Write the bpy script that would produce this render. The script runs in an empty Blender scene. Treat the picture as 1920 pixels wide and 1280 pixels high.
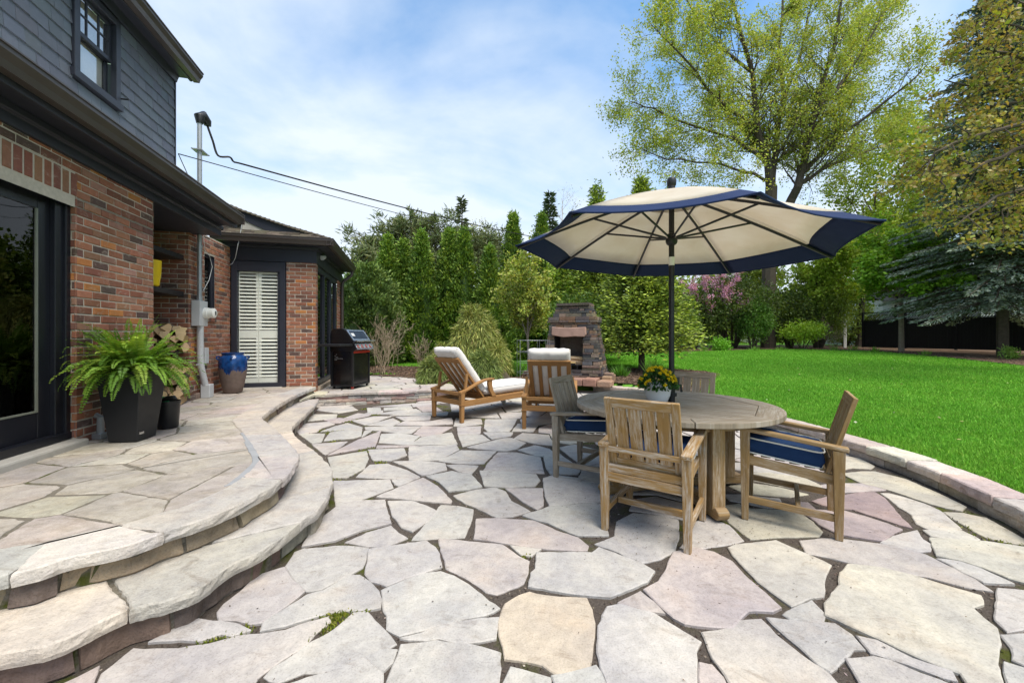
import bpy, bmesh, math, random
import numpy as np
from mathutils import Vector, Matrix, noise
R = math.radians
random.seed(7); rng = np.random.default_rng(7)
S = bpy.context.scene; COL = S.collection
F, HZ, H = 740., 630., 1.33            # focal length and horizon of the photograph (px of 1920), eye height (m)
A = math.atan2(192, 740); CA, SA = math.cos(A), math.sin(A)   # the house is turned by A: local x out of the wall, y along it

def at(px, py, Y): return Vector(((px-960)/F*Y, Y, H+(HZ-py)/F*Y))
def gz(px, py, z=0.): Y = F*(H-z)/(py-HZ); return ((px-960)/F*Y, Y)
def hn(px, py, n):                      # point of the plane x=n of the house frame: (u, z)
    k = (px-960)/F; u = n*(CA-k*SA)/(SA+k*CA); Y = n*SA+u*CA
    return u, H+(HZ-py)/F*Y
def hu(px, py, u):
    k = (px-960)/F; n = u*(SA+k*CA)/(CA-k*SA); Y = n*SA+u*CA
    return n, H+(HZ-py)/F*Y
def hw(n, u): return (CA*n-SA*u, SA*n+CA*u)

# ---------------------------------------------------------------- objects
def tag(o, label=None, cat=None, group=None, kind=None):
    if label: o['label'] = label
    if cat: o['category'] = cat
    if group: o['group'] = group
    if kind: o['kind'] = kind
    return o
def thing(name, label, cat, loc=(0, 0, 0), rot=0, group=None):
    o = bpy.data.objects.new(name, None); COL.objects.link(o)
    o.empty_display_size = .1; o.location = loc; o.rotation_euler = (0, 0, rot)
    return tag(o, label, cat, group)
def copy_tree(o, parent=None):
    c = o.copy(); COL.objects.link(c); c.parent = parent
    for ch in [x for x in o.children]: copy_tree(ch, c)
    return c
def link(name, me, mat, parent=None):
    o = bpy.data.objects.new(name, me); COL.objects.link(o)
    if mat: me.materials.append(mat)
    if parent: o.parent = parent
    return o

class MB:
    def __init__(s): s.V = []; s.F = []; s.C = []; s.G = []; s.col = (1, 1, 1)
    def add(s, vs, fs, col=None, g=None):
        b = len(s.V); s.V += [tuple(v) for v in vs]
        s.F += [tuple(i+b for i in f) for f in fs]; s.C += [col or s.col]*len(fs)
        if g is None:
            ox = random.random()*9; g = [(v[0]+ox, v[1], v[2]) for v in vs]
        s.G += [tuple(q) for q in g]
    def bar(s, p0, p1, w, t, up=(0, 0, 1), w1=None, t1=None, col=None):
        p0, p1 = Vector(p0), Vector(p1); d = p1-p0; L = d.length; d = d/L
        up = Vector(up)
        if abs(d.dot(up)) > .95: up = Vector((0, 1, 0)) if abs(d.y) < .9 else Vector((1, 0, 0))
        sx = d.cross(up).normalized(); sy = sx.cross(d).normalized()
        w1 = w if w1 is None else w1; t1 = t if t1 is None else t1
        vs = []; g = []; ox, oy = random.random()*20, random.random()*20
        for p, ww, tt, l in ((p0, w, t, 0), (p1, w1, t1, L)):
            for a, b in ((-1, -1), (1, -1), (1, 1), (-1, 1)):
                vs.append(p+sx*(a*ww/2)+sy*(b*tt/2)); g.append((l+ox, a*ww/2+oy, b*tt/2))
        s.add(vs, [(0, 1, 2, 3), (7, 6, 5, 4), (0, 4, 5, 1), (1, 5, 6, 2), (2, 6, 7, 3), (3, 7, 4, 0)], col, g)
    def box(s, x0, x1, y0, y1, z0, z1, col=None):
        vs = [(x, y, z) for z in (z0, z1) for x, y in ((x0, y0), (x1, y0), (x1, y1), (x0, y1))]
        d = [x1-x0, y1-y0, z1-z0]; o = sorted(range(3), key=lambda i: -d[i]); ox = random.random()*20
        g = [(v[o[0]]+ox, v[o[1]], v[o[2]]) for v in vs]
        s.add(vs, [(3, 2, 1, 0), (4, 5, 6, 7), (0, 1, 5, 4), (1, 2, 6, 5), (2, 3, 7, 6), (3, 0, 4, 7)], col, g)
    def prism(s, poly, a0, a1, f=lambda p, a: (p[0], p[1], a), col=None, g=None):
        n = len(poly); vs = [f(p, a0) for p in poly]+[f(p, a1) for p in poly]
        fs = [tuple(range(n-1, -1, -1)), tuple(range(n, 2*n))]+[(i, (i+1) % n, n+(i+1) % n, n+i) for i in range(n)]
        s.add(vs, fs, col, g)
    def tube(s, path, r, seg=8, col=None, cap=True):
        path = [Vector(p) for p in path]; n = len(path)
        rs = r if isinstance(r, (list, tuple)) else [r]*n
        ref = Vector((0, 0, 1)); vs = []; g = []; ox = random.random()*20; acc = 0
        for i, p in enumerate(path):
            d = (path[min(i+1, n-1)]-path[max(i-1, 0)])
            d = d.normalized() if d.length > 1e-9 else Vector((0, 0, 1))
            if i == 0:
                if abs(d.dot(ref)) > .9: ref = Vector((1, 0, 0))
                x = d.cross(ref).normalized()
            else:
                x = (x-d*x.dot(d)); x = x.normalized() if x.length > 1e-6 else d.orthogonal().normalized()
                acc += (p-path[i-1]).length
            y = d.cross(x)
            for k in range(seg):
                a = 2*math.pi*k/seg; vs.append(p+(x*math.cos(a)+y*math.sin(a))*rs[i]); g.append((acc+ox, math.cos(a)*rs[i], math.sin(a)*rs[i]))
        fs = [(i*seg+k, i*seg+(k+1) % seg, (i+1)*seg+(k+1) % seg, (i+1)*seg+k) for i in range(n-1) for k in range(seg)]
        if cap: fs += [tuple(range(seg-1, -1, -1)), tuple((n-1)*seg+k for k in range(seg))]
        s.add(vs, fs, col, g)
    def lathe(s, prof, seg=32, c=(0, 0, 0), col=None):
        n = len(prof); vs = []
        for r, z in prof:
            for k in range(seg):
                a = 2*math.pi*k/seg; vs.append((c[0]+r*math.cos(a), c[1]+r*math.sin(a), c[2]+z))
        fs = [(i*seg+k, i*seg+(k+1) % seg, (i+1)*seg+(k+1) % seg, (i+1)*seg+k) for i in range(n-1) for k in range(seg)]
        fs += [tuple(range(seg-1, -1, -1)), tuple((n-1)*seg+k for k in range(seg))]
        s.add(vs, fs, col)
    def build(s, name, mat, parent=None, bevel=0, smooth=None, recalc=True, seg=2):
        me = bpy.data.meshes.new(name); me.from_pydata(s.V, [], s.F)
        if recalc:
            bm = bmesh.new(); bm.from_mesh(me); bmesh.ops.recalc_face_normals(bm, faces=bm.faces); bm.to_mesh(me); bm.free()
        ca = me.attributes.new('Col', 'FLOAT_COLOR', 'FACE')
        ca.data.foreach_set('color', np.c_[np.array(s.C, float), np.ones(len(s.C))].ravel())
        ga = me.attributes.new('g', 'FLOAT_VECTOR', 'POINT'); ga.data.foreach_set('vector', np.array(s.G, float).ravel())
        if smooth:
            me.shade_smooth(); me.set_sharp_from_angle(angle=R(smooth))
        o = link(name, me, mat, parent)
        if bevel:
            m = o.modifiers.new('edge', 'BEVEL'); m.width = bevel; m.segments = seg; m.limit_method = 'ANGLE'; m.angle_limit = R(40)
        return o

def pillow(L, W, T, nx=26, ny=16, p=7, wr=.004, seed=0, e=.4):
    mb = MB(); vs = []; idx = {}
    for sgn in (1, -1):
        for i in range(nx+1):
            for j in range(ny+1):
                u, v = -1+2*i/nx, -1+2*j/ny
                u = math.sin(u*math.pi/2)*.35+u*.65; v = math.sin(v*math.pi/2)*.35+v*.65
                edge = i in (0, nx) or j in (0, ny)
                if sgn < 0 and edge: idx[(sgn, i, j)] = idx[(1, i, j)]; continue
                h = (max(0, 1-abs(u)**p)*max(0, 1-abs(v)**p))**e
                z = sgn*T/2*h
                q = noise.noise((u*L*7+seed, v*W*9, sgn*3.))*wr*2+noise.noise((u*L*22+seed, v*W*5, sgn))*wr
                idx[(sgn, i, j)] = len(vs); vs.append((u*W/2*0+v*W/2, u*L/2, z+(0 if edge else q)))
    fs = []
    for sgn in (1, -1):
        for i in range(nx):
            for j in range(ny):
                f = [idx[(sgn, i, j)], idx[(sgn, i+1, j)], idx[(sgn, i+1, j+1)], idx[(sgn, i, j+1)]]
                fs.append(tuple(f if sgn < 0 else f[::-1]))
    mb.add(vs, fs); return mb

# ---------------------------------------------------------------- materials
class N:
    def __init__(s, name):
        s.m = bpy.data.materials.new(name); s.m.use_nodes = True; s.t = s.m.node_tree; s.t.nodes.clear()
        s.out = s.n('ShaderNodeOutputMaterial'); s.p = s.n('ShaderNodeBsdfPrincipled'); s.l(s.p.outputs[0], s.out.inputs[0])
    def n(s, t, **k):
        x = s.t.nodes.new(t)
        for a, b in k.items(): setattr(x, a, b)
        return x
    def l(s, a, b): s.t.links.new(a, b)
    def co(s, kind='Object', scale=(1, 1, 1), attr=None):
        if attr: src = s.n('ShaderNodeAttribute', attribute_name=attr).outputs['Vector']
        elif kind == 'World': src = s.n('ShaderNodeNewGeometry').outputs['Position']
        else: src = s.n('ShaderNodeTexCoord').outputs[kind]
        m = s.n('ShaderNodeMapping'); m.inputs['Scale'].default_value = scale; s.l(src, m.inputs[0]); return m.outputs[0]
    def noise(s, vec, scale, detail=5, rough=.6, dist=0):
        x = s.n('ShaderNodeTexNoise'); x.inputs['Scale'].default_value = scale; x.inputs['Detail'].default_value = detail
        x.inputs['Roughness'].default_value = rough; x.inputs['Distortion'].default_value = dist; s.l(vec, x.inputs['Vector']); return x.outputs[0]
    def ramp(s, fac, stops):
        x = s.n('ShaderNodeValToRGB'); e = x.color_ramp.elements
        while len(e) < len(stops): e.new(.5)
        for i, (p, c) in enumerate(stops): e[i].position = p; e[i].color = (*c, 1) if hasattr(c, '__len__') else (c, c, c, 1)
        s.l(fac, x.inputs[0]); return x.outputs[0]
    def mix(s, fac, a, b, mode='MIX'):
        x = s.n('ShaderNodeMix', data_type='RGBA', blend_type=mode)
        for v, i in ((fac, 0), (a, 6), (b, 7)):
            if hasattr(v, 'is_output'): s.l(v, x.inputs[i])
            elif i == 0: x.inputs[0].default_value = v
            else: x.inputs[i].default_value = (*v, 1)
        return x.outputs[2]
    def bump(s, h, strength=.3, dist=.01, prev=None):
        b = s.n('ShaderNodeBump'); b.inputs['Strength'].default_value = strength; b.inputs['Distance'].default_value = dist
        s.l(h, b.inputs['Height']); 
        if prev: s.l(prev, b.inputs['Normal'])
        s.l(b.outputs[0], s.p.inputs['Normal']); return b.outputs[0]
    def base(s, c, rough=.6, spec=.4, metal=0):
        if hasattr(c, 'is_output'): s.l(c, s.p.inputs['Base Color'])
        else: s.p.inputs['Base Color'].default_value = (*c, 1)
        s.p.inputs['Roughness'].default_value = rough; s.p.inputs['Metallic'].default_value = metal
        s.p.inputs['Specular IOR Level'].default_value = spec
    def attr(s, name='Col'): return s.n('ShaderNodeAttribute', attribute_name=name).outputs['Color']

def m_plain(name, c, rough=.5, spec=.4, metal=0, var=.25, nscale=6, bump=0, bscale=80, kind='Object'):
    m = N(name); v = m.co(kind); f = m.noise(v, nscale, 6, .65)
    m.base(m.mix(f, [x*(1-var) for x in c], [min(1, x*(1+var)) for x in c]), rough, spec, metal)
    rr = m.n('ShaderNodeMapRange'); rr.inputs['To Min'].default_value = max(.02, rough-.1); rr.inputs['To Max'].default_value = min(1, rough+.1)
    m.l(m.noise(v, nscale*3, 4), rr.inputs[0]); m.l(rr.outputs[0], m.p.inputs['Roughness'])
    if bump: m.bump(m.noise(v, bscale, 3), bump, .004)
    return m.m
def m_stone(name, k=1., dirt=0.):
    m = N(name); v = m.co('World'); c = m.attr()
    big = m.noise(v, 1.9, 6, .62, .6)
    c = m.mix(m.ramp(big, [(.36, 0.), (.66, 1.)]), m.mix(1, c, (.80, .80, .83), 'MULTIPLY'), m.mix(1, c, (1.10, 1.08, 1.02), 'MULTIPLY'))
    st = m.ramp(m.noise(m.co('World', (1, 1.7, 1)), 4.2, 9, .72, 1.2), [(.56, 0.), (.72, 1.)])
    c = m.mix(m.mix(1, st, (.75, .75, .75), 'MULTIPLY'), c, m.mix(1, c, (.52, .47, .42), 'MULTIPLY'))
    wm = m.ramp(m.noise(v, 3.1, 5, .6, .3), [(.52, 0.), (.75, 1.)])
    c = m.mix(m.mix(1, wm, (.35, .35, .35), 'MULTIPLY'), c, m.mix(1, c, (1.08, .90, .72), 'MULTIPLY'))
    c = m.mix(.8, c, m.ramp(m.noise(v, 16, 8, .72, .5), [(.34, .80), (.60, 1.06)]), 'MULTIPLY'); sp = m.ramp(m.noise(v, 120, 4, .7), [(.34, .74), (.50, 1.03)])
    c = m.mix(.8, c, sp, 'MULTIPLY')
    if dirt:
        dm = m.ramp(m.noise(m.co('World', (1, 1.5, 1)), 2.4, 9, .68, 1.6), [(.47, 0.), (.66, dirt)]); c = m.mix(dm, c, (.175, .15, .095)); d2 = m.ramp(m.noise(v, 5.5, 8, .7, 1.2), [(.56, 0.), (.68, dirt)]); c = m.mix(d2, c, (.15, .13, .11))
    m.base(c, .85, .2)
    b = m.bump(m.noise(v, 11, 9, .7, .4), .42*k, .02); m.bump(m.noise(v, 95, 4, .6), .25*k, .006, b)
    return m.m
def m_attr(name, rough=.8, spec=.25, var=.3, nscale=25, bump=.3, bscale=120, kind='Object', dist=.004):
    m = N(name); v = m.co(kind); c = m.attr()
    c = m.mix(m.noise(v, nscale, 7, .7), m.mix(1, c, (1-var,)*3, 'MULTIPLY'), m.mix(1, c, (1+var,)*3, 'MULTIPLY'))
    m.base(c, rough, spec); m.bump(m.noise(v, bscale, 5, .65), bump, dist)
    return m.m
def m_wood(name, c0, c1, worn, wornamt=.5, rough=.65):
    m = N(name); g = m.co(attr='g', scale=(1.6, 34, 34)); g2 = m.co(attr='g', scale=(5, 60, 60)); g3 = m.co(attr='g', scale=(1.1, 5, 5))
    n1 = m.noise(g, 1, 6, .65, .3)
    c = m.mix(m.ramp(n1, [(.3, 0.), (.7, 1.)]), c0, c1)
    w = m.ramp(m.noise(g3, 2.2, 6, .75, .4), [(.62-.28*wornamt, 0.), (.80-.2*wornamt, 1.)])
    w2 = m.ramp(m.noise(g2, 1.2, 5, .75), [(.42, 0.), (.6, 1.)])
    c = m.mix(m.mix(1, w, w2, 'MULTIPLY'), c, worn)
    c = m.mix(m.ramp(m.noise(g, 3, 3), [(.3, .5), (.42, 0.)]), c, [x*.45 for x in c0])
    m.base(c, rough, .25); m.bump(n1, .3, .004)
    return m.m
def m_leaf(name, trans=.35, rough=.55, spec=.3):
    m = N(name); c = m.mix(1, m.attr('Col'), (1.5, 1.5, 1.4), 'MULTIPLY'); m.base(c, rough, spec)
    t = m.n('ShaderNodeBsdfTranslucent'); m.l(m.mix(1, c, (1.25, 1.2, .55), 'MULTIPLY'), t.inputs[0])
    x = m.n('ShaderNodeMixShader'); x.inputs[0].default_value = trans
    m.l(m.p.outputs[0], x.inputs[1]); m.l(t.outputs[0], x.inputs[2]); m.l(x.outputs[0], m.out.inputs[0])
    return m.m
def m_glass(name, tint=(1, 1, 1), refl=1.):
    m = N(name); gl = m.n('ShaderNodeBsdfGlossy'); gl.inputs['Roughness'].default_value = .01
    tr = m.n('ShaderNodeBsdfTransparent'); tr.inputs[0].default_value = (*tint, 1)
    fr = m.n('ShaderNodeFresnel'); fr.inputs[0].default_value = 1.5
    mm = m.n('ShaderNodeMath', operation='MULTIPLY'); mm.inputs[1].default_value = refl; ge = m.n('ShaderNodeNewGeometry'); inv = m.n('ShaderNodeMath', operation='SUBTRACT'); inv.inputs[0].default_value = 1; m.l(ge.outputs['Backfacing'], inv.inputs[1]); m2 = m.n('ShaderNodeMath', operation='MULTIPLY'); m.l(fr.outputs[0], m2.inputs[0]); m.l(inv.outputs[0], m2.inputs[1]); m.l(m2.outputs[0], mm.inputs[0])
    x = m.n('ShaderNodeMixShader'); m.l(mm.outputs[0], x.inputs[0]); m.l(tr.outputs[0], x.inputs[1]); m.l(gl.outputs[0], x.inputs[2])
    m.l(x.outputs[0], m.out.inputs[0]); return m.m

M = {}
M['stone'] = m_stone('flagstone'); M['terrace_stone'] = m_stone('terrace_flagstone', 1.6, .38); M['rough_stone'] = m_stone('split_stone', 2.0)
def m_brick():
    m = N('brick'); v = m.co('Object'); c = m.attr()
    c = m.mix(m.noise(v, 22, 7, .7), m.mix(1, c, (.66,)*3, 'MULTIPLY'), m.mix(1, c, (1.32,)*3, 'MULTIPLY'))
    sm = m.ramp(m.noise(m.co('Object', (1, 1, 1.6)), 12, 8, .75, .8), [(.55, 0.), (.72, .75)]); c = m.mix(sm, c, (.40, .33, .27))
    big = m.ramp(m.noise(v, 1.3, 5, .6), [(.35, .80), (.65, 1.10)]); c = m.mix(1, c, big, 'MULTIPLY')
    m.base(c, .9, .15); b = m.bump(m.noise(v, 35, 6, .7), .5, .008); m.bump(m.noise(v, 140, 4, .6), .4, .003, b); return m.m
M['brick'] = m_brick()
M['mortar'] = m_plain('mortar', (.46, .41, .345), .95, .1, 0, .3, 30, .5, 150)
M['shingle'] = m_attr('shingle', .6, .3, .2, 18, .25, 60)
M['roofing'] = m_attr('cedar_roofing', .85, .15, .3, 18, .4, 60)
M['trim'] = m_plain('dark_trim', (.021, .023, .034), .42, .45, 0, .25, 3)
M['gutter'] = m_plain('brown_gutter', (.060, .048, .044), .38, .5, 0, .35, 2.5)
M['door_black'] = m_plain('black_door_paint', (.008, .009, .014), .35, .5, 0, .2, 3)
M['glass_dark'] = m_glass('window_glass', (.55, .58, .56), 1.)
M['glass'] = m_glass('clear_glass', (.97, .98, .97), 1.)
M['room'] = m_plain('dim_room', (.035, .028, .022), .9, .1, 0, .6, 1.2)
M['white'] = m_plain('white_paint', (.78, .77, .72), .5, .3, 0, .06, 4)
M['siding'] = m_plain('white_siding', (.62, .63, .64), .6, .2, 0, .08, 3)
M['concrete'] = m_plain('concrete', (.36, .34, .31), .9, .15, 0, .25, 7, .4, 120)
M['cement'] = m_plain('grey_cement', (.27, .275, .285), .92, .15, 0, .3, 8, .5, 110, 'World')
M['steel'] = m_plain('galvanised_steel', (.36, .38, .40), .42, .5, .55, .2, 10)
M['meter_grey'] = m_plain('grey_enamel', (.47, .48, .49), .5, .4, 0, .12, 5)
M['stainless'] = m_plain('stainless', (.55, .55, .55), .25, .5, .9, .1, 8)
M['black'] = m_plain('black_plastic', (.012, .012, .014), .42, .45, 0, .3, 5)
M['enamel'] = m_plain('black_enamel', (.007, .007, .008), .18, .5, 0, .2, 4)
M['cable'] = m_plain('black_cable', (.015, .014, .015), .6, .3)
M['red'] = m_plain('red_paint', (.42, .03, .02), .35, .4, 0, .1)
M['navy'] = m_plain('navy_cloth', (.012, .034, .095), .85, .15, 0, .25, 9, .35, 420)
M['navy_awning'] = m_plain('navy_canvas', (.014, .026, .075), .8, .15, 0, .2, 5, .25, 300)
M['piping'] = m_plain('white_piping', (.62, .62, .58), .8, .1, 0, .1)
M['cushion'] = m_plain('white_cushion_cloth', (.64, .615, .585), .9, .1, 0, .07, 7, .3, 260)
M['yellow'] = m_plain('yellow_plastic', (.72, .50, .01), .4, .4, 0, .1)
M['green_plastic'] = m_plain('green_plastic', (.02, .25, .09), .4, .4, 0, .1)
M['pot_white'] = m_plain('white_ceramic', (.66, .66, .66), .22, .5, 0, .03, 4)
M['bark'] = m_plain('bark', (.085, .068, .052), .95, .1, 0, .5, 9, .8, 22)
M['pale_bark'] = m_plain('pale_bark', (.20, .165, .13), .95, .1, 0, .4, 9, .7, 30)
M['twig'] = m_plain('dry_twig', (.30, .235, .165), .9, .1, 0, .35, 5)
M['leaf'] = m_leaf('foliage'); M['needle'] = m_leaf('needles', .15)
M['teak'] = m_wood('honey_teak', (.235, .118, .042), (.335, .18, .068), (.42, .31, .19), .15)
M['teak_old'] = m_wood('weathered_teak', (.19, .115, .045), (.305, .20, .085), (.46, .39, .31), .62)
M['teak_grey'] = m_wood('grey_teak', (.20, .155, .105), (.31, .255, .19), (.43, .39, .335), .9)
M['fence_black'] = m_plain('black_fence_stain', (.006, .0065, .008), .7, .25, 0, .3, 4)
def m_canvas():
    m = N('beige_canvas'); v = m.co('World'); f = m.noise(v, 2.5, 7, .7, .5)
    c = m.mix(m.ramp(f, [(.35, 0.), (.7, 1.)]), (.68, .61, .50), (.76, .71, .625)); m.base(c, .9, .1)
    t = m.n('ShaderNodeBsdfTranslucent'); m.l(c, t.inputs[0]); x = m.n('ShaderNodeMixShader'); x.inputs[0].default_value = .5
    m.l(m.p.outputs[0], x.inputs[1]); m.l(t.outputs[0], x.inputs[2]); m.l(x.outputs[0], m.out.inputs[0])
    m.bump(m.noise(v, 350, 2), .15, .003); return m.m
M['canvas'] = m_canvas()
def m_vase():
    m = N('blue_drip_glaze'); v = m.co('Object'); sp = m.n('ShaderNodeSeparateXYZ'); m.l(v, sp.inputs[0])
    drip = m.noise(m.co('Object', (14, 14, 1.2)), 1, 3, .6)
    a = m.n('ShaderNodeMath', operation='MULTIPLY_ADD'); a.inputs[1].default_value = -.42; a.inputs[2].default_value = .61; m.l(drip, a.inputs[0])
    d = m.n('ShaderNodeMath', operation='SUBTRACT'); m.l(sp.outputs[2], d.inputs[0]); m.l(a.outputs[0], d.inputs[1])
    f = m.ramp(d.outputs[0], [(0., 0.), (.02, 1.)])
    blue = m.mix(m.ramp(m.noise(v, 9, 5), [(.35, 0.), (.7, 1.)]), (.004, .018, .075), (.010, .075, .27))
    clay = m.mix(m.noise(v, 20, 5), (.09, .06, .05), (.19, .14, .115))
    m.base(m.mix(f, clay, blue)); r = m.mix(f, (.8,)*3, (.14,)*3); m.l(r, m.p.inputs['Roughness']); return m.m
M['vase'] = m_vase()
def m_soil(name, c0, c1, moss=0., sc=60):
    m = N(name); v = m.co('World'); c = m.mix(m.ramp(m.noise(v, sc, 6, .75), [(.3, 0.), (.7, 1.)]), c0, c1)
    if moss:
        f = m.ramp(m.noise(v, 1.1, 4, .6), [(.55-moss*.1, 0.), (.66-moss*.1, 1.)])
        f2 = m.ramp(m.noise(v, 9, 4, .6), [(.45, 0.), (.6, 1.)])
        c = m.mix(m.mix(1, f, f2, 'MULTIPLY'), c, (.075, .085, .016))
    m.base(c, .95, .1); m.bump(m.noise(v, sc*1.5, 6, .7), .9, .015); return m.m
M['joint'] = m_soil('joint_dirt', (.053, .043, .036), (.145, .121, .104), .5, 90)
M['mulch'] = m_soil('bark_mulch', (.045, .028, .019), (.17, .115, .08), 0, 35)
def m_grass(name, k=1.):
    m = N(name); v = m.co('World'); c = m.mix(1, m.attr('Col'), (1.6, 1.68, 1.35), 'MULTIPLY'); big = m.noise(v, .45, 5, .6); 
    c = m.mix(m.ramp(big, [(.35, 0.), (.65, 1.)]), m.mix(1, c, (.84, .90, .8), 'MULTIPLY'), m.mix(1, c, (1.14, 1.08, 1.1), 'MULTIPLY'))
    pz = m.ramp(m.noise(v, 2.6, 6, .65), [(.42, 0.), (.72, 1.)]); c = m.mix(m.mix(1, pz, (.5, .5, .5), 'MULTIPLY'), c, m.mix(1, c, (1.45, 1.08, 1.2), 'MULTIPLY'))
    m.base(c, .6, .2)
    t = m.n('ShaderNodeBsdfTranslucent'); m.l(c, t.inputs[0]); x = m.n('ShaderNodeMixShader'); x.inputs[0].default_value = .3
    m.l(m.p.outputs[0], x.inputs[1]); m.l(t.outputs[0], x.inputs[2]); m.l(x.outputs[0], m.out.inputs[0]); return m.m
M['grass'] = m_grass('grass_blades')
M['turf'] = m_plain('turf', (.115, .27, .034), .9, .1, 0, .2, 3, .8, 45, 'World')

# ---------------------------------------------------------------- plane geometry
def area(p): return .5*sum(p[i][0]*p[(i+1) % len(p)][1]-p[(i+1) % len(p)][0]*p[i][1] for i in range(len(p)))
def clip(poly, q, n):                    # keep the side where (p-q).n <= 0
    out = []; L = len(poly)
    for i in range(L):
        a, b = poly[i], poly[(i+1) % L]
        da = (a[0]-q[0])*n[0]+(a[1]-q[1])*n[1]; db = (b[0]-q[0])*n[0]+(b[1]-q[1])*n[1]
        if da <= 0: out.append(a)
        if (da < 0 < db) or (db < 0 < da):
            t = da/(da-db); out.append((a[0]+(b[0]-a[0])*t, a[1]+(b[1]-a[1])*t))
    return out
def inside(p, poly):
    c = False; j = len(poly)-1
    for i in range(len(poly)):
        if (poly[i][1] > p[1]) != (poly[j][1] > p[1]) and p[0] < (poly[j][0]-poly[i][0])*(p[1]-poly[i][1])/(poly[j][1]-poly[i][1])+poly[i][0]: c = not c
        j = i
    return c
def inside_np(x, y, poly):
    c = np.zeros(x.shape, bool); j = len(poly)-1
    for i in range(len(poly)):
        (xi, yi), (xj, yj) = poly[i], poly[j]
        if yi != yj: c ^= ((yi > y) != (yj > y)) & (x < (xj-xi)*(y-yi)/(yj-yi)+xi)
        j = i
    return c
def voronoi(sites, box):
    x0, x1, y0, y1 = box; out = []
    for i, s in enumerate(sites):
        p = [(x0, y0), (x1, y0), (x1, y1), (x0, y1)]
        for q in sorted(sites, key=lambda q: (q[0]-s[0])**2+(q[1]-s[1])**2)[1:22]:
            m = ((q[0]+s[0])/2, (q[1]+s[1])/2); p = clip(p, m, (q[0]-s[0], q[1]-s[1]))
            if len(p) < 3: break
        out.append(p)
    return out
def shrink(cell, d):                     # move every edge of a convex cell inward
    if len(cell) < 3: return []
    if area(cell) < 0: cell = cell[::-1]
    p = cell
    for i in range(len(cell)):
        a, b = cell[i], cell[(i+1) % len(cell)]; e = (b[0]-a[0], b[1]-a[1]); L = math.hypot(*e)
        if L < 1e-6: continue
        n = (e[1]/L, -e[0]/L); p = clip(p, (a[0]-n[0]*d, a[1]-n[1]*d), n)
        if len(p) < 3: return []
    return p
def stone(mb, poly, zt, th, col, amp=.008, step=.035, ins=.0055, seed=0., grow=0.):
    if area(poly) < 0: poly = poly[::-1]
    pts = []
    for i in range(len(poly)):
        a, b = poly[i], poly[(i+1) % len(poly)]; L = math.hypot(b[0]-a[0], b[1]-a[1]); k = max(1, int(L/step))
        for j in range(k): pts.append((a[0]+(b[0]-a[0])*j/k, a[1]+(b[1]-a[1])*j/k))
    n = len(pts)
    if n < 3: return
    nr = []
    for i in range(n):
        a, b = pts[i-1], pts[(i+1) % n]; e = (b[1]-a[1], a[0]-b[0]); L = math.hypot(*e) or 1; nr.append((e[0]/L, e[1]/L))
    o = []; ii = []
    for (x, y), (nx, ny) in zip(pts, nr):
        d = grow+noise.noise((x*9, y*9, seed))*amp+noise.noise((x*31, y*31, seed+5))*amp*.7
        d2 = ins*(1+.7*noise.noise((x*14, y*14, seed+9)))
        o.append((x+nx*d, y+ny*d)); ii.append((x+nx*(d-d2), y+ny*(d-d2)))
    rows = [[(x, y, zt-th) for x, y in o]]
    if th > .055:                        # split faces of thick slabs
        for q in (.3, .62):
            rows.append([(x+nx*(.010*noise.noise((x*16, y*16, q*40+seed))+.004), y+ny*(.010*noise.noise((x*16, y*16, q*40+seed))+.004), zt-th*q_+.006*noise.noise((x*25, y*25, q*9))) for (x, y), (nx, ny) in zip(o, nr) for q_ in (1-q,)])
    rows += [[(x, y, zt-ins*.8) for x, y in o], [(x, y, zt) for x, y in ii]]
    vs = [v for r_ in rows for v in r_]; K = len(rows)-1
    fs = [tuple(range(K*n, (K+1)*n))]
    for r in range(K):
        fs += [(r*n+i, r*n+(i+1) % n, (r+1)*n+(i+1) % n, (r+1)*n+i) for i in range(n)]
    mb.add(vs, fs, col)
def vary(c, s=.08): 
    k = 1+random.uniform(-s, s); return tuple(min(.9, x*k*(1+random.uniform(-s/3, s/3))) for x in c)

# ---------------------------------------------------------------- leaf clouds
def unit(v): return v/np.maximum(np.linalg.norm(v, axis=1, keepdims=True), 1e-9)
def rdir(n): return unit(rng.normal(size=(n, 3)))
def leaf_mesh(name, P, D, L, W, C, mat, parent=None, nrm=None):
    n = len(P); D = unit(D); L = np.broadcast_to(np.asarray(L, float), (n,))[:, None]; W = np.broadcast_to(np.asarray(W, float), (n,))[:, None]
    sd = unit(np.cross(D, rdir(n) if nrm is None else nrm))
    V = np.stack([P, P+D*L*.45+sd*W/2, P+D*L, P+D*L*.45-sd*W/2], 1).reshape(-1, 3)
    me = bpy.data.meshes.new(name); me.vertices.add(4*n); me.loops.add(4*n); me.polygons.add(n)
    me.vertices.foreach_set('co', V.astype(np.float32).ravel())
    me.loops.foreach_set('vertex_index', np.arange(4*n, dtype=np.int32)); me.polygons.foreach_set('loop_start', np.arange(0, 4*n, 4, dtype=np.int32))
    me.update(calc_edges=True)
    a = me.attributes.new('Col', 'FLOAT_COLOR', 'FACE'); a.data.foreach_set('color', np.c_[np.clip(C, 0, 1), np.ones(n)].astype(np.float32).ravel())
    return link(name, me, mat, parent)
def cols(n, palette, weights=None, jit=.18, grp=None):
    pal = np.array(palette, float); k = rng.choice(len(pal), n, p=weights) if grp is None else grp % len(pal)
    return pal[k]*(1+rng.normal(0, jit, (n, 1)))*(1+rng.normal(0, jit/4, (n, 3)))
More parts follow.
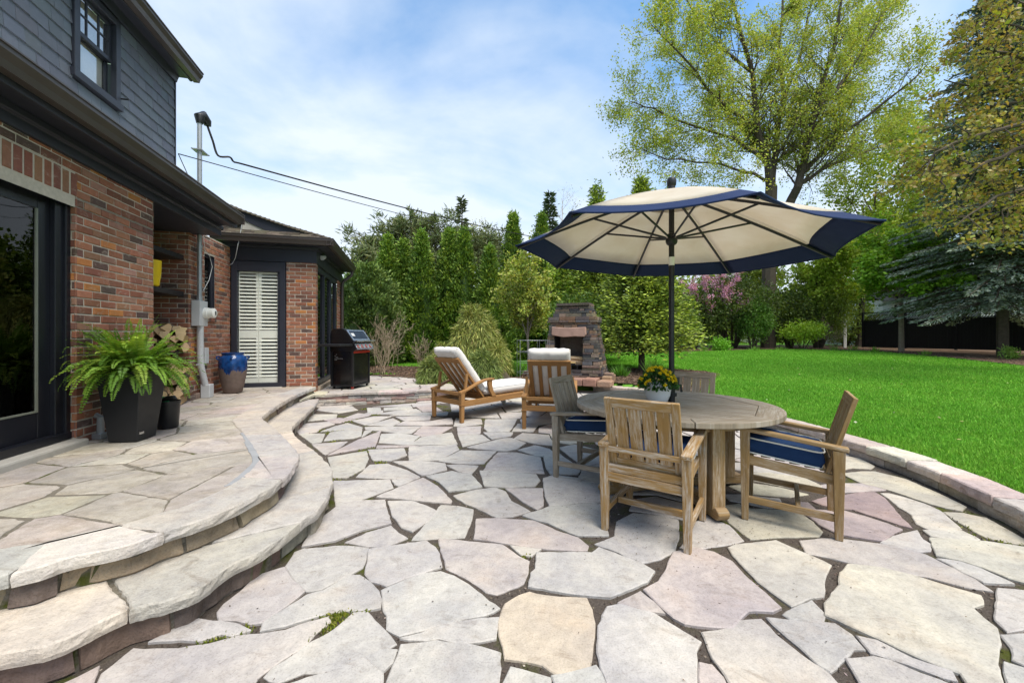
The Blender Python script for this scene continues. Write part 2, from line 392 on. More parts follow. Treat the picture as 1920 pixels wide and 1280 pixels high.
# ================================================================ camera, light, sky
cam = bpy.data.cameras.new('camera'); co = bpy.data.objects.new('camera', cam); COL.objects.link(co)
co.location = (0, 0, H); co.rotation_euler = (R(90), 0, 0)
cam.sensor_width = 36; cam.lens = F/1920*36; cam.shift_y = -10/1920; cam.clip_end = 900; cam.clip_start = .05
S.camera = co
SUN_EL, SUN_AZ = 64, 142                 # azimuth clockwise from +Y: the sun stands behind the right shoulder
sun = bpy.data.lights.new('sun', 'SUN'); sun.energy = 1.5; sun.angle = R(38); sun.color = (1, .91, .79)
so = bpy.data.objects.new('sun', sun); COL.objects.link(so)
so.rotation_euler = (R(90-SUN_EL), 0, R(180-SUN_AZ))
W = bpy.data.worlds.new('World'); S.world = W; W.use_nodes = True
t = W.node_tree; nd = t.nodes; nd.clear()
def wn(ty, **k):
    x = nd.new(ty)
    for a, b in k.items(): setattr(x, a, b)
    return x
sky = wn('ShaderNodeTexSky', sky_type='NISHITA'); sky.sun_disc = False; sky.sun_elevation = R(SUN_EL); sky.sun_rotation = R(SUN_AZ)
tc = wn('ShaderNodeTexCoord'); sx = wn('ShaderNodeSeparateXYZ'); t.links.new(tc.outputs['Generated'], sx.inputs[0])
def mth(op, a, b):
    x = wn('ShaderNodeMath', operation=op)
    for i, v in enumerate((a, b)):
        if hasattr(v, 'is_output'): t.links.new(v, x.inputs[i])
        else: x.inputs[i].default_value = v
    return x.outputs[0]
zc = mth('MAXIMUM', sx.outputs[2], 0.); den = mth('ADD', zc, .22)
cx = wn('ShaderNodeCombineXYZ'); t.links.new(mth('DIVIDE', sx.outputs[0], den), cx.inputs[0]); t.links.new(mth('DIVIDE', sx.outputs[1], den), cx.inputs[1])
cx.inputs[2].default_value = 3.1
def wnoise(scale, det, rough, dist):
    x = wn('ShaderNodeTexNoise'); x.inputs['Scale'].default_value = scale; x.inputs['Detail'].default_value = det; x.inputs['Roughness'].default_value = rough
    x.inputs['Distortion'].default_value = dist; t.links.new(cx.outputs[0], x.inputs['Vector']); return x.outputs[0]
cl = mth('ADD', mth('MULTIPLY', wnoise(.85, 7, .52, .5), .8), mth('MULTIPLY', wnoise(2.6, 7, .55, .3), .2))
rp = wn('ShaderNodeValToRGB'); e = rp.color_ramp.elements; e[0].position = .37; e[0].color = (0, 0, 0, 1); e[1].position = .585; e[1].color = (1, 1, 1, 1); t.links.new(cl, rp.inputs[0])
hz = mth('POWER', mth('SUBTRACT', 1., zc), 3.2)
fac = mth('MINIMUM', mth('ADD', mth('MULTIPLY', rp.outputs[0], .85), mth('MULTIPLY', hz, 1.15)), .97)
wm = wn('ShaderNodeMix', data_type='RGBA'); t.links.new(fac, wm.inputs[0])
tint = wn('ShaderNodeMix', data_type='RGBA', blend_type='MULTIPLY'); tint.inputs[0].default_value = 1; t.links.new(sky.outputs[0], tint.inputs[6]); tint.inputs[7].default_value = (.55, .95, 1.12, 1)
t.links.new(tint.outputs[2], wm.inputs[6])
wm.inputs[7].default_value = (3.6, 3.98, 4.45, 1)
bg = wn('ShaderNodeBackground'); bg.inputs[1].default_value = .066; t.links.new(wm.outputs[2], bg.inputs[0])
ow = wn('ShaderNodeOutputWorld'); t.links.new(bg.outputs[0], ow.inputs[0])
S.view_settings.view_transform = 'Standard'; S.view_settings.look = 'None'; S.view_settings.exposure = 1.96; S.view_settings.gamma = 1

# ================================================================ outlines on the ground
UP = [(-3.62, 1.08), (-3.1, 1.26), (-2.6, 1.45)]+[gz(x, y, .34) for x, y in ((20, 1075), (124, 1046), (232, 1023), (306, 998), (414, 961), (497, 920), (534, 893), (557, 864), (559, 849), (548, 835), (517, 804), (495, 787), (493, 779), (522, 758))]+[(-3.66, 6.7), (-3.83, 7.72)]
LOW = [(-3.55, .78), (-3.0, .98), (-2.5, 1.2)]+[gz(x, y, .17) for x, y in ((0, 1226), (124, 1195), (244, 1140), (310, 1125), (373, 1102), (430, 1060), (497, 1027), (563, 978), (604, 945), (621, 911), (623, 887), (617, 870), (588, 843), (555, 818), (548, 802), (559, 789), (588, 762))]+[(-3.58, 7.3)]
WALL = [(2.5, 1.2), (3.05, 2.0), (3.451, 2.66), (3.6, 3.1), (3.72, 3.515), (3.775, 3.95), (3.78, 4.5), (3.73, 5.3), (3.58, 6.2), (3.36, 7.2), (3.02, 8.2), (2.55, 9.0), (1.95, 9.55)]
BACK = [(-3.73, 7.46), (-2.7, 7.78), (-1.7, 8.12), (-.9, 8.55), (0, 9.1), (.75, 9.5)]
def smooth_path(p, k=6):
    out = []
    for i in range(len(p)-1):
        a, b, c, d = p[max(i-1, 0)], p[i], p[i+1], p[min(i+2, len(p)-1)]
        for j in range(k):
            s = j/k; q = []
            for m in (0, 1):
                q.append(.5*(2*b[m]+(c[m]-a[m])*s+(2*a[m]-5*b[m]+4*c[m]-d[m])*s*s+(3*b[m]-a[m]-3*c[m]+d[m])*s**3))
            out.append(tuple(q))
    return out+[p[-1]]
def offset(path, d):                     # d > 0: to the left of the direction of travel
    out = []
    for i in range(len(path)):
        a, b = path[max(i-1, 0)], path[min(i+1, len(path)-1)]; e = (b[0]-a[0], b[1]-a[1]); L = math.hypot(*e) or 1
        out.append((path[i][0]-e[1]/L*d, path[i][1]+e[0]/L*d))
    return out
def arclen(p):
    s = [0]
    for i in range(1, len(p)): s.append(s[-1]+math.dist(p[i-1], p[i]))
    return s
def sub(path, s0, s1):
    S_ = arclen(path); s1 = min(s1, S_[-1]); out = []
    def pt(s):
        for i in range(1, len(S_)):
            if s <= S_[i]+1e-9:
                k = (s-S_[i-1])/max(1e-9, S_[i]-S_[i-1]); return tuple(path[i-1][m]+(path[i][m]-path[i-1][m])*k for m in (0, 1))
        return path[-1]
    out.append(pt(s0)); out += [p for p, s in zip(path, S_) if s0+.01 < s < s1-.01]; out.append(pt(s1)); return out
UPs, LOWs, WALLs, BACKs = smooth_path(UP), smooth_path(LOW), smooth_path(WALL), smooth_path(BACK)
PATIO = [(-4.6, -1.5), (2.0, -1.5), (2.3, .2)]+WALLs+[(1.4, 9.75)]+BACKs[::-1]+[(-3.62, 7.45)]+LOWs[::-1]
PLATFORM = [hw(-1.85, 7.55), (-3.73, 7.46)]+BACKs[1:20]+[(-1.25, 8.7), (-1.5, 9.4), (-2.3, 11.2), hw(-1.85, 11.8)]
def ground_z(x, y): return .13+min(.4, max(0., (y-6.5)*.021))
def G(px, py):                           # the point of the sloping ground seen at a pixel
    Y = 8.
    for _ in range(30): Y = Y*.5+.5*max(2., min(70., F*(H-ground_z(0, Y))/max(4., py-HZ)))
    return ((px-960)/F*Y, Y)

# ================================================================ terrain
HALO = offset(WALLs, -.17); HALO2 = offset(WALLs, -.275)
hole = [(-5, -2.2), (2.2, -2.2), (2.6, 1.0)]+HALO+[(1.4, 9.9), (.4, 9.6), (-1.1, 8.75), (-1.5, 9.4), (-2.3, 11.1), (-6, 11.5), (-12, 9), (-12, -2.2)]
xs = np.r_[np.linspace(-90, -8, 24), np.arange(-7.7, 7, .22), np.linspace(7.2, 90, 40)]
ys = np.r_[np.linspace(-25, -2.6, 10), np.arange(-2.2, 14, .22), np.linspace(14.3, 120, 50)]
X, Y = np.meshgrid(xs, ys); Z = .13+np.clip((Y-6.5)*.021, 0, .4)+np.sin(X*.9)*np.cos(Y*.7)*.012*(Y > 4)
Z[inside_np(X, Y, hole)] = -.12
nx = len(xs); V = np.c_[X.ravel(), Y.ravel(), Z.ravel()]
fs = [(j*nx+i, j*nx+i+1, (j+1)*nx+i+1, (j+1)*nx+i) for j in range(len(ys)-1) for i in range(nx-1)]
me = bpy.data.meshes.new('lawn'); me.from_pydata(V.tolist(), [], fs); me.shade_smooth()
tag(link('lawn', me, M['turf']), kind='structure')
def sheet(name, poly, dz, mat, kind='structure', rag=.08, step=.1):
    q = np.array(poly); ax = np.arange(q[:, 0].min()-.3, q[:, 0].max()+.3, step); ay = np.arange(q[:, 1].min()-.3, q[:, 1].max()+.3, step); gx_, gy_ = np.meshgrid(ax, ay)
    wx, wy = rag*np.sin(gx_*3.1+gy_*1.7)+rag*.5*np.sin(gx_*9-gy_*7), rag*np.cos(gy_*2.9-gx_*1.3)+rag*.5*np.sin(gy_*8+gx_*11)
    ok_ = inside_np(gx_+wx, gy_+wy, poly); vd_ = {}; vs = []; fs = []
    def g_(i, j):
        if (i, j) not in vd_:
            x, y = ax[0]+i*step, ay[0]+j*step; vd_[(i, j)] = len(vs); vs.append((x+random.uniform(-.3, .3)*step, y+random.uniform(-.3, .3)*step, ground_z(x, y)+dz+.025*noise.noise((x*2.5, y*2.5, 0))))
        return vd_[(i, j)]
    for j, i in zip(*np.where(ok_)): fs.append((g_(i, j), g_(i+1, j), g_(i+1, j+1), g_(i, j+1)))
    me = bpy.data.meshes.new(name); me.from_pydata(vs, [], fs); me.shade_smooth(); return tag(link(name, me, mat), kind=kind)
BED_NEAR = [(-1.15, 8.6), (0, 9.25), (.8, 9.7), (1.5, 9.85), (2.1, 9.7), (2.8, 9.0), (3.35, 7.75), (3.75, 7.9)]+[G(1345, 706), G(1330, 699), G(1290, 695), G(1240, 692), G(1150, 692), G(1040, 697), G(960, 697), G(880, 706), G(845, 712)]+[(-1.5, 9.3)]
BED_BACK = [G(700, 669), G(1010, 668), G(1130, 662), G(1280, 660), G(1400, 656.5), G(1500, 655.5), G(1640, 659), G(1780, 672), G(1920, 687), G(2060, 705), (30, 17), (30, 34), (-18, 34), (-18, 16)]
BED_GRILL = [(-3.2, 11.3), G(690, 706), G(745, 708), (-1.5, 9.6), (-1.35, 8.9), G(905, 702), G(880, 696), G(800, 690), G(700, 686), (-5.2, 15.5), (-6, 11.5)]
sheet('planting_bed', BED_NEAR, .03, M['mulch']); sheet('planting_bed', BED_BACK, .03, M['mulch'], rag=.2, step=.25); sheet('planting_bed', BED_GRILL, .028, M['mulch'])
def bladed(x, y):
    ok = ~inside_np(x, y, hole) & ~inside_np(x, y, [(0, 0), (2.2, -2.2), (2.75, 1.0)]+HALO2+[(1.4, 9.9), (0, 5)])
    for b in (BED_NEAR, BED_BACK, BED_GRILL): ok &= ~inside_np(x, y, b)
    return ok
n = 800000; d = 3.2*np.exp(rng.random(n)*math.log(30/3.2)); th = rng.uniform(-.62, 1.08, n)
gx, gy = d*np.sin(th), d*np.cos(th); ok = bladed(gx, gy); gx, gy, d = gx[ok], gy[ok], d[ok]; n = len(gx)
P = np.c_[gx, gy, .128+np.clip((gy-6.5)*.021, 0, .4)]; D = unit(np.c_[rng.normal(0, .38, (n, 2)), np.ones(n)])
C = cols(n, [(.095, .225, .026), (.12, .265, .034), (.078, .19, .020), (.16, .27, .05)], [.4, .35, .2, .05], .14)
tag(leaf_mesh('grass', P, D, rng.uniform(.035, .062, n)*(1+d*.02), .0045+d*.001, C, M['grass']), kind='stuff')

# ================================================================ flagstones of the patio, measured from the photograph
WH, WP, WC, CR, CM, PK, PU, PD, YL = (.425, .405, .385), (.418, .387, .372), (.43, .404, .368), (.50, .43, .34), (.452, .428, .372), (.405, .357, .345), (.29, .225, .225), (.33, .28, .277), (.43, .40, .33)
ST = [
(WP,'410,1145 412,1160 445,1160 472,1167 490,1165 535,1135 571,1107 558,1095 545,1080 532,1063 480,1078 455,1105 420,1132'),
(WH,'574,1107 602,1103 680,1062 690,1025 640,1022 570,1027 553,1034 536,1060 547,1080 560,1094'),
(WH,'490,1180 495,1166 540,1136 575,1114 606,1106 655,1077 675,1077 692,1090 710,1107 714,1122 714,1138 686,1141 640,1145 617,1147 580,1156 535,1172'),
(WH,'280,1202 300,1192 330,1172 372,1160 412,1165 445,1170 470,1180 435,1190 415,1187 375,1200 340,1197'),
(WP,'170,1320 193,1258 250,1213 292,1213 335,1213 392,1203 450,1188 490,1185 535,1178 580,1163 617,1152 620,1163 590,1185 570,1207 530,1232 505,1250 487,1265 465,1290 440,1320'),
(WH,'495,1265 512,1248 555,1222 585,1200 625,1178 663,1146 687,1143 708,1169 730,1190 741,1204 724,1215 683,1229 652,1243 620,1255 570,1257 522,1274 505,1272'),
(WH,'686,1229 722,1216 742,1217 734,1239 718,1256 701,1243'),
(WH,'530,1284 620,1259 683,1232 701,1247 718,1260 715,1290 705,1330 480,1330'),
(WH,'753,1207 786,1205 817,1199 850,1203 882,1206 904,1211 930,1219 937,1222 934,1280 932,1330 715,1330 722,1285 735,1247 747,1225'),
(WH,'752,1195 790,1184 823,1173 856,1166 898,1157 934,1157 930,1195 878,1202 850,1200 823,1195 797,1197'),
(WH,'714,1105 760,1085 795,1074 826,1070 852,1077 878,1094 902,1112 915,1125 936,1138 911,1151 872,1157 852,1164 821,1171 791,1179 749,1190 729,1175 727,1151 720,1142 719,1125'),
(WH,'692,1028 799,1013 815,1024 823,1037 828,1061 795,1071 760,1082 725,1096 697,1088 686,1074'),
(WP,'823,1008 942,1019 974,1042 992,1050 990,1072 981,1091 931,1112 911,1107 872,1079 837,1063 830,1035'),
(WH,'957,1021 1014,1028 996,1040 979,1039'),
(WH,'1007,1035 1093,1035 1110,1036 1123,1026 1140,1033 1203,1056 1227,1070 1213,1090 1143,1118 1107,1116 1057,1110 992,1098 997,1073 1005,1066'),
(CR,'973,1115 993,1110 1050,1118 1100,1120 1107,1140 1113,1166 1110,1206 1102,1251 1073,1256 1050,1263 1017,1243 973,1235 948,1231 945,1210 937,1190 935,1163 947,1130'),
(WH,'958,1248 1000,1258 1030,1270 1033,1330 935,1330 945,1280'),
(WH,'1037,1267 1074,1258 1118,1249 1127,1258 1137,1285 1145,1330 1050,1330 1045,1285'),
(WH,'1140,1136 1162,1132 1228,1149 1265,1173 1313,1201 1305,1219 1306,1280 1308,1330 1155,1330 1139,1280 1125,1249 1120,1221 1122,1171'),
(PK,'1160,1129 1201,1108 1223,1127 1245,1148 1197,1140'),
(PK,'1208,1105 1236,1090 1252,1061 1262,1035 1306,1027 1339,1035 1372,1052 1402,1083 1432,1108 1462,1137 1448,1145 1402,1144 1390,1155 1372,1175 1328,1173 1284,1167 1262,1157 1245,1142 1225,1122'),
(WC,'1366,1025 1380,1020 1455,1012 1514,1038 1558,1058 1546,1079 1542,1116 1519,1119 1484,1135 1462,1119 1422,1089 1395,1062 1375,1040'),
(WH,'1468,1149 1489,1135 1522,1122 1543,1146 1541,1160 1516,1161 1481,1157'),
(WH,'1438,1156 1516,1163 1565,1168 1595,1187 1619,1214 1600,1215 1581,1233 1556,1257 1535,1244 1495,1206 1460,1179'),
(WC,'1317,1184 1372,1175 1388,1163 1427,1160 1454,1187 1508,1230 1554,1260 1575,1285 1590,1330 1400,1330 1372,1280 1359,1262 1337,1232 1324,1199'),
(PK,'1313,1243 1335,1247 1354,1269 1362,1290 1370,1330 1318,1330 1312,1285'),
(WP,'1584,1233 1638,1230 1671,1238 1725,1260 1790,1285 1850,1330 1630,1330 1614,1280 1600,1258'),
(WH,'1606,1190 1644,1200 1711,1233 1785,1257 1793,1274 1766,1267 1698,1241 1633,1222'),
(CM,'1590,1057 1657,1064 1714,1079 1779,1100 1836,1116 1840,1130 1822,1138 1844,1160 1864,1176 1874,1206 1871,1244 1880,1285 1890,1330 1840,1310 1800,1262 1725,1233 1657,1200 1568,1160 1546,1152 1546,1130 1557,1119 1573,1095 1576,1073'),
(WP,'1500,1012 1562,1007 1617,1013 1660,1019 1698,1027 1736,1038 1776,1058 1820,1078 1844,1095 1860,1106 1806,1097 1738,1078 1671,1069 1625,1060 1562,1045 1511,1035'),
(WH,'1757,1047 1801,1053 1839,1065 1898,1093 1844,1091 1806,1073 1779,1057'),
(CM,'1744,1007 1801,1011 1847,1014 1900,1022 1960,1030 2000,1110 1920,1090 1890,1082 1840,1062 1800,1050 1757,1040 1750,1025'),
(WH,'1874,1103 1925,1107 1990,1120 2000,1170 1925,1175 1888,1184 1869,1162 1866,1135'),
(WH,'1880,1190 1925,1187 2000,1180 2020,1250 1925,1247 1901,1236 1898,1214'),
(WH,'1883,1240 1930,1255 2010,1270 2010,1330 1905,1330 1890,1285'),
(WH,'1651,1016 1675,1004 1719,993 1728,1008 1743,1017 1744,1031 1723,1032 1671,1022'),
(WC,'1732,993 1771,995 1806,995 1837,1010 1835,1014 1784,1009 1745,1004'),
(WC,'1651,923 1666,923 1708,934 1732,942 1763,956 1804,991 1780,994 1741,991 1719,980 1710,964 1686,949 1668,934'),
(PU,'1581,927 1614,922 1640,921 1658,932 1675,951 1690,969 1710,988 1686,982 1653,971 1623,962 1598,953 1575,951 1540,945 1522,938 1550,930'),
(PD,'1530,955 1579,956 1609,964 1653,977 1690,991 1653,1012 1622,1008 1572,1000 1535,982 1518,968 1490,955 1492,940 1515,942'),
(YL,'1583,886 1614,883 1640,883 1697,897 1763,925 1811,949 1802,956 1773,951 1741,942 1697,927 1662,916 1622,907 1588,892'),
(PK,'1581,905 1618,905 1644,912 1660,917 1618,920 1581,921 1545,925 1540,908'),
(YL,'1769,958 1806,960 1850,969 1894,993 1920,1008 1960,1025 1881,1013 1850,1006 1828,995 1815,986 1791,973'),
(YL,'1583,853 1614,859 1640,873 1631,878 1598,876 1581,879 1530,876 1500,866 1520,850'),
(YL,'1356,947 1386,942 1401,951 1472,955 1499,959 1523,976 1540,994 1536,1004 1480,1004 1429,1007 1407,1009 1386,992 1367,977'),
(WH,'1300,979 1326,964 1349,976 1367,983 1394,1011 1360,1019 1311,1026 1276,1024 1285,1013 1285,998'),
(WH,'1117,1018 1153,1003 1157,976 1187,960 1240,966 1270,973 1273,996 1263,1033 1237,1045 1203,1053 1160,1033'),
(WH,'1180,955 1190,935 1230,930 1290,945 1310,958 1300,975 1272,970 1220,960'),
(WC,'1356,925 1386,925 1424,929 1461,933 1472,951 1433,949 1401,942 1367,936'),
(YL,'1367,910 1403,903 1461,912 1514,925 1480,930 1442,927 1395,923'),
(YL,'1403,886 1442,886 1508,895 1540,910 1540,919 1461,910 1405,899'),
(WH,'1403,867 1461,874 1504,886 1506,895 1461,889 1405,882 1370,878 1372,866'),
(WH,'1180,925 1200,890 1260,880 1330,885 1345,905 1330,935 1290,940 1230,925'),
(WH,'1195,880 1225,855 1300,850 1365,862 1362,885 1300,880'),
(WH,'630,950 670,938 720,937 727,963 733,980 677,993 627,1012 567,1023 580,1000 603,970'),
(WH,'647,1015 687,997 733,984 747,997 763,1007 723,1022 693,1022'),
(WH,'727,938 773,938 800,947 818,957 805,973 773,995 753,987 737,967'),
(WH,'827,945 860,947 888,953 880,983 870,1005 823,1007 773,1010 787,993 810,967'),
(PK,'893,972 930,970 1003,975 1043,993 1083,1007 1103,1022 1100,1030 1027,1028 960,1018 890,1008'),
(WH,'980,965 1033,948 1115,942 1140,948 1135,985 1140,1002 1083,1002 1067,997 1027,978 1007,974'),
(WH,'850,928 893,917 930,913 947,920 957,937 993,957 960,967 930,968 893,950 873,943'),
(WP,'949,915 1017,915 1018,947 1007,955 977,937'),
(WH,'1019,896 1039,890 1084,896 1121,909 1150,925 1150,938 1120,940 1074,943 1031,948 1022,928'),
(WH,'900,882 947,884 1004,888 1012,900 1003,910 960,913 909,910'),
(WP,'914,867 934,847 967,847 1014,856 1017,875 1020,886 960,883 907,880'),
(WH,'800,892 847,883 885,890 904,912 877,917 842,920 824,903'),
(WP,'707,930 747,913 793,895 820,910 847,938 845,942 793,938 747,933'),
(WH,'625,900 730,898 737,913 700,927 677,935 630,948'),
(WH,'668,893 693,870 727,868 763,880 787,892 747,896'),(WH,'735,899 787,894 747,911 740,907'),
(WH,'737,865 787,863 835,868 837,880 800,890 790,890 760,873'),(WH,'838,871 860,870 897,872 884,888 860,882'),
(WH,'824,863 864,843 930,845 907,868 860,868'),(WH,'767,837 855,833 860,842 824,862 767,862'),
(WC,'615,857 687,845 690,860 683,877 650,895 625,895 620,873'),(WH,'690,843 757,840 762,853 733,863 700,863'),
(PK,'615,852 671,824 714,807 703,836 652,845'),(WH,'715,813 747,811 787,817 767,833 711,829'),
(WH,'769,833 789,819 847,810 857,832 799,833'),(PK,'776,813 792,798 848,800 821,815 790,817'),
(WH,'684,800 735,799 789,799 771,812 737,810 709,807 686,805'),(WH,'684,807 698,806 678,819'),
(WH,'607,826 619,810 679,801 677,817 662,821'),(WH,'602,808 628,798 652,792 679,800 634,806'),
(WC,'560,812 609,812 602,828 585,830'),(WP,'585,832 651,827 637,838 619,847 609,852'),
(WP,'555,804 562,794 615,790 628,794 602,802 594,809 561,813'),(WH,'660,788 701,780 733,780 709,789 684,796 671,792'),
(WH,'688,796 737,783 750,790 735,798'),(WP,'742,796 756,790 808,789 847,783 849,794 793,797'),(WH,'742,781 808,779 806,786 759,789'),
(WH,'851,798 855,783 902,785 904,794 868,798'),(WP,'645,783 671,774 697,776 690,779 662,785'),(WH,'703,776 739,770 780,766 789,770 744,776'),
(WC,'570,785 589,776 632,776 630,783 577,789'),(WH,'591,768 660,761 671,768 634,774'),(WH,'688,764 713,764 714,769 690,773'),
(WH,'720,764 771,760 774,766 720,769'),(WH,'699,762 742,758 778,755 765,760'),(PK,'780,762 810,758 830,770 793,772'),(WH,'745,778 791,773 840,772 838,778'),
(WH,'910,785 969,785 960,802 954,808 915,808 908,802'),(WP,'857,800 902,798 900,813 859,814'),(WH,'859,815 904,814 919,824 868,836'),
(WH,'876,838 945,821 960,821 986,830 969,841 949,845 906,842'),(WH,'906,810 962,810 958,817 922,823'),
(WC,'964,821 979,811 1029,815 1040,835 1009,832 990,828'),(WH,'971,843 1003,834 1031,841 1045,855 1009,854'),
(WH,'1020,856 1042,843 1056,856 1089,877 1084,888 1033,888 1024,875'),(WH,'1048,838 1078,832 1130,845 1140,862 1097,875 1065,851'),
(WH,'960,808 971,794 1009,796 999,809'),(WP,'1011,802 1030,795 1070,800 1072,815 1035,813 1010,810'),
(WH,'975,786 1000,780 1035,780 1040,792 1010,795 978,792'),(WH,'941,784 935,774 979,772 975,784'),(WH,'870,781 937,783 930,773 872,772'),
]
STONES = []
for c, s in ST:
    p = [gz(*map(float, q.split(','))) for q in s.split()]
    STONES.append((c, p if area(p) > 0 else p[::-1]))
def near_patio(p, m=.0): return inside(p, PATIO)
sites = []
for i in range(-14, 16):
    for j in range(-4, 24):
        k = .50; x = (i+random.uniform(.1, .9))*k; y = (j+random.uniform(.1, .9))*k
        if near_patio((x, y)) and not any(inside((x, y), p) for _, p in STONES): sites.append((x, y))
extra = []
cells = voronoi(sites, (-7, 8, -2, 12))
for cell, st in zip(cells, sites):
    cell = shrink(cell, random.uniform(.012, .026))
    for _, p in STONES:
        if len(cell) < 3: break
        if min(math.dist(st, q) for q in p) > 1.6: continue
        best = None
        for i in range(len(p)):
            a, b = p[i], p[(i+1) % len(p)]; L = math.dist(a, b) or 1; nn = ((b[1]-a[1])/L, -(b[0]-a[0])/L)
            dd = (st[0]-a[0])*nn[0]+(st[1]-a[1])*nn[1]
            worst = max((q[0]-a[0])*nn[0]+(q[1]-a[1])*nn[1] for q in p)
            if worst < .05 and (best is None or dd > best[0]): best = (dd, a, nn, worst)
        if best: cell = clip(cell, (best[1][0]+best[2][0]*(best[3]+.022), best[1][1]+best[2][1]*(best[3]+.022)), (-best[2][0], -best[2][1]))
    if len(cell) >= 3:
        poly = PATIO
        for i in range(len(cell)):
            a, b = cell[i], cell[(i+1) % len(cell)]
            if area(cell) < 0: a, b = b, a
            poly = clip(poly, a, (b[1]-a[1], a[0]-b[0]))
            if len(poly) < 3: break
        if len(poly) >= 3 and abs(area(poly)) > .03: extra.append((random.choice([WH, WH, WP, WC, PK, CM]), poly))
mb = MB()
for k, (c, p) in enumerate(STONES+extra):
    stone(mb, p, random.uniform(-.004, .004), .05, vary(c, .035), amp=.007, seed=k*.37, grow=.006)
o = mb.build('patio', M['stone'], recalc=False); tag(o, kind='structure')
mb = MB(); pj = [(-5.2, -2), (2.6, -2), (2.8, .4)]+offset(WALLs, -.1)+[(1.4, 9.9)]+[(x, y+.1) for x, y in BACKs[::-1]]+[(-4.2, 7.6), (-4.2, 5), (-2.6, 3.2), (-3, 1.6), (-5.2, 1.2)]
bm = bmesh.new(); f = bm.faces.new([bm.verts.new((x, y, -.0125)) for x, y in pj]); bmesh.ops.triangulate(bm, faces=[f]); bmesh.ops.recalc_face_normals(bm, faces=bm.faces)
me = bpy.data.meshes.new('ground'); bm.to_mesh(me); bm.free(); tag(link('ground', me, M['joint']), kind='structure')
# grit and small chips lying in the joints
n = 26000; gx = rng.uniform(-3.5, 3.8, n); gy = 1.3+5.2*rng.random(n)**1.6
ok = inside_np(gx, gy, PATIO)
for _, p in STONES+extra:
    q = np.array(p); bb = (gx > q[:, 0].min()) & (gx < q[:, 0].max()) & (gy > q[:, 1].min()) & (gy < q[:, 1].max()) & ok
    if bb.any(): ix = np.where(bb)[0]; ok[ix[inside_np(gx[ix], gy[ix], p)]] = False
gx, gy = gx[ok], gy[ok]; n = len(gx)
P = np.c_[gx, gy, np.full(n, -.0115)+rng.uniform(0, .004, n)]; D = unit(np.c_[rng.normal(size=(n, 2)), rng.uniform(.1, .5, n)])
tag(leaf_mesh('gravel', P, D, rng.uniform(.006, .018, n), rng.uniform(.005, .012, n), cols(n, [(.20, .16, .13), (.09, .065, .05), (.36, .31, .26), (.05, .035, .03)], [.4, .3, .1, .2], .2), M['rough_stone']), kind='stuff')
# moss and weeds in the joints towards the house
n = 1; mossP = []
for px, py, r, k in ((518,782,.16,260),(650,789,.1,160),(685,766,.1,120),(627,810,.14,160),(600,806,.1,120),(660,787,.12,120),(705,777,.08,90),(690,842,.16,220),(620,896,.15,200),(712,866,.07,80),(627,826,.1,90),(660,1156,.08,160),(630,1152,.1,200),(635,1153,.06,100),(620,1176,.07,120),(395,1198,.07,150),(450,1185,.06,110),(1848,995,.1,200),(1880,1012,.12,160),(985,1041,.03,50),(735,772,.1,90),(700,783,.1,90),(783,768,.1,80),(840,768,.1,70)):
    x, y = gz(px, py); mossP.append(np.c_[rng.normal(x, r*.5, k), rng.normal(y, r*.5, k)])
Q = np.concatenate(mossP); ok = np.ones(len(Q), bool)
for _, p in STONES+extra: ok &= ~inside_np(Q[:, 0], Q[:, 1], p)
Q = Q[ok]; n = len(Q); P = np.c_[Q, np.full(n, -.0125)]; D = unit(np.c_[rng.normal(0, .7, (n, 2)), np.ones(n)])
tag(leaf_mesh('moss', P, D, rng.uniform(.012, .03, n), .009, cols(n, [(.11, .13, .015), (.16, .17, .025), (.07, .09, .015)]), M['leaf']), kind='stuff')

# ================================================================ terrace and steps
TZ = .34
def wall_line(n0, n1, u0, u1): return [hw(n0, u0), hw(n1, u1)]
inner = offset(UPs, .30)
TB = offset(UPs, .13); TBIG = TB+[hw(-1.5, 9.5), hw(-6, 9.5), hw(-6, .5), hw(-3.0, .5)]
TERR = inner+[hw(-2.3, 8.6), hw(-3.4, 8.6), hw(-3.4, 7.1), hw(-4., 7.1), hw(-4., 5.55), hw(-3.1, 5.55), hw(-3.1, 1.9)]
sites = []
for i in range(-18, 0):
    for j in range(0, 22):
        x = (i+random.uniform(.1, .9))*.43; y = (j+random.uniform(.1, .9))*.43
        if inside((x, y), TERR): sites.append((x, y))
mb = MB(); TC = [(.40, .365, .325), (.425, .39, .35), (.365, .332, .295), (.44, .408, .37), (.40, .355, .33), (.38, .35, .30)]
for k, cell in enumerate(voronoi(sites, (-8, 1, -1, 9.5))):
    cell = shrink(cell, random.uniform(.005, .018))
    if len(cell) < 3: continue
    poly = clip(clip(clip(cell, hw(-4.05, 5), (-CA, -SA)), hw(-3, 8.7), (-SA, CA)), hw(-3, 1.7), (SA, -CA))
    for _ in range(6):
        bad = [q for q in poly if not inside(q, TBIG)]
        if not bad: break
        q = max(bad, key=lambda q: min(math.dist(q, w) for w in TB)); m_ = min(range(1, len(TB)-1), key=lambda m_: math.dist(TB[m_], q)); e_ = (TB[m_+1][0]-TB[m_-1][0], TB[m_+1][1]-TB[m_-1][1]); poly = clip(poly, TB[m_], (e_[1], -e_[0]))
        if len(poly) < 3: break
    if len(poly) >= 3 and abs(area(poly)) > .01: stone(mb, poly, TZ-.006+random.uniform(-.003, .003), .05, vary(random.choice(TC), .06), amp=.014, seed=k*.31, ins=.007)
tag(mb.build('terrace', M['terrace_stone'], recalc=False), kind='structure')
bm = bmesh.new(); o1, o2 = offset(UPs, .06), offset(UPs, .34)
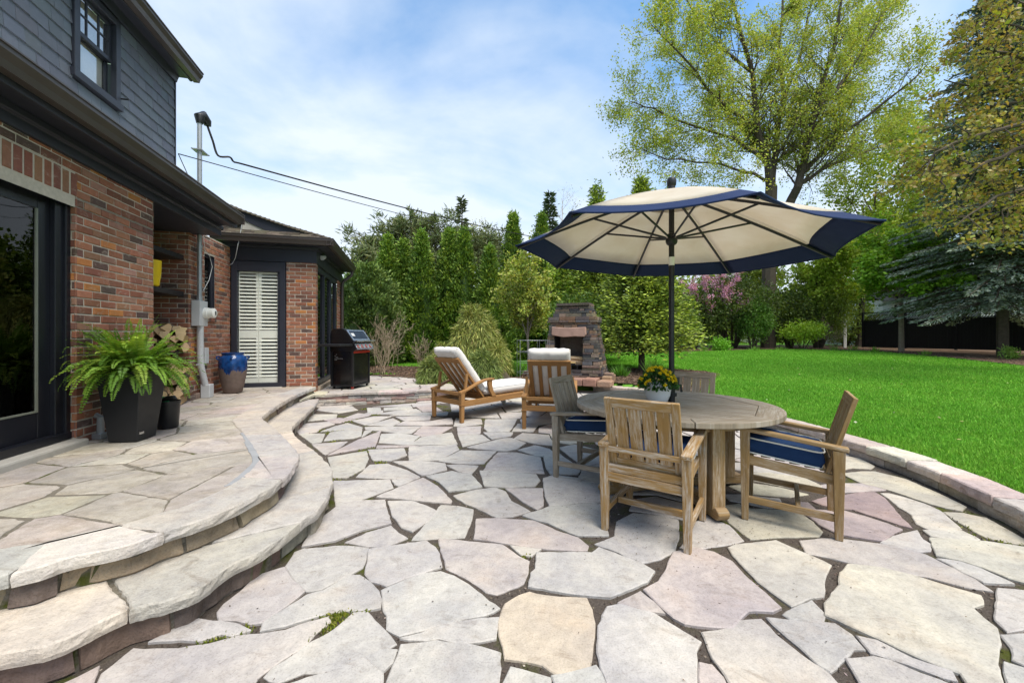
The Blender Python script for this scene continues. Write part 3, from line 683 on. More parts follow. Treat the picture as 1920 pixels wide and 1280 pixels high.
mort = offset(UPs, .07)+TERR[len(inner):]; gxx, gyy = np.meshgrid(np.arange(-7, 0, .05)+.025, np.arange(.2, 9, .05)+.025); okm = inside_np(gxx, gyy, mort); vd = {}
def gv(i, j):
    if (i, j) not in vd: vd[(i, j)] = bm.verts.new((-7+i*.05, .2+j*.05, TZ-.0125))
    return vd[(i, j)]
for j, i in zip(*np.where(okm)): bm.faces.new((gv(i, j), gv(i+1, j), gv(i+1, j+1), gv(i, j+1))); bmesh.ops.recalc_face_normals(bm, faces=bm.faces)
me = bpy.data.meshes.new('terrace_mortar'); bm.to_mesh(me); bm.free(); M['terr_mortar'] = m_soil('terrace_mortar', (.11, .095, .072), (.235, .21, .175), .6, 40)
tag(link('terrace', me, M['terr_mortar']), kind='structure')
steps = thing('stone_steps', 'curved pair of pale limestone slab steps rising to the terrace', 'steps', (-2.0, 3.0, 0))
steps.location = (0, 0, 0)
def tread(path, wid, zt, cuts, colr, gap=.006, seedk=0):
    L = arclen(path)[-1]; inn = offset(path, wid); Li = arclen(inn)[-1]; cs = [0]+[c*L for c in cuts]+[L]
    for k in range(len(cs)-1):
        a, b = cs[k]+gap, cs[k+1]-gap
        mb = MB(); stone(mb, sub(path, a, b)+sub(inn, a*Li/L+gap, b*Li/L-gap)[::-1], zt+random.uniform(-.004, .004), .062, vary(colr[k % len(colr)], .05), amp=.011, step=.028, ins=.008, seed=seedk+k)
        o = mb.build('tread', M['rough_stone'], steps, recalc=False)
L = arclen(UPs)[-1]
def frac(path, px, py, z):
    q = gz(px, py, z); S_ = arclen(path); i = min(range(len(path)), key=lambda i: math.dist(path[i], q)); return S_[i]/S_[-1]
tread(UPs, .29, TZ, [.12, frac(UPs, 20, 1075, .34), frac(UPs, 312, 996, .34), frac(UPs, 532, 896, .34), frac(UPs, 559, 855, .34), frac(UPs, 530, 816, .34), frac(UPs, 494, 786, .34), .88], [WH, WH, (.55, .52, .47), WC, WP, WH, (.44, .4, .36), (.42, .38, .34)])
tread(LOWs, .47, .172, [.13, frac(LOWs, 244, 1140, .17), frac(LOWs, 563, 978, .17), frac(LOWs, 621, 911, .17), frac(LOWs, 588, 843, .17), frac(LOWs, 550, 810, .17), .9], [WP, (.53, .47, .41), WC, WH, WC, (.55, .48, .41), (.42, .37, .33)], seedk=40)
RC = [(.20, .14, .12), (.23, .155, .125), (.19, .145, .135), (.30, .27, .22), (.25, .215, .16), (.36, .32, .26), (.17, .125, .115), (.33, .27, .19), (.24, .225, .19)]
def riser(path, z0, z1, off=.045):
    p = offset(path, off); back = offset(path, off+.012); L = arclen(p)[-1]; s = 0; mb = MB()
    while s < L-.05:
        w = random.uniform(.14, .46); e = min(L, s+w); q = sub(p, s+.008, e-.008); r = offset(q, .12)
        h0, h1 = z0+random.uniform(0, .012), z1-random.uniform(0, .014); c = vary(random.choice(RC), .12); n = len(q); pr = random.uniform(-.02, .008)
        q = offset(q, pr); vs = []
        for row, (zz, oo) in enumerate(((h0, .012), (h0+.012, 0), (h1-.012, 0), (h1, .012))):
            for x, y in offset(q, oo): vs.append((x+noise.noise((x*14, y*14, zz*14))*.022, y+noise.noise((x*14, y*14, zz*14+9))*.022, zz))
        for x, y in r: vs.append((x, y, h1))
        for x, y in r: vs.append((x, y, h0))
        fs = [(a*n+i, a*n+i+1, (a+1)*n+i+1, (a+1)*n+i) for a in range(4) for i in range(n-1)]
        fs += [(0, n, 2*n, 3*n, 4*n, 5*n), tuple(k*n+n-1 for k in (5, 4, 3, 2, 1, 0))]
        mb.add(vs, fs, c); s = e
    mb.build('riser', M['rough_stone'], steps)
    bm = bmesh.new(); v0 = [bm.verts.new((x, y, z0-.02)) for x, y in back]; v1 = [bm.verts.new((x, y, z1+.01)) for x, y in back]
    for i in range(len(back)-1): bm.faces.new((v0[i], v0[i+1], v1[i+1], v1[i]))
    me = bpy.data.meshes.new('riser_mortar'); bm.to_mesh(me); bm.free(); link('riser_mortar', me, M['terr_mortar'], steps)
riser(LOWs, -.02, .113); riser(UPs, .165, .283)
bm = bmesh.new(); okm = inside_np(gxx, gyy, offset(LOWs, .08)+[hw(-3, 8), hw(-3, .9)]) & ~inside_np(gxx, gyy, offset(UPs, .25)+[hw(-3, 8.2), hw(-3, 1.5)]); vd = {}
def gv2(i, j):
    if (i, j) not in vd: vd[(i, j)] = bm.verts.new((-7+i*.05, .2+j*.05, .152))
    return vd[(i, j)]
for j, i in zip(*np.where(okm)): bm.faces.new((gv2(i, j), gv2(i+1, j), gv2(i+1, j+1), gv2(i, j+1)))
bmesh.ops.recalc_face_normals(bm, faces=bm.faces)
me = bpy.data.meshes.new('bedding_mortar'); bm.to_mesh(me); bm.free(); link('bedding_mortar', me, M['terr_mortar'], steps)
# cement strip behind the coping
mb = MB()
for f0, f1, w0, w1 in ((.32, .47, .275, .325), (.47, .52, .28, .31)):
    q0 = sub(offset(UPs, w0), f0*L, f1*L); q1 = sub(offset(UPs, w1), f0*L, f1*L); stone(mb, q0+q1[::-1], TZ+.0008, .02, (1, 1, 1), amp=.006, ins=.003, step=.03, seed=f0*9)
tag(mb.build('terrace', M['cement'], recalc=False), kind='structure')

# ================================================================ raised paving by the grill, low walls
mb = MB(); sites = []
for i in range(-12, 1):
    for j in range(14, 25):
        x = (i+random.uniform(.1, .9))*.5; y = (j+random.uniform(.1, .9))*.5
        if inside((x, y), PLATFORM): sites.append((x, y))
for k, cell in enumerate(voronoi(sites, (-7, 1, 6, 13))):
    cell = shrink(cell, random.uniform(.01, .02)); poly = PLATFORM
    if len(cell) < 3: continue
    for i in range(len(cell)):
        a, b = cell[i], cell[(i+1) % len(cell)]; poly = clip(poly, a, (b[1]-a[1], a[0]-b[0]))
        if len(poly) < 3: break
    if len(poly) >= 3 and abs(area(poly)) > .015: stone(mb, poly, .222+random.uniform(-.003, .003), .04, vary(random.choice([WH, WP, WC, PK, YL, (.45, .40, .36)]), .06), seed=k*.7)
tag(mb.build('grill_paving', M['stone'], recalc=False), kind='structure')
bm = bmesh.new(); f = bm.faces.new([bm.verts.new((x, y, .20)) for x, y in PLATFORM]); bmesh.ops.triangulate(bm, faces=[f]); bmesh.ops.recalc_face_normals(bm, faces=bm.faces)
me = bpy.data.meshes.new('bed_sand'); bm.to_mesh(me); bm.free(); tag(link('grill_paving', me, M['joint']), kind='structure')
def low_wall(name, label, path, zs, caps, capcol, coursecol, wid, side, capw=(.3, .6)):
    t_ = thing(name, label, 'wall'); L = arclen(path)[-1]
    for (z0, z1), (w0, w1) in zip(zs[:-1], caps[:-1]):
        s = 0; mb = MB(); k = 0
        while s < L-.04:
            e = min(L, s+random.uniform(w0, w1)); q = sub(path, s+.004, e-.004); off = offset(q, side*(.03+random.uniform(-.012, .012))); r = offset(q, side*(wid-.02))
            poly = off+r[::-1]; stone(mb, poly, z1, z1-z0, vary(random.choice(coursecol), .1), amp=.008, seed=k*1.7+z0*50, ins=.009); s = e; k += 1
        mb.build('wall_course', M['rough_stone'], t_, recalc=False)
    s = 0; k = 0; (z0, z1), (w0, w1) = zs[-1], caps[-1]
    while s < L-.05:
        e = min(L, s+random.uniform(w0, w1)); q = sub(path, s+.007, e-.007); mb = MB()
        stone(mb, offset(q, side*random.uniform(-.012, .012))+offset(q, side*wid)[::-1], z1+random.uniform(-.012, .010), z1-z0, vary(random.choice(capcol), .12), amp=.014, seed=k*2.3, ins=.012); mb.build('cap_stone', M['rough_stone'], t_, recalc=False); s = e; k += 1
    mb = MB(); q = offset(path, side*.055); r = offset(path, side*(wid-.05)); mb.prism(q+r[::-1], -.03, zs[-1][0]+.01); mb.build('wall_core', M['cement'], t_)
low_wall('low_stone_wall', 'low curved wall of pale stone blocks between the patio and the lawn', WALLs, [(-.02, .068), (.072, .155)], [(.25, .6), (.3, .62)], [(.52, .47, .41), (.54, .49, .44), (.47, .41, .355), (.50, .43, .375)], [(.40, .365, .315), (.35, .31, .26), (.44, .40, .35)], .27, -1)
low_wall('ledge_wall', 'low wall of thin stacked pink and grey stones below the grill', BACKs, [(-.02, .05), (.053, .115), (.118, .172), (.175, .226)], [(.15, .4), (.12, .35), (.15, .4), (.3, .75)], [(.46, .42, .375), (.49, .42, .385), (.43, .39, .35)], [(.42, .39, .36), (.36, .27, .24), (.46, .40, .33), (.37, .25, .23), (.40, .37, .35)], .3, 1)

# leaf litter and crumbs on the paving
n = 1500; gx = np.r_[rng.normal(1.2, .5, n//3), rng.uniform(2.6, 3.7, n//3), rng.uniform(-1.5, 3, n//6)]; gy = np.r_[rng.normal(2.95, .35, n//3), rng.uniform(2.4, 6, n//3), rng.uniform(1.4, 5, n//6)]; ok = inside_np(gx, gy, PATIO) & (gy > 1.3); gx, gy = gx[ok], gy[ok]; n = len(gx)
D = np.c_[rng.normal(size=(n, 2)), rng.uniform(-.05, .15, n)]
tag(leaf_mesh('leaf_litter', np.c_[gx, gy, np.full(n, .005)], D, rng.uniform(.004, .015, n), rng.uniform(.003, .008, n), cols(n, [(.05, .03, .02), (.10, .065, .035), (.03, .02, .015), (.16, .11, .05)], jit=.2), M['rough_stone'], nrm=np.tile([0, 0, 1.], (n, 1))), kind='stuff')
# ================================================================ the brick house (local x = out of the wall, y = along it)
house = thing('brick_house', 'brick house with dark slate-blue shingled upper storey and black trim beside the terrace', 'house', (0, 0, 0), A)
BR = [((.265, .112, .070), 6), ((.305, .137, .083), 5), ((.215, .09, .064), 4), ((.115, .075, .065), 2.4), ((.40, .165, .06), 1.5), ((.29, .15, .095), 2.5), ((.30, .16, .12), 2), ((.165, .085, .065), 2)]
def brick_panel(mb, o, tx, nr, L, z0, z1, holes=(), phase=0., course=.0755, bl=.198, orange=1.):
    o, tx, nr = Vector(o), Vector(tx), Vector(nr); up = Vector((0, 0, 1)); k = 0; z = z0
    while z < z1-.02:
        zt = min(z1, z+course-.012); s = -((k % 2)*.105+phase) % .21-.21
        while s < L:
            a, b = max(0, s), min(L, s+bl); s += bl+.012
            for h in holes:
                if zt > h[2]+.01 and z < h[3]-.01:
                    if a >= h[0]-.01 and b <= h[1]+.01: a = b
                    elif a < h[0] < b and b-h[0] < h[0]-a: b = h[0]-.004
                    elif a < h[1] < b: a = h[1]+.004
                    elif a < h[0] < b: b = h[0]-.004
            if b-a < .025: continue
            wts = [w*(orange if i == 4 else 1) for i, (c, w) in enumerate(BR)]
            col = vary(random.choices([c for c, w in BR], wts)[0], .16); d = random.uniform(-.004, .003); j = lambda: random.uniform(-.0025, .0025)
            ring0 = [(a, z), (b, z), (b, zt), (a, zt)]; vs = []
            for (p, q) in ring0: vs.append(o+tx*p+up*q+nr*(-.012))
            r1 = [(p+j(), q+j()) for p, q in ring0]
            for p, q in r1: vs.append(o+tx*p+up*q+nr*(d-.005))
            for (p, q), (sx_, sz_) in zip(r1, ((1, 1), (-1, 1), (-1, -1), (1, -1))): vs.append(o+tx*(p+sx_*.006)+up*(q+sz_*.006)+nr*d)
            fs = [(8, 9, 10, 11)]+[(r*4+i, r*4+(i+1) % 4, r*4+4+(i+1) % 4, r*4+4+i) for r in (0, 1) for i in range(4)]
            mb.add(vs, fs, col)
        z += course; k += 1
def quad_wall(mb, o, tx, nr, L, z0, z1, holes=(), d=-.008):
    o, tx, nr = Vector(o), Vector(tx), Vector(nr); up = Vector((0, 0, 1))
    xs_ = sorted({0, L, *[h[0] for h in holes], *[h[1] for h in holes]}); zs = sorted({z0, z1, *[h[2] for h in holes], *[h[3] for h in holes]})
    for i in range(len(xs_)-1):
        for j in range(len(zs)-1):
            mx, mz = (xs_[i]+xs_[i+1])/2, (zs[j]+zs[j+1])/2
            if any(h[0] < mx < h[1] and h[2] < mz < h[3] for h in holes): continue
            mb.add([o+tx*x+up*z+nr*d for x, z in ((xs_[i], zs[j]), (xs_[i+1], zs[j]), (xs_[i+1], zs[j+1]), (xs_[i], zs[j+1]))], [(0, 1, 2, 3)])
ZT = .33; NM, NR, US, NS = -2.95, -3.30, 8.617, -1.81
FZ = 2.93
panels = [
 ((NM, 4.49, 0), (0, 1, 0), (1, 0, 0), 1.13, ZT, 2.60, (), 0),
 ((NM, 2.2, 0), (0, 1, 0), (1, 0, 0), 3.42, 2.605, FZ, ((0, 2.29, 2.60, 2.815),), .05),
 ((NM, .4, 0), (0, 1, 0), (1, 0, 0), 1.8, ZT, FZ, (), 0),
 ((-3.2, 4.49, 0), (1, 0, 0), (0, -1, 0), .25, ZT, 2.60, (), .1),
 ((NM, 5.62, 0), (-1, 0, 0), (0, 1, 0), .95, ZT, FZ, (), .1),
 ((-3.9, 7.15, 0), (1, 0, 0), (0, -1, 0), .60, ZT, FZ, (), .07),
 ((-3.9, 5.62, 0), (0, 1, 0), (1, 0, 0), 1.53, ZT, FZ, (), 0),
 ((NR, 7.15, 0), (0, 1, 0), (1, 0, 0), US-7.15, ZT, 3.0, ((.50, .85, 1.67, 2.71),), .03),
 ((-2.345, US, 0), (1, 0, 0), (0, -1, 0), .535, .12, 2.80, (), .05),
 ((NS, US, 0), (0, 1, 0), (1, 0, 0), .17, .12, 2.80, (), .02),
 ((NS, 11.0, 0), (0, 1, 0), (1, 0, 0), .6, .12, 2.80, (), .02)]
bm_, mm_ = MB(), MB()
for pi_, (o_, tx_, nr_, L_, z0_, z1_, h_, ph_) in enumerate(panels):
    if pi_ == 8: main_b, main_m, bm_, mm_ = bm_, mm_, MB(), MB()
    if pi_ == 10: bm_.build('sunroom_wall', M['brick'], house); mm_.build('wall_mortar', M['mortar'], house, recalc=False); bm_, mm_ = MB(), MB()
    brick_panel(bm_, o_, tx_, nr_, L_, z0_, z1_, h_, ph_); quad_wall(mm_, o_, tx_, nr_, L_, z0_-.1, z1_+.02, h_)
sun_b, sun_m, bm_, mm_ = bm_, mm_, main_b, main_m
# soldier course over the sliding door, rowlock sill under the small window
s = 2.22
while s < 4.47:
    c = vary(random.choice([BR[0][0], BR[2][0], BR[5][0], (.20, .09, .07)]), .15); mb = bm_
    a, b = s, s+.069; z0, z1 = 2.606+random.uniform(-.004, .004), 2.81+random.uniform(-.004, .004); d = random.uniform(-.003, .003)
    vs = [(NM-.012, y, z) for y, z in ((a, z0), (b, z0), (b, z1), (a, z1))]+[(NM+d-.006, y, z) for y, z in ((a, z0), (b, z0), (b, z1), (a, z1))]+[(NM+d, y, z) for y, z in ((a+.008, z0+.008), (b-.008, z0+.008), (b-.008, z1-.008), (a+.008, z1-.008))]
    bm_.add(vs, [(8, 9, 10, 11)]+[(r*4+i, r*4+(i+1) % 4, r*4+4+(i+1) % 4, r*4+4+i) for r in (0, 1) for i in range(4)], c); s += .089
quad_wall(mm_, (NM, 2.2, 0), (0, 1, 0), (1, 0, 0), 2.29, 2.60, 2.82)
for k in range(5): bm_.box(NR-.02, NR+.03, 7.655+k*.068, 7.655+k*.068+.058, 1.575, 1.665, vary(random.choice([BR[2][0], BR[3][0], (.27, .22, .17)]), .1))
bm_.build('wall', M['brick'], house); mm_.build('wall_mortar', M['mortar'], house, recalc=False); sun_b.build('sunroom_wall', M['brick'], house); sun_m.build('wall_mortar', M['mortar'], house, recalc=False)
mb = MB()                                                     # stone footing where the walls meet the paving
for (x, y) in [hw(-1.79, 8.6), hw(-1.95, 8.585), hw(-2.2, 8.585), hw(-1.78, 8.7)]: pass
for k in range(5): mb.box(-2.36+k*.115, -2.36+k*.115+.108, US-.03, US+.2, .02, .20-random.uniform(0, .02), vary((.26, .235, .20), .15))
mb.build('footing', M['rough_stone'], house, bevel=.012); mb = MB()
for k in range(2): mb.box(-1.9, NS+.035, US-.028+k*.11, US+.08+k*.11, .02, .19, vary((.26, .235, .20), .15))
mb.build('footing', M['rough_stone'], house, bevel=.012); mb = MB()
for k in range(3): mb.box(NR-.1, NR+.035+random.uniform(-.01, .01), 7.13+k*.16, 7.13+k*.16+.15, .3, .44-random.uniform(0, .05), vary((.20, .16, .14), .2))
mb.build('footing', M['rough_stone'], house, bevel=.012)
def run(mb, prof, u0, u1, col=None): mb.prism(prof, u0, u1, lambda p, a: (p[0], a, p[1]), col)      # profile (x, z) swept along y
def runx(mb, prof, n0, n1, col=None): mb.prism(prof, n0, n1, lambda p, a: (a, p[0], p[1]), col)     # profile (y, z) swept along x
def bx(name, boxes, mat, par=house, bevel=.004):
    mb = MB()
    for b in boxes: mb.box(*b)
    return mb.build(name, mat, par, bevel=bevel)
# lower eave: frieze, soffit, fascia, gutter
mb = MB(); run(mb, [(-4.1, FZ), (-2.925, FZ), (-2.925, 3.02), (-2.89, 3.03), (-2.89, 3.085), (-4.1, 3.085)], .2, 7.3); mb.build('frieze_board', M['trim'], house, bevel=.004)
mb = MB(); run(mb, [(-3.6, 3.088), (-2.70, 3.088), (-2.70, 3.11), (-3.6, 3.11)], .2, 7.25); run(mb, [(-2.73, 3.062), (-2.685, 3.062), (-2.685, 3.25), (-2.73, 3.25)], .2, 7.25); mb.build('soffit', M['trim'], house, bevel=.003)
def gutter(name, sweep, x, zb, zt, u0, u1, sg=1, par=house):
    p = [(0, zb), (.07, zb), (.085, zb+.05), (.115, zt-.045), (.115, zt-.012), (.125, zt-.012), (.125, zt), (.108, zt), (.106, zt-.04), (.076, zb+.055), (.064, zb+.008), (.004, zb+.008), (.004, zt), (0, zt)]
    mb = MB(); sweep(mb, [(x+sg*a, b) for a, b in p], u0, u1); return mb.build(name, M['gutter'], par)
gutter('gutter', run, -2.683, 3.115, 3.26, .2, 7.22)
bx('gutter', [(-2.683, -2.565, 7.22, 7.226, 3.115, 3.262)], M['gutter'])
mb = MB(); run(mb, [(-2.66, 3.265), (-3.4, 3.35), (-3.4, 3.32), (-2.66, 3.235)], .2, 7.2); mb.build('lower_roof', M['roofing'], house)
# upper storey
UW, UE = -3.15, 6.44; W0, W1, WZ0, WZ1 = 4.728, 5.357, 3.867, 4.81
mb = MB(); z = 3.28; ex = .131
while z < 4.93:
    zt = min(4.95, z+ex+.012); y = .2-random.random()*.15
    while y < UE:
        w = random.uniform(.10, .21); a, b = max(.2, y), min(UE, y+w-.003); y += w
        segs = [(a, b)]
        if z < WZ1-.02 and zt > WZ0+.02:
            segs = [(a, min(b, W0))] if a < W0 else ([(max(a, W1), b)] if b > W1 else [])
        for a, b in segs:
            if b-a < .012: continue
            o = random.uniform(-.003, .003); zb = z+random.uniform(-.003, .003)
            vs = [(UW+.016+o, a, zb), (UW+.016+o, b, zb), (UW+.002, b, zt), (UW+.002, a, zt), (UW-.005, a, zb), (UW-.005, b, zb)]
            mb.add(vs, [(0, 1, 2, 3), (4, 5, 1, 0), (0, 3, 4), (1, 5, 2)], vary((.105, .118, .148), .12))
    z += ex
mb.build('shingle_wall', M['shingle'], house)
mb = MB(); quad_wall(mb, (UW, .2, 0), (0, 1, 0), (1, 0, 0), UE-.2, 3.2, 4.95, ((W0-.2, W1-.2, WZ0, WZ1),), d=-.008); quad_wall(mb, (UW-.008, UE, 0), (-1, 0, 0), (0, 1, 0), 4, 3.2, 4.95, d=0); mb.build('upper_wall', M['trim'], house, recalc=False)
bx('corner_board', [(UW-.06, UW+.022, UE, UE+.02, 3.25, 4.93)], M['trim'])
mb = MB(); run(mb, [(UW+.001, 4.84), (UW+.03, 4.84), (UW+.04, 4.88), (UW+.06, 4.93), (UW+.001, 4.93)], .2, UE+.02); mb.build('frieze_board', M['trim'], house)
bx('soffit', [(-3.4, -2.965, .2, UE+.05, 4.93, 4.955), (-2.985, -2.955, .2, UE+.06, 4.90, 5.05)], M['trim'])
gutter('gutter', run, -2.953, 4.91, 5.05, .2, UE+.09)
mb = MB(); run(mb, [(-2.93, 5.06), (-6.5, 7.3), (-6.5, 7.2), (-2.93, 4.98)], .2, UE+.02); mb.build('upper_roof', M['roofing'], house)
mb = MB(); mb.add([(-2.98, UE, 4.95), (-6.5, UE, 7.15), (-6.5, UE, 4.95)], [(0, 1, 2)]); mb.build('gable_wall', M['shingle'], house)
# double-hung window of the upper storey
wf = bx('window', [(UW-.02, UW+.035, W0, W0+.07, WZ0, WZ1), (UW-.02, UW+.035, W1-.07, W1, WZ0, WZ1), (UW-.02, UW+.036, W0+.07, W1-.07, WZ1-.07, WZ1), (UW-.02, UW+.05, W0-.02, W1+.02, WZ0-.035, WZ0+.04)], M['trim'])
a, b, zb, zt = W0+.07, W1-.07, WZ0+.04, WZ1-.07; zm = (zb+zt)/2+.01
bx('sash', [(UW-.04, UW-.012, a, a+.035, zm-.02, zt), (UW-.04, UW-.012, b-.035, b, zm-.02, zt), (UW-.04, UW-.012, a, b, zt-.035, zt), (UW-.04, UW-.005, a, b, zm-.025, zm+.02)] +
   [(UW-.036, UW-.018, a+(b-a)*k/3-.008, a+(b-a)*k/3+.008, zm, zt) for k in (1, 2)]+[(UW-.036, UW-.018, a, b, (zm+zt)/2-.008, (zm+zt)/2+.008)], M['trim'], wf, .002)
bx('sash', [(UW-.07, UW-.045, a, a+.035, zb, zm), (UW-.07, UW-.045, b-.035, b, zb, zm), (UW-.07, UW-.045, a, b, zb, zb+.05), (UW-.07, UW-.045, a, b, zm-.03, zm)], M['trim'], wf, .002)
M['sky_glass'] = m_glass('reflecting_glass', (.97, .97, .97), 5.); bx('pane', [(UW-.031, UW-.027, a, b, zm, zt), (UW-.06, UW-.056, a, b, zb, zm)], M['sky_glass'], wf, 0)
bx('window_blind', [(UW-.085, UW-.08, a, b, zb, zt)], M['white'], wf, 0)
bx('window_reveal', [(UW-.5, UW-.07, a-.03, a-.005, zb-.04, zt), (UW-.5, UW-.07, b+.005, b+.03, zb-.04, zt)], M['trim'], wf, 0)
# hook and bracket on the shingles
u, z = hn(230, 186, UW+.03); u2, z2 = hn(229, 241, UW+.03)
for p_ in ([(UW, u, z), (UW+.09, u, z)], [(UW, u2, z2), (UW+.07, u2, z2-.01)]): mb = MB(); mb.tube(p_, .009); mb.build('wall_hook', M['black'], house)
# sliding door
M['bead'] = m_plain('glazing_bead', (.16, .17, .14), .5, .4)
D0, D1, DZ0, DZ1 = 2.25, 4.49, .42, 2.60; XN = -3.0
def frame(x0, x1, y0, y1, z0, z1, w, wb=None, wt=None):
    wb = wb or w; wt = wt or w
    return [(x0, x1, y0, y0+w, z0, z1), (x0, x1, y1-w, y1, z0, z1), (x0, x1-.001, y0+w, y1-w, z1-wt, z1), (x0, x1-.001, y0+w, y1-w, z0, z0+wb)]
dr = bx('sliding_door', [(XN-.14, XN+.012, D0, D0+.05, DZ0, DZ1), (XN-.14, XN+.012, D1-.05, D1, DZ0, DZ1), (XN-.14, XN+.012, D0+.05, D1-.05, DZ1-.06, DZ1), (XN-.16, XN+.02, D0, D1, DZ0-.02, DZ0+.045), (XN-.11, XN-.01, D1-.13, D1-.05, DZ0+.045, DZ1-.06)], M['door_black'])
bx('door_panel', frame(XN-.10, XN-.05, 3.02, D1-.13, DZ0+.045, DZ1-.06, .115, .22, .13), M['door_black'], dr)
bx('door_panel', frame(XN-.155, XN-.105, D0+.05, 3.14, DZ0+.045, DZ1-.06, .115, .22, .13), M['door_black'], dr)
mb = MB(); mb.box(XN-.064, XN-.058, 3.13, D1-.245, DZ0+.26, DZ1-.19); mb.build('pane', M['glass_dark'], dr)
mb = MB(); mb.box(XN-.134, XN-.128, D0+.16, 3.02, DZ0+.26, DZ1-.19); mb.build('pane', M['glass_dark'], dr)
bx('glazing_bead', [(XN-.058, XN-.046, D1-.262, D1-.245, DZ0+.265, DZ1-.19), (XN-.058, XN-.046, 3.13, D1-.262, DZ0+.265, DZ0+.28)], M['bead'], dr, 0)
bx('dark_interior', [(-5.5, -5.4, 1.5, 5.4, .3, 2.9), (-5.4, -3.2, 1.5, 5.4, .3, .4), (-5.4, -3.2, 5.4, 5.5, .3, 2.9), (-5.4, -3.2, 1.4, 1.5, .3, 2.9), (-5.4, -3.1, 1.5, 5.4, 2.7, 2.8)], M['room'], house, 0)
bx('door_lintel', [(-3.2, NM-.012, D0, D1, 2.60, 2.612)], M['trim'])
bx('door_sill', [(-3.2, -2.86, D0-.1, D1+.02, .30, .395)], M['concrete'], house, .018)
# niche shelves
for z in (1.06, 1.94, 2.50): bx('shelf', [(-3.88, -3.36, 5.63, 7.14, z, z+.07)], M['black'])
# small window
u0, u1 = 7.65, 8.0
sw = bx('small_window', frame(NR-.09, NR-.03, u0, u1, 1.67, 2.71, .045), M['trim'])
bx('pane', [(NR-.066, NR-.06, u0+.045, u1-.045, 1.715, 2.665)], M['glass_dark'], sw, 0)
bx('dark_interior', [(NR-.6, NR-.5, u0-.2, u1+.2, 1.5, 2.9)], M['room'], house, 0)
bx('window_reveal', [(NR-.5, NR-.009, u0-.04, u0-.001, 1.6, 2.75), (NR-.5, NR-.009, u1+.001, u1+.04, 1.6, 2.75), (NR-.5, NR-.009, u0, u1, 2.711, 2.75), (NR-.5, NR-.009, u0, u1, 1.63, 1.669)], M['trim'], house, 0)
# sunroom: frieze, eaves, door with shutters, side windows
mb = MB(); runx(mb, [(US-.012, 2.78), (US+.2, 2.78), (US+.2, 3.07), (US-.012, 3.07)], -3.45, NS+.014); runx(mb, [(US-.05, 3.03), (US+.1, 3.03), (US+.1, 3.085), (US-.06, 3.085)], -3.45, NS+.06)
run(mb, [(NS-.2, 2.78), (NS+.012, 2.78), (NS+.012, 3.07), (NS-.2, 3.07)], US+.2, 11.7); run(mb, [(NS-.1, 3.03), (NS+.05, 3.03), (NS+.06, 3.085), (NS-.1, 3.085)], US+.1, 11.7); mb.build('frieze_board', M['trim'], house, bevel=.003)
EO = .24
bx('soffit', [(-3.45, NS+EO, US-EO, US+.3, 3.088, 3.105), (NS-.3, NS+EO, US+.3, 11.7, 3.088, 3.105), (-3.45, NS+EO, US-EO-.02, US-EO, 3.07, 3.21), (NS+EO, NS+EO+.02, US-EO-.02, 11.7, 3.07, 3.21)], M['trim'], house, 0)
gutter('gutter', runx, US-EO-.021, 3.085, 3.215, -3.5, NS+EO+.14, -1); gutter('gutter', run, NS+EO+.021, 3.085, 3.215, US-EO-.14, 11.65)
def roof_plane(mb, e0, e1, up_dir, rise, length, ex=.14, hipL=None, hipR=None):
    e0, e1, up_dir = Vector(e0), Vector(e1), Vector(up_dir); d = (e1-e0); L = d.length; d /= L; k = 0
    while k*ex < length:
        s = k*ex; lo = s if hipL else 0; hi = L-(s if hipR else 0); x = lo-random.random()*.1
        while x < hi:
            w = random.uniform(.09, .24); a, b = max(lo, x), min(hi, x+w-.006); x += w
            if b-a < .02: continue
            h = random.uniform(.0, .008)
            p = [e0+d*a+up_dir*s, e0+d*b+up_dir*s, e0+d*b+up_dir*(s+ex*1.3), e0+d*a+up_dir*(s+ex*1.3)]
            z = [s*rise+.03+h, s*rise+.03+h, (s+ex*1.3)*rise+.002, (s+ex*1.3)*rise+.002]
            top = [v+Vector((0, 0, zz)) for v, zz in zip(p, z)]; bot = [v+Vector((0, 0, zz-.022)) for v, zz in zip(p, z)]
            mb.add(top+bot, [(0, 1, 2, 3), (4, 5, 1, 0), (5, 6, 2, 1), (7, 4, 0, 3)], vary(random.choice([(.125, .105, .085), (.16, .135, .105), (.10, .085, .07), (.20, .17, .135)]), .15))
        k += 1
mb = MB(); ez = 3.215; cx_, cy_ = NS+EO+.05, US-EO-.05
roof_plane(mb, (-3.9, cy_, ez), (cx_, cy_, ez), (0, 1, 0), .44, 2.3, hipR=True)
roof_plane(mb, (cx_, 11.7, ez), (cx_, cy_, ez), (-1, 0, 0), .44, 2.3, hipR=True)
mb.build('sunroom_roof', M['roofing'], house)
mb = MB(); mb.add([(-3.9, cy_, ez-.01), (cx_, cy_, ez-.01), (cx_-2.3, cy_+2.3, ez+1.0), (-3.9, cy_+2.3, ez+1.0), (cx_, 11.7, ez-.01), (cx_-2.3, 11.7, ez+1.0)], [(0, 1, 2, 3), (1, 4, 5, 2)]); mb.build('roof_deck', M['trim'], house)
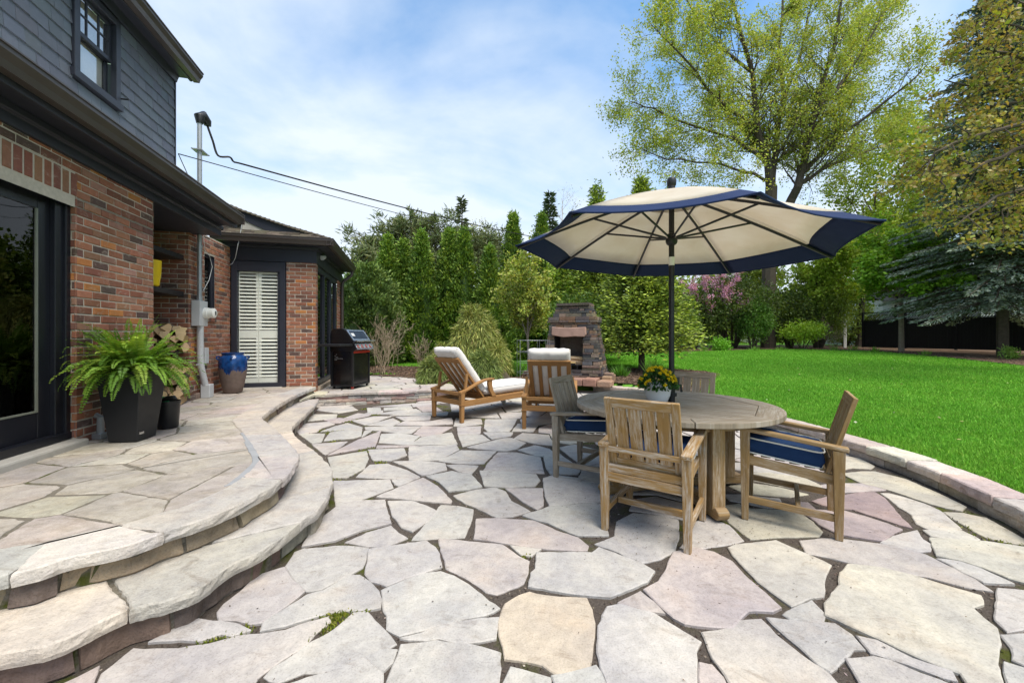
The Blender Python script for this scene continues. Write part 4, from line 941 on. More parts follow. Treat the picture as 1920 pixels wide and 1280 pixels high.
# raised rake behind the lower eave
UR = US+.02; q = [hu(452, 396, UR), hu(520, 419, UR), hu(578, 438, UR), hu(560, 437, UR), hu(500, 433, UR), hu(455, 412, UR)]
mb = MB(); mb.prism(q, UR, UR+.05, lambda p, a: (p[0], a, p[1])); mb.build('rake_board', M['trim'], house)
q = [hu(455, 412, UR), hu(500, 433, UR), hu(452, 437, UR)]; mb = MB(); mb.prism(q, UR+.02, UR+.06, lambda p, a: (p[0], a, p[1])); mb.build('gable_panel', M['concrete'], house)
mb = MB(); pts = [hu(x, y, UR) for x, y in ((412, 378), (455, 396), (500, 412), (540, 426), (580, 438.5))]
for i in range(len(pts)-1):
    (n0, z0), (n1, z1) = pts[i], pts[i+1]
    for k in range(5):
        a, b = k/5, (k+1)/5; mb.prism([(n0+(n1-n0)*a, z0+(z1-z0)*a+.012), (n0+(n1-n0)*b, z0+(z1-z0)*b+.03), (n0+(n1-n0)*b, z0+(z1-z0)*b), (n0+(n1-n0)*a, z0+(z1-z0)*a-.015)], UR-.06, UR+1.2, lambda p, q_: (p[0], q_, p[1]), vary((.13, .11, .09), .15))
mb.build('rake_shingles', M['roofing'], house)
# shuttered door
dn0, dn1 = -3.28, -2.355; yf = US
sd = bx('sunroom_door', [(dn0, dn0+.10, yf-.03, yf+.12, .34, 2.77), (dn1-.10, dn1, yf-.03, yf+.12, .34, 2.77), (dn0+.10, dn1-.10, yf-.029, yf+.12, 2.58, 2.77), (dn0+.10, dn1-.10, yf-.029, yf+.12, .34, .42), (dn1-.145, dn1-.10, yf+.0, yf+.11, .42, 2.58)], M['trim'])
bx('pane', [(dn0+.10, dn1-.145, yf+.02, yf+.026, .42, 2.58)], M['glass'], sd, 0)
a0, a1 = dn0+.103, dn1-.148; am = (a0+a1)/2; ys_ = yf+.045
bx('door_step', [(dn0+.1, dn1-.05, yf-.10, yf+.02, .31, .345)], M['concrete'], house, .006)
for p0, p1 in ((a0, am-.002), (am+.002, a1)):
    sh = bx('shutter', [(p0, p0+.012 if p0 == a0 else p0+.045, ys_, ys_+.03, .425, 2.575), (p1-.045 if p1 != a1 else p1-.012, p1, ys_, ys_+.03, .425, 2.575), (p0, p1, ys_+.001, ys_+.029, 1.29, 1.45), (p0, p1, ys_+.001, ys_+.029, .425, .53), (p0, p1, ys_+.001, ys_+.029, 2.54, 2.575)], M['white'], sd, .002)
    for z0, z1 in ((.53, 1.29), (1.45, 2.54)):
        mb = MB(); k = int((z1-z0)/.066)
        for i in range(k):
            zc_ = z0+(i+.5)*(z1-z0)/k; mb.prism([(ys_-.010, zc_-.026), (ys_+.034, zc_+.014), (ys_+.034, zc_+.022), (ys_-.010, zc_-.018)], p0+.01, p1-.01, lambda p, a: (a, p[0], p[1]))
        mb.build('louvre', M['white'], sh)
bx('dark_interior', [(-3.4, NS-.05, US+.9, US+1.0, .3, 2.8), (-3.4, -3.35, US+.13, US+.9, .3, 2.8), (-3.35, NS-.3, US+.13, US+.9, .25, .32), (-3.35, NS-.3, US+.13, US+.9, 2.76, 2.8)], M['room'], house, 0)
# side windows
swn = bx('sunroom_window', [(NS-.10, NS-.02, 8.79, 8.87, .32, 2.78), (NS-.10, NS-.02, 10.93, 11.0, .32, 2.78), (NS-.10, NS-.021, 8.87, 10.93, 2.66, 2.78), (NS-.10, NS-.021, 8.87, 10.93, .32, .42)]+[(NS-.10, NS-.015, 8.79+2.2*k/3-.035, 8.79+2.2*k/3+.045, .42, 2.66) for k in (1, 2)], M['trim'])
bx('pane', [(NS-.065, NS-.06, 8.87, 10.93, .42, 2.66)], M['glass_dark'], swn, 0)
for k in range(3):
    mb = MB()
    for i in range(26): mb.box(NS-.16, NS-.12, 8.9+k*.733, 8.9+k*.733+.62, .5+i*.083, .5+i*.083+.012)
    mb.build('louvre', M['white'], swn)
bx('dark_interior', [(NS-.75, NS-.7, 8.7, 11.2, .3, 2.8), (NS-.7, NS-.2, 10.95, 11.0, .3, 2.8)], M['room'], house, 0)
M['wood_sill'] = m_plain('painted_wood_sill', (.40, .32, .24), .7, .2, 0, .2, 5); bx('window_sill', [(NS-.1, NS+.045, 8.79, 11.0, .20, .30)], M['wood_sill'])
mb = MB(); mb.tube([(NS+.30, 11.5, 3.1), (NS+.28, 11.5, 2.98), (NS+.08, 11.45, 2.80), (NS+.05, 11.45, 2.7), (NS+.05, 11.45, .25)], .042, 10); mb.build('downspout', M['gutter'], house, smooth=40)
mb = MB(); mb.lathe([(.03, 0), (.045, .04), (.05, .12), (.02, .125)], 14); o = mb.build('spotlight', M['meter_grey'], house, smooth=40); nn, zz = hu(615, 487, 9.0); o.location = (-1.73, 9.05, 3.0); o.rotation_euler = (R(120), R(40), 0)
tube_ = [(-2.565, 7.2, 3.2)]
mb = MB(); pts = [(455, 413), (452, 430), (447, 455), (444, 470), (441, 484), (436, 494), (428, 498), (420, 497)]
path = [Vector((hu(x, y, 8.33)[0], 8.33, hu(x, y, 8.33)[1])) for x, y in pts[:4]]+[Vector((hu(x, y, 8.59)[0], 8.59, hu(x, y, 8.59)[1])) for x, y in pts[4:]]
mb.tube(path, .006, 6); mb.build('cable', M['meter_grey'], house, smooth=60); mb = MB(); mb.tube([(NR+.01, *hn(x, y, NR+.01)) for x, y in ((381, 440), (384, 470), (393, 480), (398, 500), (392, 525), (381, 545))], .005, 5); mb.build('cable', M['meter_grey'], house, smooth=60)

# ================================================================ electric meter, conduit and mast
em = thing('electric_meter', 'grey electric meter box with conduit rising through the eave to a mast', 'electric meter', (0, 0, 0), A)
xm = NR+.075; um, zb_ = hn(376, 606, xm)
mb = MB(); mb.box(xm-.07, xm+.05, um-.13, um+.12, 1.49, 1.89); o = mb.build('meter_box', M['meter_grey'], em, bevel=.008)
mb = MB(); mb.lathe([(.085, 0), (.085, .05), (.078, .055), (.078, .13), (.06, .145), (.02, .146)], 24); m2 = mb.build('meter', M['white'], o, smooth=40); m2.location = (xm+.05, um+.03, 1.70); m2.rotation_euler = (0, R(90), 0)
mb = MB(); mb.box(-.03, .03, -.02, .02, .1455, .149); mb.build('meter_dial', M['black'], m2)
mb = MB(); mb.tube([(xm, um-.03, 1.88), (xm, um-.03, 4.72)], .033, 12); [mb.tube([(xm, um-.03, z), (xm, um-.03, z+.06)], .041, 12) for z in (1.89, 2.72, 3.36)]; mb.build('mast', M['steel'], em, smooth=40)
mb = MB(); mb.tube([(xm, um-.03, 4.70), (xm, um-.03, 4.80), (xm+.02, um+.03, 4.86), (xm+.05, um+.10, 4.80), (xm+.05, um+.11, 4.74)], [.045, .075, .075, .06, .05], 12); mb.build('weatherhead', M['black'], em, smooth=50)
mb = MB(); mb.box(xm-.08, xm+.06, um-.10, um+.14, 4.26, 4.275); mb.tube([(xm+.06, um+.14, 4.27), (xm-.08, um-.10, 4.27)], .012); mb.build('cable_clamp', M['steel'], em)
mb = MB(); mb.tube([(xm, um-.01, 1.49), (xm, um-.01, 1.0), (xm+.005, um+.01, .83), (xm+.02, um+.08, .60), (xm+.02, um+.10, .54)], .045, 12); [mb.tube([(xm-.02, um-.07, z), (xm-.02, um+.06, z)], .012, 6) for z in (.88,)]; mb.build('conduit', M['meter_grey'], em, smooth=45)
mb = MB(); mb.box(xm-.03, xm+.10, um+.06, um+.21, .33, .55); mb.build('junction_box', M['meter_grey'], em, bevel=.012)
mb = MB(); mb.box(NR, NR+.07, um+.16, um+.29, .88, 1.14); mb.build('control_box', M['meter_grey'], em, bevel=.008)
# ================================================================ dining set
UD = (.824, -.567); VD = (.567, .823)          # across and along the chair in the foreground
def rotz_to(fx, fy): return math.atan2(-fx, fy)
TC_ = (1.42, 3.50)
tbl = thing('dining_table', 'round weathered grey teak dining table with slatted top on the patio', 'table', (TC_[0], TC_[1], 0), rotz_to(-VD[0], -VD[1]))
RT = .835; mb = MB(); mbB = MB(); oct_ = [(.69*math.cos(R(22.5+45*k)), .69*math.sin(R(22.5+45*k))) for k in range(8)]
y = -.70
while y < .70:
    p = [(-1, y), (1, y), (1, y+.052), (-1, y+.0505)]
    for i in range(8):
        a, b = oct_[i], oct_[(i+1) % 8]; p = clip(p, a, (b[1]-a[1], a[0]-b[0]))
        if len(p) < 3: break
    if len(p) >= 3:
        r_ = random.random()*20; gg = [(q[0]+r_, q[1], 0) for q in p]*2; mb.prism(p, .707, .738+random.uniform(-.001, .001), g=gg)
    y += .0575
o = mb.build('tabletop', M['teak_grey'], tbl, bevel=.003)
for i in range(8):
    a0 = R(22.5+45*i); a1 = a0+R(45); arc = [(RT*math.cos(a0+.004+(a1-a0-.008)*k/8), RT*math.sin(a0+.004+(a1-a0-.008)*k/8)) for k in range(9)]
    inn = [(.694*math.cos(a1-.004), .694*math.sin(a1-.004)), (.694*math.cos(a0+.004), .694*math.sin(a0+.004))]; p = arc+inn; am = (a0+a1)/2; r_ = random.random()*20
    gg = [(-q[0]*math.sin(am)+q[1]*math.cos(am)+r_, q[0]*math.cos(am)+q[1]*math.sin(am), 0) for q in p]
    mbB.prism(p, .700, .741, g=gg*2)
mbB.build('table_rim', M['teak_grey'], tbl, bevel=.005)
mb = MB(); mb.bar((-.6, .2, .66), (.6, .2, .66), .04, .07); mb.bar((-.6, -.2, .66), (.6, -.2, .66), .04, .07); mb.bar((-.3, -.6, .66), (-.3, .6, .66), .04, .068); mb.bar((.3, -.6, .66), (.3, .6, .66), .04, .068)
n12 = [(.62*math.cos(k*R(30)), .62*math.sin(k*R(30)), .665) for k in range(12)]
for k in range(12): mb.bar(n12[k], n12[(k+1) % 12], .03, .07)
mb.build('apron', M['teak_old'], tbl, bevel=.003)
rel = [(-83, .60, .70), (7, .52, .66), (97, .55, .66), (196, .56, .70)]
for dg, rp_, re in rel:
    aa = R(dg)-tbl.rotation_euler.z; c_, s_ = math.cos(aa), math.sin(aa)
    mb = MB(); mb.bar((c_*rp_, s_*rp_, .07), (c_*rp_, s_*rp_, .70), .10, .10, up=(c_, s_, 0)); mb.build('leg', M['teak_old'], tbl, bevel=.006)
    mb = MB(); prof = [(.10, .015), (re-.02, .012), (re, .03), (re+.012, .055), (re, .08), (re-.03, .095), (.10, .09)]
    mb.prism(prof, -.045, .045, lambda p, a: (p[0]*c_-a*s_, p[0]*s_+a*c_, p[1]), g=[(p[0]+1, p[1], 0) for p in prof]*2); mb.build('foot', M['teak_old'], tbl, bevel=.008)
mb = MB(); mb.lathe([(.10, .02), (.11, .03), (.11, .10), (.04, .11)], 20); mb.build('umbrella_collar', M['black'], tbl, smooth=40)

def dining_chair(name, label, wood):
    t_ = thing(name, label, 'chair', group='teak armchairs round the dining table')
    w, d = .265, .265
    for sx_ in (-1, 1):
        mb = MB(); mb.bar((sx_*w, -d, .0), (sx_*w, -d, .582), .042, .042, w1=.062, t1=.066); mb.build('leg', wood, t_, bevel=.004)
        mb = MB(); mb.bar((sx_*w, d, .0), (sx_*w, d, .648), .042, .042, w1=.058, t1=.062); mb.build('leg', wood, t_, bevel=.004)
        mb = MB(); mb.bar((sx_*w, -d-.05, .592), (sx_*w, d+.045, .662), .068, .028); mb.build('arm', wood, t_, bevel=.006)
    mb = MB()
    for sx_ in (-1, 1):
        mb.bar((sx_*.235, -d, .375), (sx_*.235, d, .43), .028, .065); mb.bar((sx_*w, -d+.02, .135), (sx_*w, d-.02, .15), .026, .045)
    mb.bar((-w+.02, -.05, .142), (w-.02, -.05, .142), .028, .044); mb.bar((-w+.02, -d, .375), (w-.02, -d, .375), .028, .06)
    mb.bar((-w+.01, -d+.012, .433), (w-.01, -d+.012, .433), .032, .05); mb.bar((-w+.02, d, .425), (w-.02, d, .425), .028, .065); mb.bar((-w+.02, -d-.008, .566), (w-.02, -d-.008, .566), .03, .036)
    mb.build('frame', wood, t_, bevel=.003)
    mb = MB()
    for k in range(6): mb.bar((-.21, -.2+k*.085, .425+k*.0085), (.21, -.2+k*.085, .425+k*.0085), .06, .016)
    mb.build('seat_slats', wood, t_, bevel=.002)
    b0, b1 = Vector((0, -.205, .40)), Vector((0, -.355, .925)); dd = (b1-b0); nb = Vector((0, dd.z, -dd.y)).normalized()
    P_ = lambda x, s: b0+dd*s+Vector((x, 0, 0))
    mb = MB()
    for sx_ in (-1, 1): mb.bar(P_(sx_*.212, -.06), P_(sx_*.212, 1), .05, .026, up=nb)
    mb.bar(P_(-.186, .945), P_(.186, .945), .056, .026, up=nb) if False else mb.bar(P_(-.187, .94), P_(.187, .94), .026, .064, up=dd)
    mb.bar(P_(-.187, .14), P_(.187, .14), .026, .07, up=dd)
    for k in range(4): mb.bar(P_(-.1365+k*.091, .2), P_(-.1365+k*.091, .882), .078, .018, up=nb)
    mb.build('backrest', wood, t_, bevel=.003)
    cu = pillow(.48, .47, .125, nx=20, ny=20, p=14, wr=.0025, seed=random.random()*9, e=.22); o_ = cu.build('seat_cushion', M['navy'], t_, smooth=60)
    o_.location = (0, .04, .512); o_.rotation_euler = (R(6), 0, 0)
    ring = lambda z: [Vector((.23*math.copysign(abs(math.cos(a))**.22, math.cos(a)), .236*math.copysign(abs(math.sin(a))**.22, math.sin(a)), z)) for a in np.linspace(0, 2*math.pi, 49)]
    mb = MB(); mb.tube(ring(.052), .0055, 6, cap=False); mb.tube(ring(-.052), .0055, 6, cap=False); mb.build('piping', M['piping'], o_, smooth=60)
    return t_
def put(o, x, y, fx, fy): o.location = (x, y, 0); o.rotation_euler = (0, 0, rotz_to(fx, fy)); return o
M['teak_gold'] = m_wood('golden_teak', (.225, .125, .038), (.335, .205, .075), (.50, .45, .39), .85)
chA = put(dining_chair('dining_chair', 'golden brown teak armchair with its slatted back nearest the camera', M['teak_gold']), 1.01, 2.79, *VD)
chB = put(dining_chair('dining_chair', 'teak armchair seen from the side, its navy cushion edge by the stone wall', M['teak_old']), 2.07, 2.95, -UD[0], -UD[1])
chC = put(dining_chair('dining_chair', 'grey-brown teak armchair between the table and the white-cushioned loungers', M['teak_grey']), .785, 3.80, *UD)
chD = put(dining_chair('dining_chair', 'teak armchair behind the table, only its top rail showing past the umbrella pole', M['teak_grey']), 1.84, 4.18, -VD[0], -VD[1])
for c in (chC, chD):
    for ch in c.children:
        if ch.name.startswith('backrest') : ch.data.materials[0] = M['teak_grey']

# ================================================================ umbrella
UX, UY = 1.415, 3.5; RZ = 1.33+.2155*3.5+.004; RU = 1.385; PH = 3.082
umb = thing('patio_umbrella', 'open octagonal patio umbrella in cream canvas with navy border over the round table', 'umbrella', (UX, UY, 0))
def rim(k, s=1.): a = PH+k*math.pi/4; x, y = RU*s*math.cos(a), RU*s*math.sin(a); return Vector((x, y, RZ+(-.045*x-.006*y)))
apex = Vector((0, 0, 2.64))
mb = MB(); mb.tube([(0, 0, .05), (0, 0, 2.62)], .0235, 16); mb.build('pole', M['black'], umb, smooth=50)
def canopy(s0, s1, name, mat, dz=0., sag=.035, par=umb):
    mb = MB(); ns, nt = 6, 8
    for k in range(8):
        a, b = rim(k), rim(k+1); grid = []
        for i in range(ns+1):
            s = s0+(s1-s0)*i/ns
            row = []
            for j in range(nt+1):
                t_ = j/nt; q = a.lerp(b, t_); pull = 1-.055*s*4*t_*(1-t_)
                p = apex.lerp(q, s); p.x *= pull; p.y *= pull
                p.z -= sag*4*t_*(1-t_)*s*.6-.10*s*(1-s)-dz
                row.append(p)
            grid.append(row)
        n_ = nt+1; vs = [p for r_ in grid for p in r_]
        mb.add(vs, [(i*n_+j, i*n_+j+1, (i+1)*n_+j+1, (i+1)*n_+j) for i in range(ns) for j in range(nt)])
    o_ = mb.build(name, mat, par); o_.data.shade_smooth(); o_.data.set_sharp_from_angle(angle=R(25)); m_ = o_.modifiers.new('t', 'SOLIDIFY'); m_.thickness = .0025; return o_
cn = canopy(.03, .845, 'canopy', M['canvas']); canopy(.845, 1.0, 'border', M['navy_awning'], par=cn); canopy(.02, .23, 'vent_flap', M['canvas'], dz=-.006, sag=.05, par=cn)
mb = MB()
for k in range(8):
    a, b = rim(k), rim(k+1); pts = []
    for j in range(9):
        t_ = j/8; q = a.lerp(b, t_); pull = 1-.055*4*t_*(1-t_); q.x *= pull; q.y *= pull; q.z -= .035*4*t_*(1-t_)*.6; pts.append(q)
    mb.tube(pts, .006, 6)
mb.build('hem', M['navy_awning'], cn, smooth=60)
hub = Vector((0, 0, 2.20))
for k in range(8):
    p0, p1 = Vector((0, 0, 2.615)), rim(k, .985); path = []
    for s in np.linspace(.02, 1, 8): q = p0.lerp(p1, s); q.z += .10*s*(1-s)-.022; path.append(q)
    mb = MB(); mb.tube(path, [.012]*7+[.010], 6); rb = mb.build('rib', M['black'], umb, smooth=50)
    j_ = p0.lerp(p1, .50); j_.z += .10*.25-.026; dr_ = Vector((p1.x, p1.y, 0)).normalized()*.045
    mb = MB(); mb.tube([hub+dr_, j_], .0095, 6); mb.tube([j_+Vector((-dr_.y*.3, dr_.x*.3, 0)), j_-Vector((-dr_.y*.3, dr_.x*.3, 0))], .007, 6); mb.build('strut', M['black'], rb, smooth=50)
mb = MB(); mb.lathe([(.03, 0), (.042, .01), (.05, .03), (.05, .055), (.036, .065), (.034, .10), (.025, .105)], 20, (0, 0, 2.135)); mb.build('runner', M['black'], umb, smooth=40)
mb = MB(); mb.lathe([(.026, 2.60), (.034, 2.63), (.030, 2.655), (.038, 2.665), (.041, 2.705), (.034, 2.728), (.01, 2.733)], 20); mb.build('finial', M['black'], umb, smooth=40)
mb = MB(); mb.tube([(0, 0, 1.955), (0, 0, 2.03)], .0245, 16); mb.build('pole_label', M['white'], umb, smooth=50)
mb = MB(); mb.tube([(0, 0, .74), (0, 0, .98)], [.030, .030], 14); mb.box(-.03, .05, -.05, .03, .86, .97); mb.tube([(.0, 0, .90), (.07, -.03, .90), (.075, -.032, .84)], .011, 8); mb.tube([(0, 0, .80), (0, 0, .83)], .045, 16); mb.build('crank', M['black'], umb, bevel=.004)

# ================================================================ flowers on the table
fx, fy = 1.268, 3.44
fp = thing('potted_flowers', 'yellow chrysanthemums in a round white pot on the table', 'potted flowers', (fx, fy, .742))
mb = MB(); mb.lathe([(.045, 0), (.062, .004), (.085, .03), (.105, .08), (.113, .13), (.112, .17), (.108, .186), (.10, .186), (.098, .15), (.02, .145)], 40); mb.build('pot', M['pot_white'], fp, smooth=35)
n = 700; u_ = rdir(n); u_[:, 2] = np.abs(u_[:, 2]); rad = rng.uniform(.4, 1., (n, 1))**.5
P = np.array([0, 0, .15])+u_*rad*np.array([.15, .15, .14]); P[:, 2] -= .03*(np.hypot(P[:, 0], P[:, 1])/.15)**3; P[:, 2] = np.maximum(P[:, 2], .14+.02*rng.random(n))
leaf_mesh('foliage', P, u_+rdir(n)*.6+np.array([0, 0, -.1]), rng.uniform(.03, .055, n), .026, cols(n, [(.035, .085, .02), (.05, .115, .028), (.025, .065, .018)]), M['leaf'], fp)
PP, DD, CC = [], [], []
k = 0
while k < 62:
    q = rdir(1)[0]; q[2] = abs(q[2])
    if q[2] < .12 and rng.random() < .6: continue
    c = np.array([0, 0, .15])+q*np.array([.155, .155, .165]); m_ = 26; a = rng.uniform(0, 6.28, m_); e1 = np.cross(q, [.3, .2, .9]); e1 /= np.linalg.norm(e1); e2 = np.cross(q, e1)
    tilt = rng.uniform(.05, 1.0, m_)[:, None]; D = unit((np.cos(a)[:, None]*e1+np.sin(a)[:, None]*e2)*(1-tilt*.6)+q*tilt)
    PP.append(np.repeat(c[None], m_, 0)); DD.append(D); CC.append(cols(m_, [(.56, .45, .014), (.60, .50, .03), (.50, .38, .01)], jit=.06)); k += 1
leaf_mesh('blossoms', np.concatenate(PP), np.concatenate(DD), .021, .011, np.concatenate(CC), M['leaf'], fp)

# ================================================================ lounge chairs
def lounger(label):
    t_ = thing('lounge_chair', label, 'lounge chair', group='teak lounge chairs with white cushions'); wd = M['teak']; w = .355
    for sx_ in (-1, 1):
        mb = MB(); mb.bar((sx_*w, 0, 0), (sx_*w, 0, .462), .05, .055, w1=.066, t1=.075); mb.bar((sx_*w, 0, .265), (sx_*w, 0, .277), .076, .085); mb.build('leg', wd, t_, bevel=.004)
        mb = MB(); mb.bar((sx_*w, 1.62, .05), (sx_*w, 1.62, .27), .045, .05, w1=.055, t1=.06); lg = mb.build('leg', wd, t_, bevel=.004)
        mb = MB(); mb.tube([(sx_*(w-.045), 1.62, .052), (sx_*(w-.02), 1.62, .052)], .052, 18); mb.build('wheel', M['meter_grey'], lg, smooth=40)
        path = [(0, -.05, .462), (0, .06, .486), (0, .2, .535), (0, .34, .585), (0, .48, .617), (0, .60, .628), (0, .67, .622)]
        mb = MB()
        for i in range(len(path)-1): pass
        pr = [(p[1], p[2]+.017) for p in path]+[(p[1], p[2]-.017) for p in path[::-1]]
        mb.prism(pr, sx_*w-.037, sx_*w+.037, lambda p, a: (a, p[0], p[1]), g=[(p[0], p[1], 0) for p in pr]*2); mb.build('arm', wd, t_, bevel=.006)
        pr = [(.55, .615), (.545, .54), (.575, .44), (.64, .335), (.73, .335), (.66, .43), (.632, .52), (.635, .615)]
        mb = MB(); mb.prism(pr, sx_*w-.022, sx_*w+.022, lambda p, a: (a, p[0], p[1]), g=[(p[1], p[0], 0) for p in pr]*2); mb.build('arm_bracket', wd, t_, bevel=.004)
    mb = MB()
    for sx_ in (-1, 1):
        mb.bar((sx_*w, .03, .285), (sx_*w, 1.90, .285), .032, .092); mb.bar((sx_*.335, .075, .43), (sx_*.335, .115, .74), .034, .04)
    mb.bar((-w, 1.885, .285), (w, 1.885, .285), .03, .09); mb.bar((-w+.03, .0, .30), (w-.03, .0, .30), .028, .075); mb.bar((-w+.03, -.012, .438), (w-.03, -.012, .438), .03, .05); mb.bar((-w, .55, .30), (w, .55, .30), .03, .05)
    mb.build('frame', wd, t_, bevel=.003)
    mb = MB()
    for k in range(15): mb.bar((-.33, .62+k*.088, .325), (.33, .62+k*.088, .325), .066, .018)
    mb.bar((-.33, .12, .262), (.33, .12, .262), .19, .016); mb.bar((-.33, .32, .262), (.33, .32, .262), .19, .016)
    mb.build('seat_slats', wd, t_, bevel=.002)
    b0, b1 = Vector((0, .50, .345)), Vector((0, -.03, .985)); dd = b1-b0; nb = Vector((0, dd.z, -dd.y)).normalized(); P_ = lambda x, s: b0+dd*s+Vector((x, 0, 0))
    mb = MB()
    for sx_ in (-1, 1): mb.bar(P_(sx_*.275, -.02), P_(sx_*.275, 1), .06, .032, up=nb)
    mb.bar(P_(-.246, .945), P_(.246, .945), .032, .092, up=dd); mb.bar(P_(-.246, .05), P_(.246, .05), .032, .07, up=dd)
    for k in range(3): mb.bar(P_(-.138+k*.138, .09), P_(-.138+k*.138, .90), .055, .02, up=nb)
    mb.build('backrest', wd, t_, bevel=.003)
    cu = pillow(.93, .60, .15, seed=random.random()*9, wr=.007, p=9, e=.35); o_ = cu.build('back_cushion', M['cushion'], t_, smooth=70)
    ang = math.atan2(dd.z, -dd.y); o_.rotation_euler = (-(math.pi-ang)+math.pi, 0, 0)
    o_.rotation_euler = (math.atan2(dd.z, dd.y), 0, 0); o_.location = P_(0, .60)+nb*.088
    cu = pillow(1.44, .63, .175, seed=random.random()*9, wr=.005, p=8, e=.4); o_ = cu.build('seat_cushion', M['cushion'], t_, smooth=70); o_.location = (0, 1.235, .425)
    ring = [Vector((.302*math.copysign(abs(math.cos(a))**.14, math.cos(a)), .708*math.copysign(abs(math.sin(a))**.10, math.sin(a)), .042)) for a in np.linspace(0, 2*math.pi, 65)]
    mb = MB(); mb.tube(ring, .0045, 6, cap=False); mb.build('piping', M['meter_grey'], o_, smooth=60)
    return t_
l1 = lounger('teak lounge chair with white cushions standing nearer the grill, seen from its back corner'); f1 = unit(np.array([[.522, .561]]))[0]
l1.location = (-1.03, 6.30, 0); l1.rotation_euler = (0, 0, rotz_to(.68, .733))
l2 = lounger('teak lounge chair with white cushions in front of the stone fireplace'); l2.location = (.525, 5.60, 0); l2.rotation_euler = (0, 0, rotz_to(.17, .985))

# ================================================================ gas grill
gr = thing('gas_grill', 'black gas grill on wheels with red-rimmed knobs beside the sunroom windows', 'grill', (-3.50, 8.56, .225), A-R(24))
mb = MB(); mb.box(-.24, .235, -.31, .31, .09, .78); mb.build('cabinet', M['enamel'], gr, bevel=.006)
mb = MB(); mb.box(.236, .25, -.285, .285, .10, .72); mb.build('cabinet_door', M['enamel'], gr, bevel=.004)
mb = MB()
for x in (-.235, .245):
    for y in (-.318, .318): mb.box(x-.02, x+.02, y-.02, y+.02, .085, .80)
mb.box(-.25, .262, -.338, .338, .055, .09); mb.build('cart_frame', M['black'], gr, bevel=.004)
for x in (-.2, .22):
    for y in (-.29, .29):
        mb = MB(); mb.tube([(x-.014, y, .035), (x+.014, y, .035)], .034, 16); mb.box(x-.022, x+.022, y-.012, y+.012, .045, .075); mb.build('caster', M['red'] if (x > 0 and y < 0) else M['black'], gr, bevel=.003)
mb = MB(); mb.prism([(-.26, .785), (.27, .785), (.355, .83), (.29, .94), (-.26, .94)], -.345, .345, lambda p, a: (p[0], a, p[1])); mb.build('firebox', M['enamel'], gr, bevel=.006)
mb = MB(); mb.prism([(.357, .832), (.36, .834), (.297, .942), (.292, .942)], -.33, .33, lambda p, a: (p[0], a, p[1])); cp = mb.build('control_panel', M['stainless'], gr)
for k in range(4):
    y = -.235+k*.157; c0 = Vector((.328, y, .887)); nn_ = Vector((.108, 0, .063)).normalized()
    mb = MB(); mb.tube([c0, c0+nn_*.012], .042, 20); kb = mb.build('knob_bezel', M['red'], cp, smooth=40)
    mb = MB(); mb.tube([c0+nn_*.012, c0+nn_*.045], [.034, .028], 18); mb.build('knob', M['stainless'], kb, smooth=40)
mb = MB(); mb.box(.262, .275, -.32, .32, .745, .785); mb.build('red_strip', M['red'], gr, bevel=.003)
lp = [(-.25, .945), (-.26, 1.10), (-.235, 1.215), (-.18, 1.262), (.03, 1.262), (.10, 1.235), (.285, .99), (.29, .945)]
mb = MB(); mb.prism(lp, -.345, .345, lambda p, a: (p[0], a, p[1])); ld = mb.build('lid', M['enamel'], gr, bevel=.010)
mb = MB(); f_ = lambda s, o_: (.10+(.285-.10)*s+o_*.8, 1.235+(.99-1.235)*s+o_*.6)
for y0, y1, s0, s1 in ((-.33, .33, .02, .10), (-.33, .33, .80, .90), (-.33, -.29, .10, .80), (.29, .33, .10, .80)):
    (xa, za), (xb, zb2) = f_(s0, .008), f_(s1, .008); (xc, zc2), (xd, zd) = f_(s1, -.006), f_(s0, -.006)
    mb.prism([(xa, za), (xb, zb2), (xc, zc2), (xd, zd)], y0, y1, lambda p, a: (p[0], a, p[1]))
mb.build('lid_trim', M['stainless'], ld)
mb = MB(); (xa, za), (xb, zb2) = f_(.30, .011), f_(.55, .011); mb.prism([(xa, za), (xb, zb2), (xb-.002, zb2-.002), (xa-.002, za-.002)], -.27, -.16, lambda p, a: (p[0], a, p[1])); mb.build('lid_badge', M['meter_grey'], ld)
mb = MB(); mb.tube([(.36, -.36, 1.0), (.36, .36, 1.0)], .016, 12); mb.bar((.28, -.29, 1.0), (.36, -.29, 1.0), .02, .02); mb.bar((.28, .29, 1.0), (.36, .29, 1.0), .02, .02); mb.build('handle', M['stainless'], ld, smooth=40)
mb = MB(); mb.box(-.23, .27, -.80, -.35, .90, .945); mb.build('side_shelf', M['black'], gr, bevel=.012)
mb = MB(); mb.tube([(-.2, -.33, .80), (.22, -.33, .80)], .008); [mb.box(-.17+a*.028, -.157+a*.028, -.3125, -.3105, .60+b*.028, .613+b*.028) for a, b in ((0, 0), (0, 1), (1, 0), (1, 1), (1, 2), (0, 3), (2, 1), (2, 2), (3, 1), (1, 4), (4, 1), (5, 1), (6, 1))]; mb.build('side_marks', M['meter_grey'], gr)

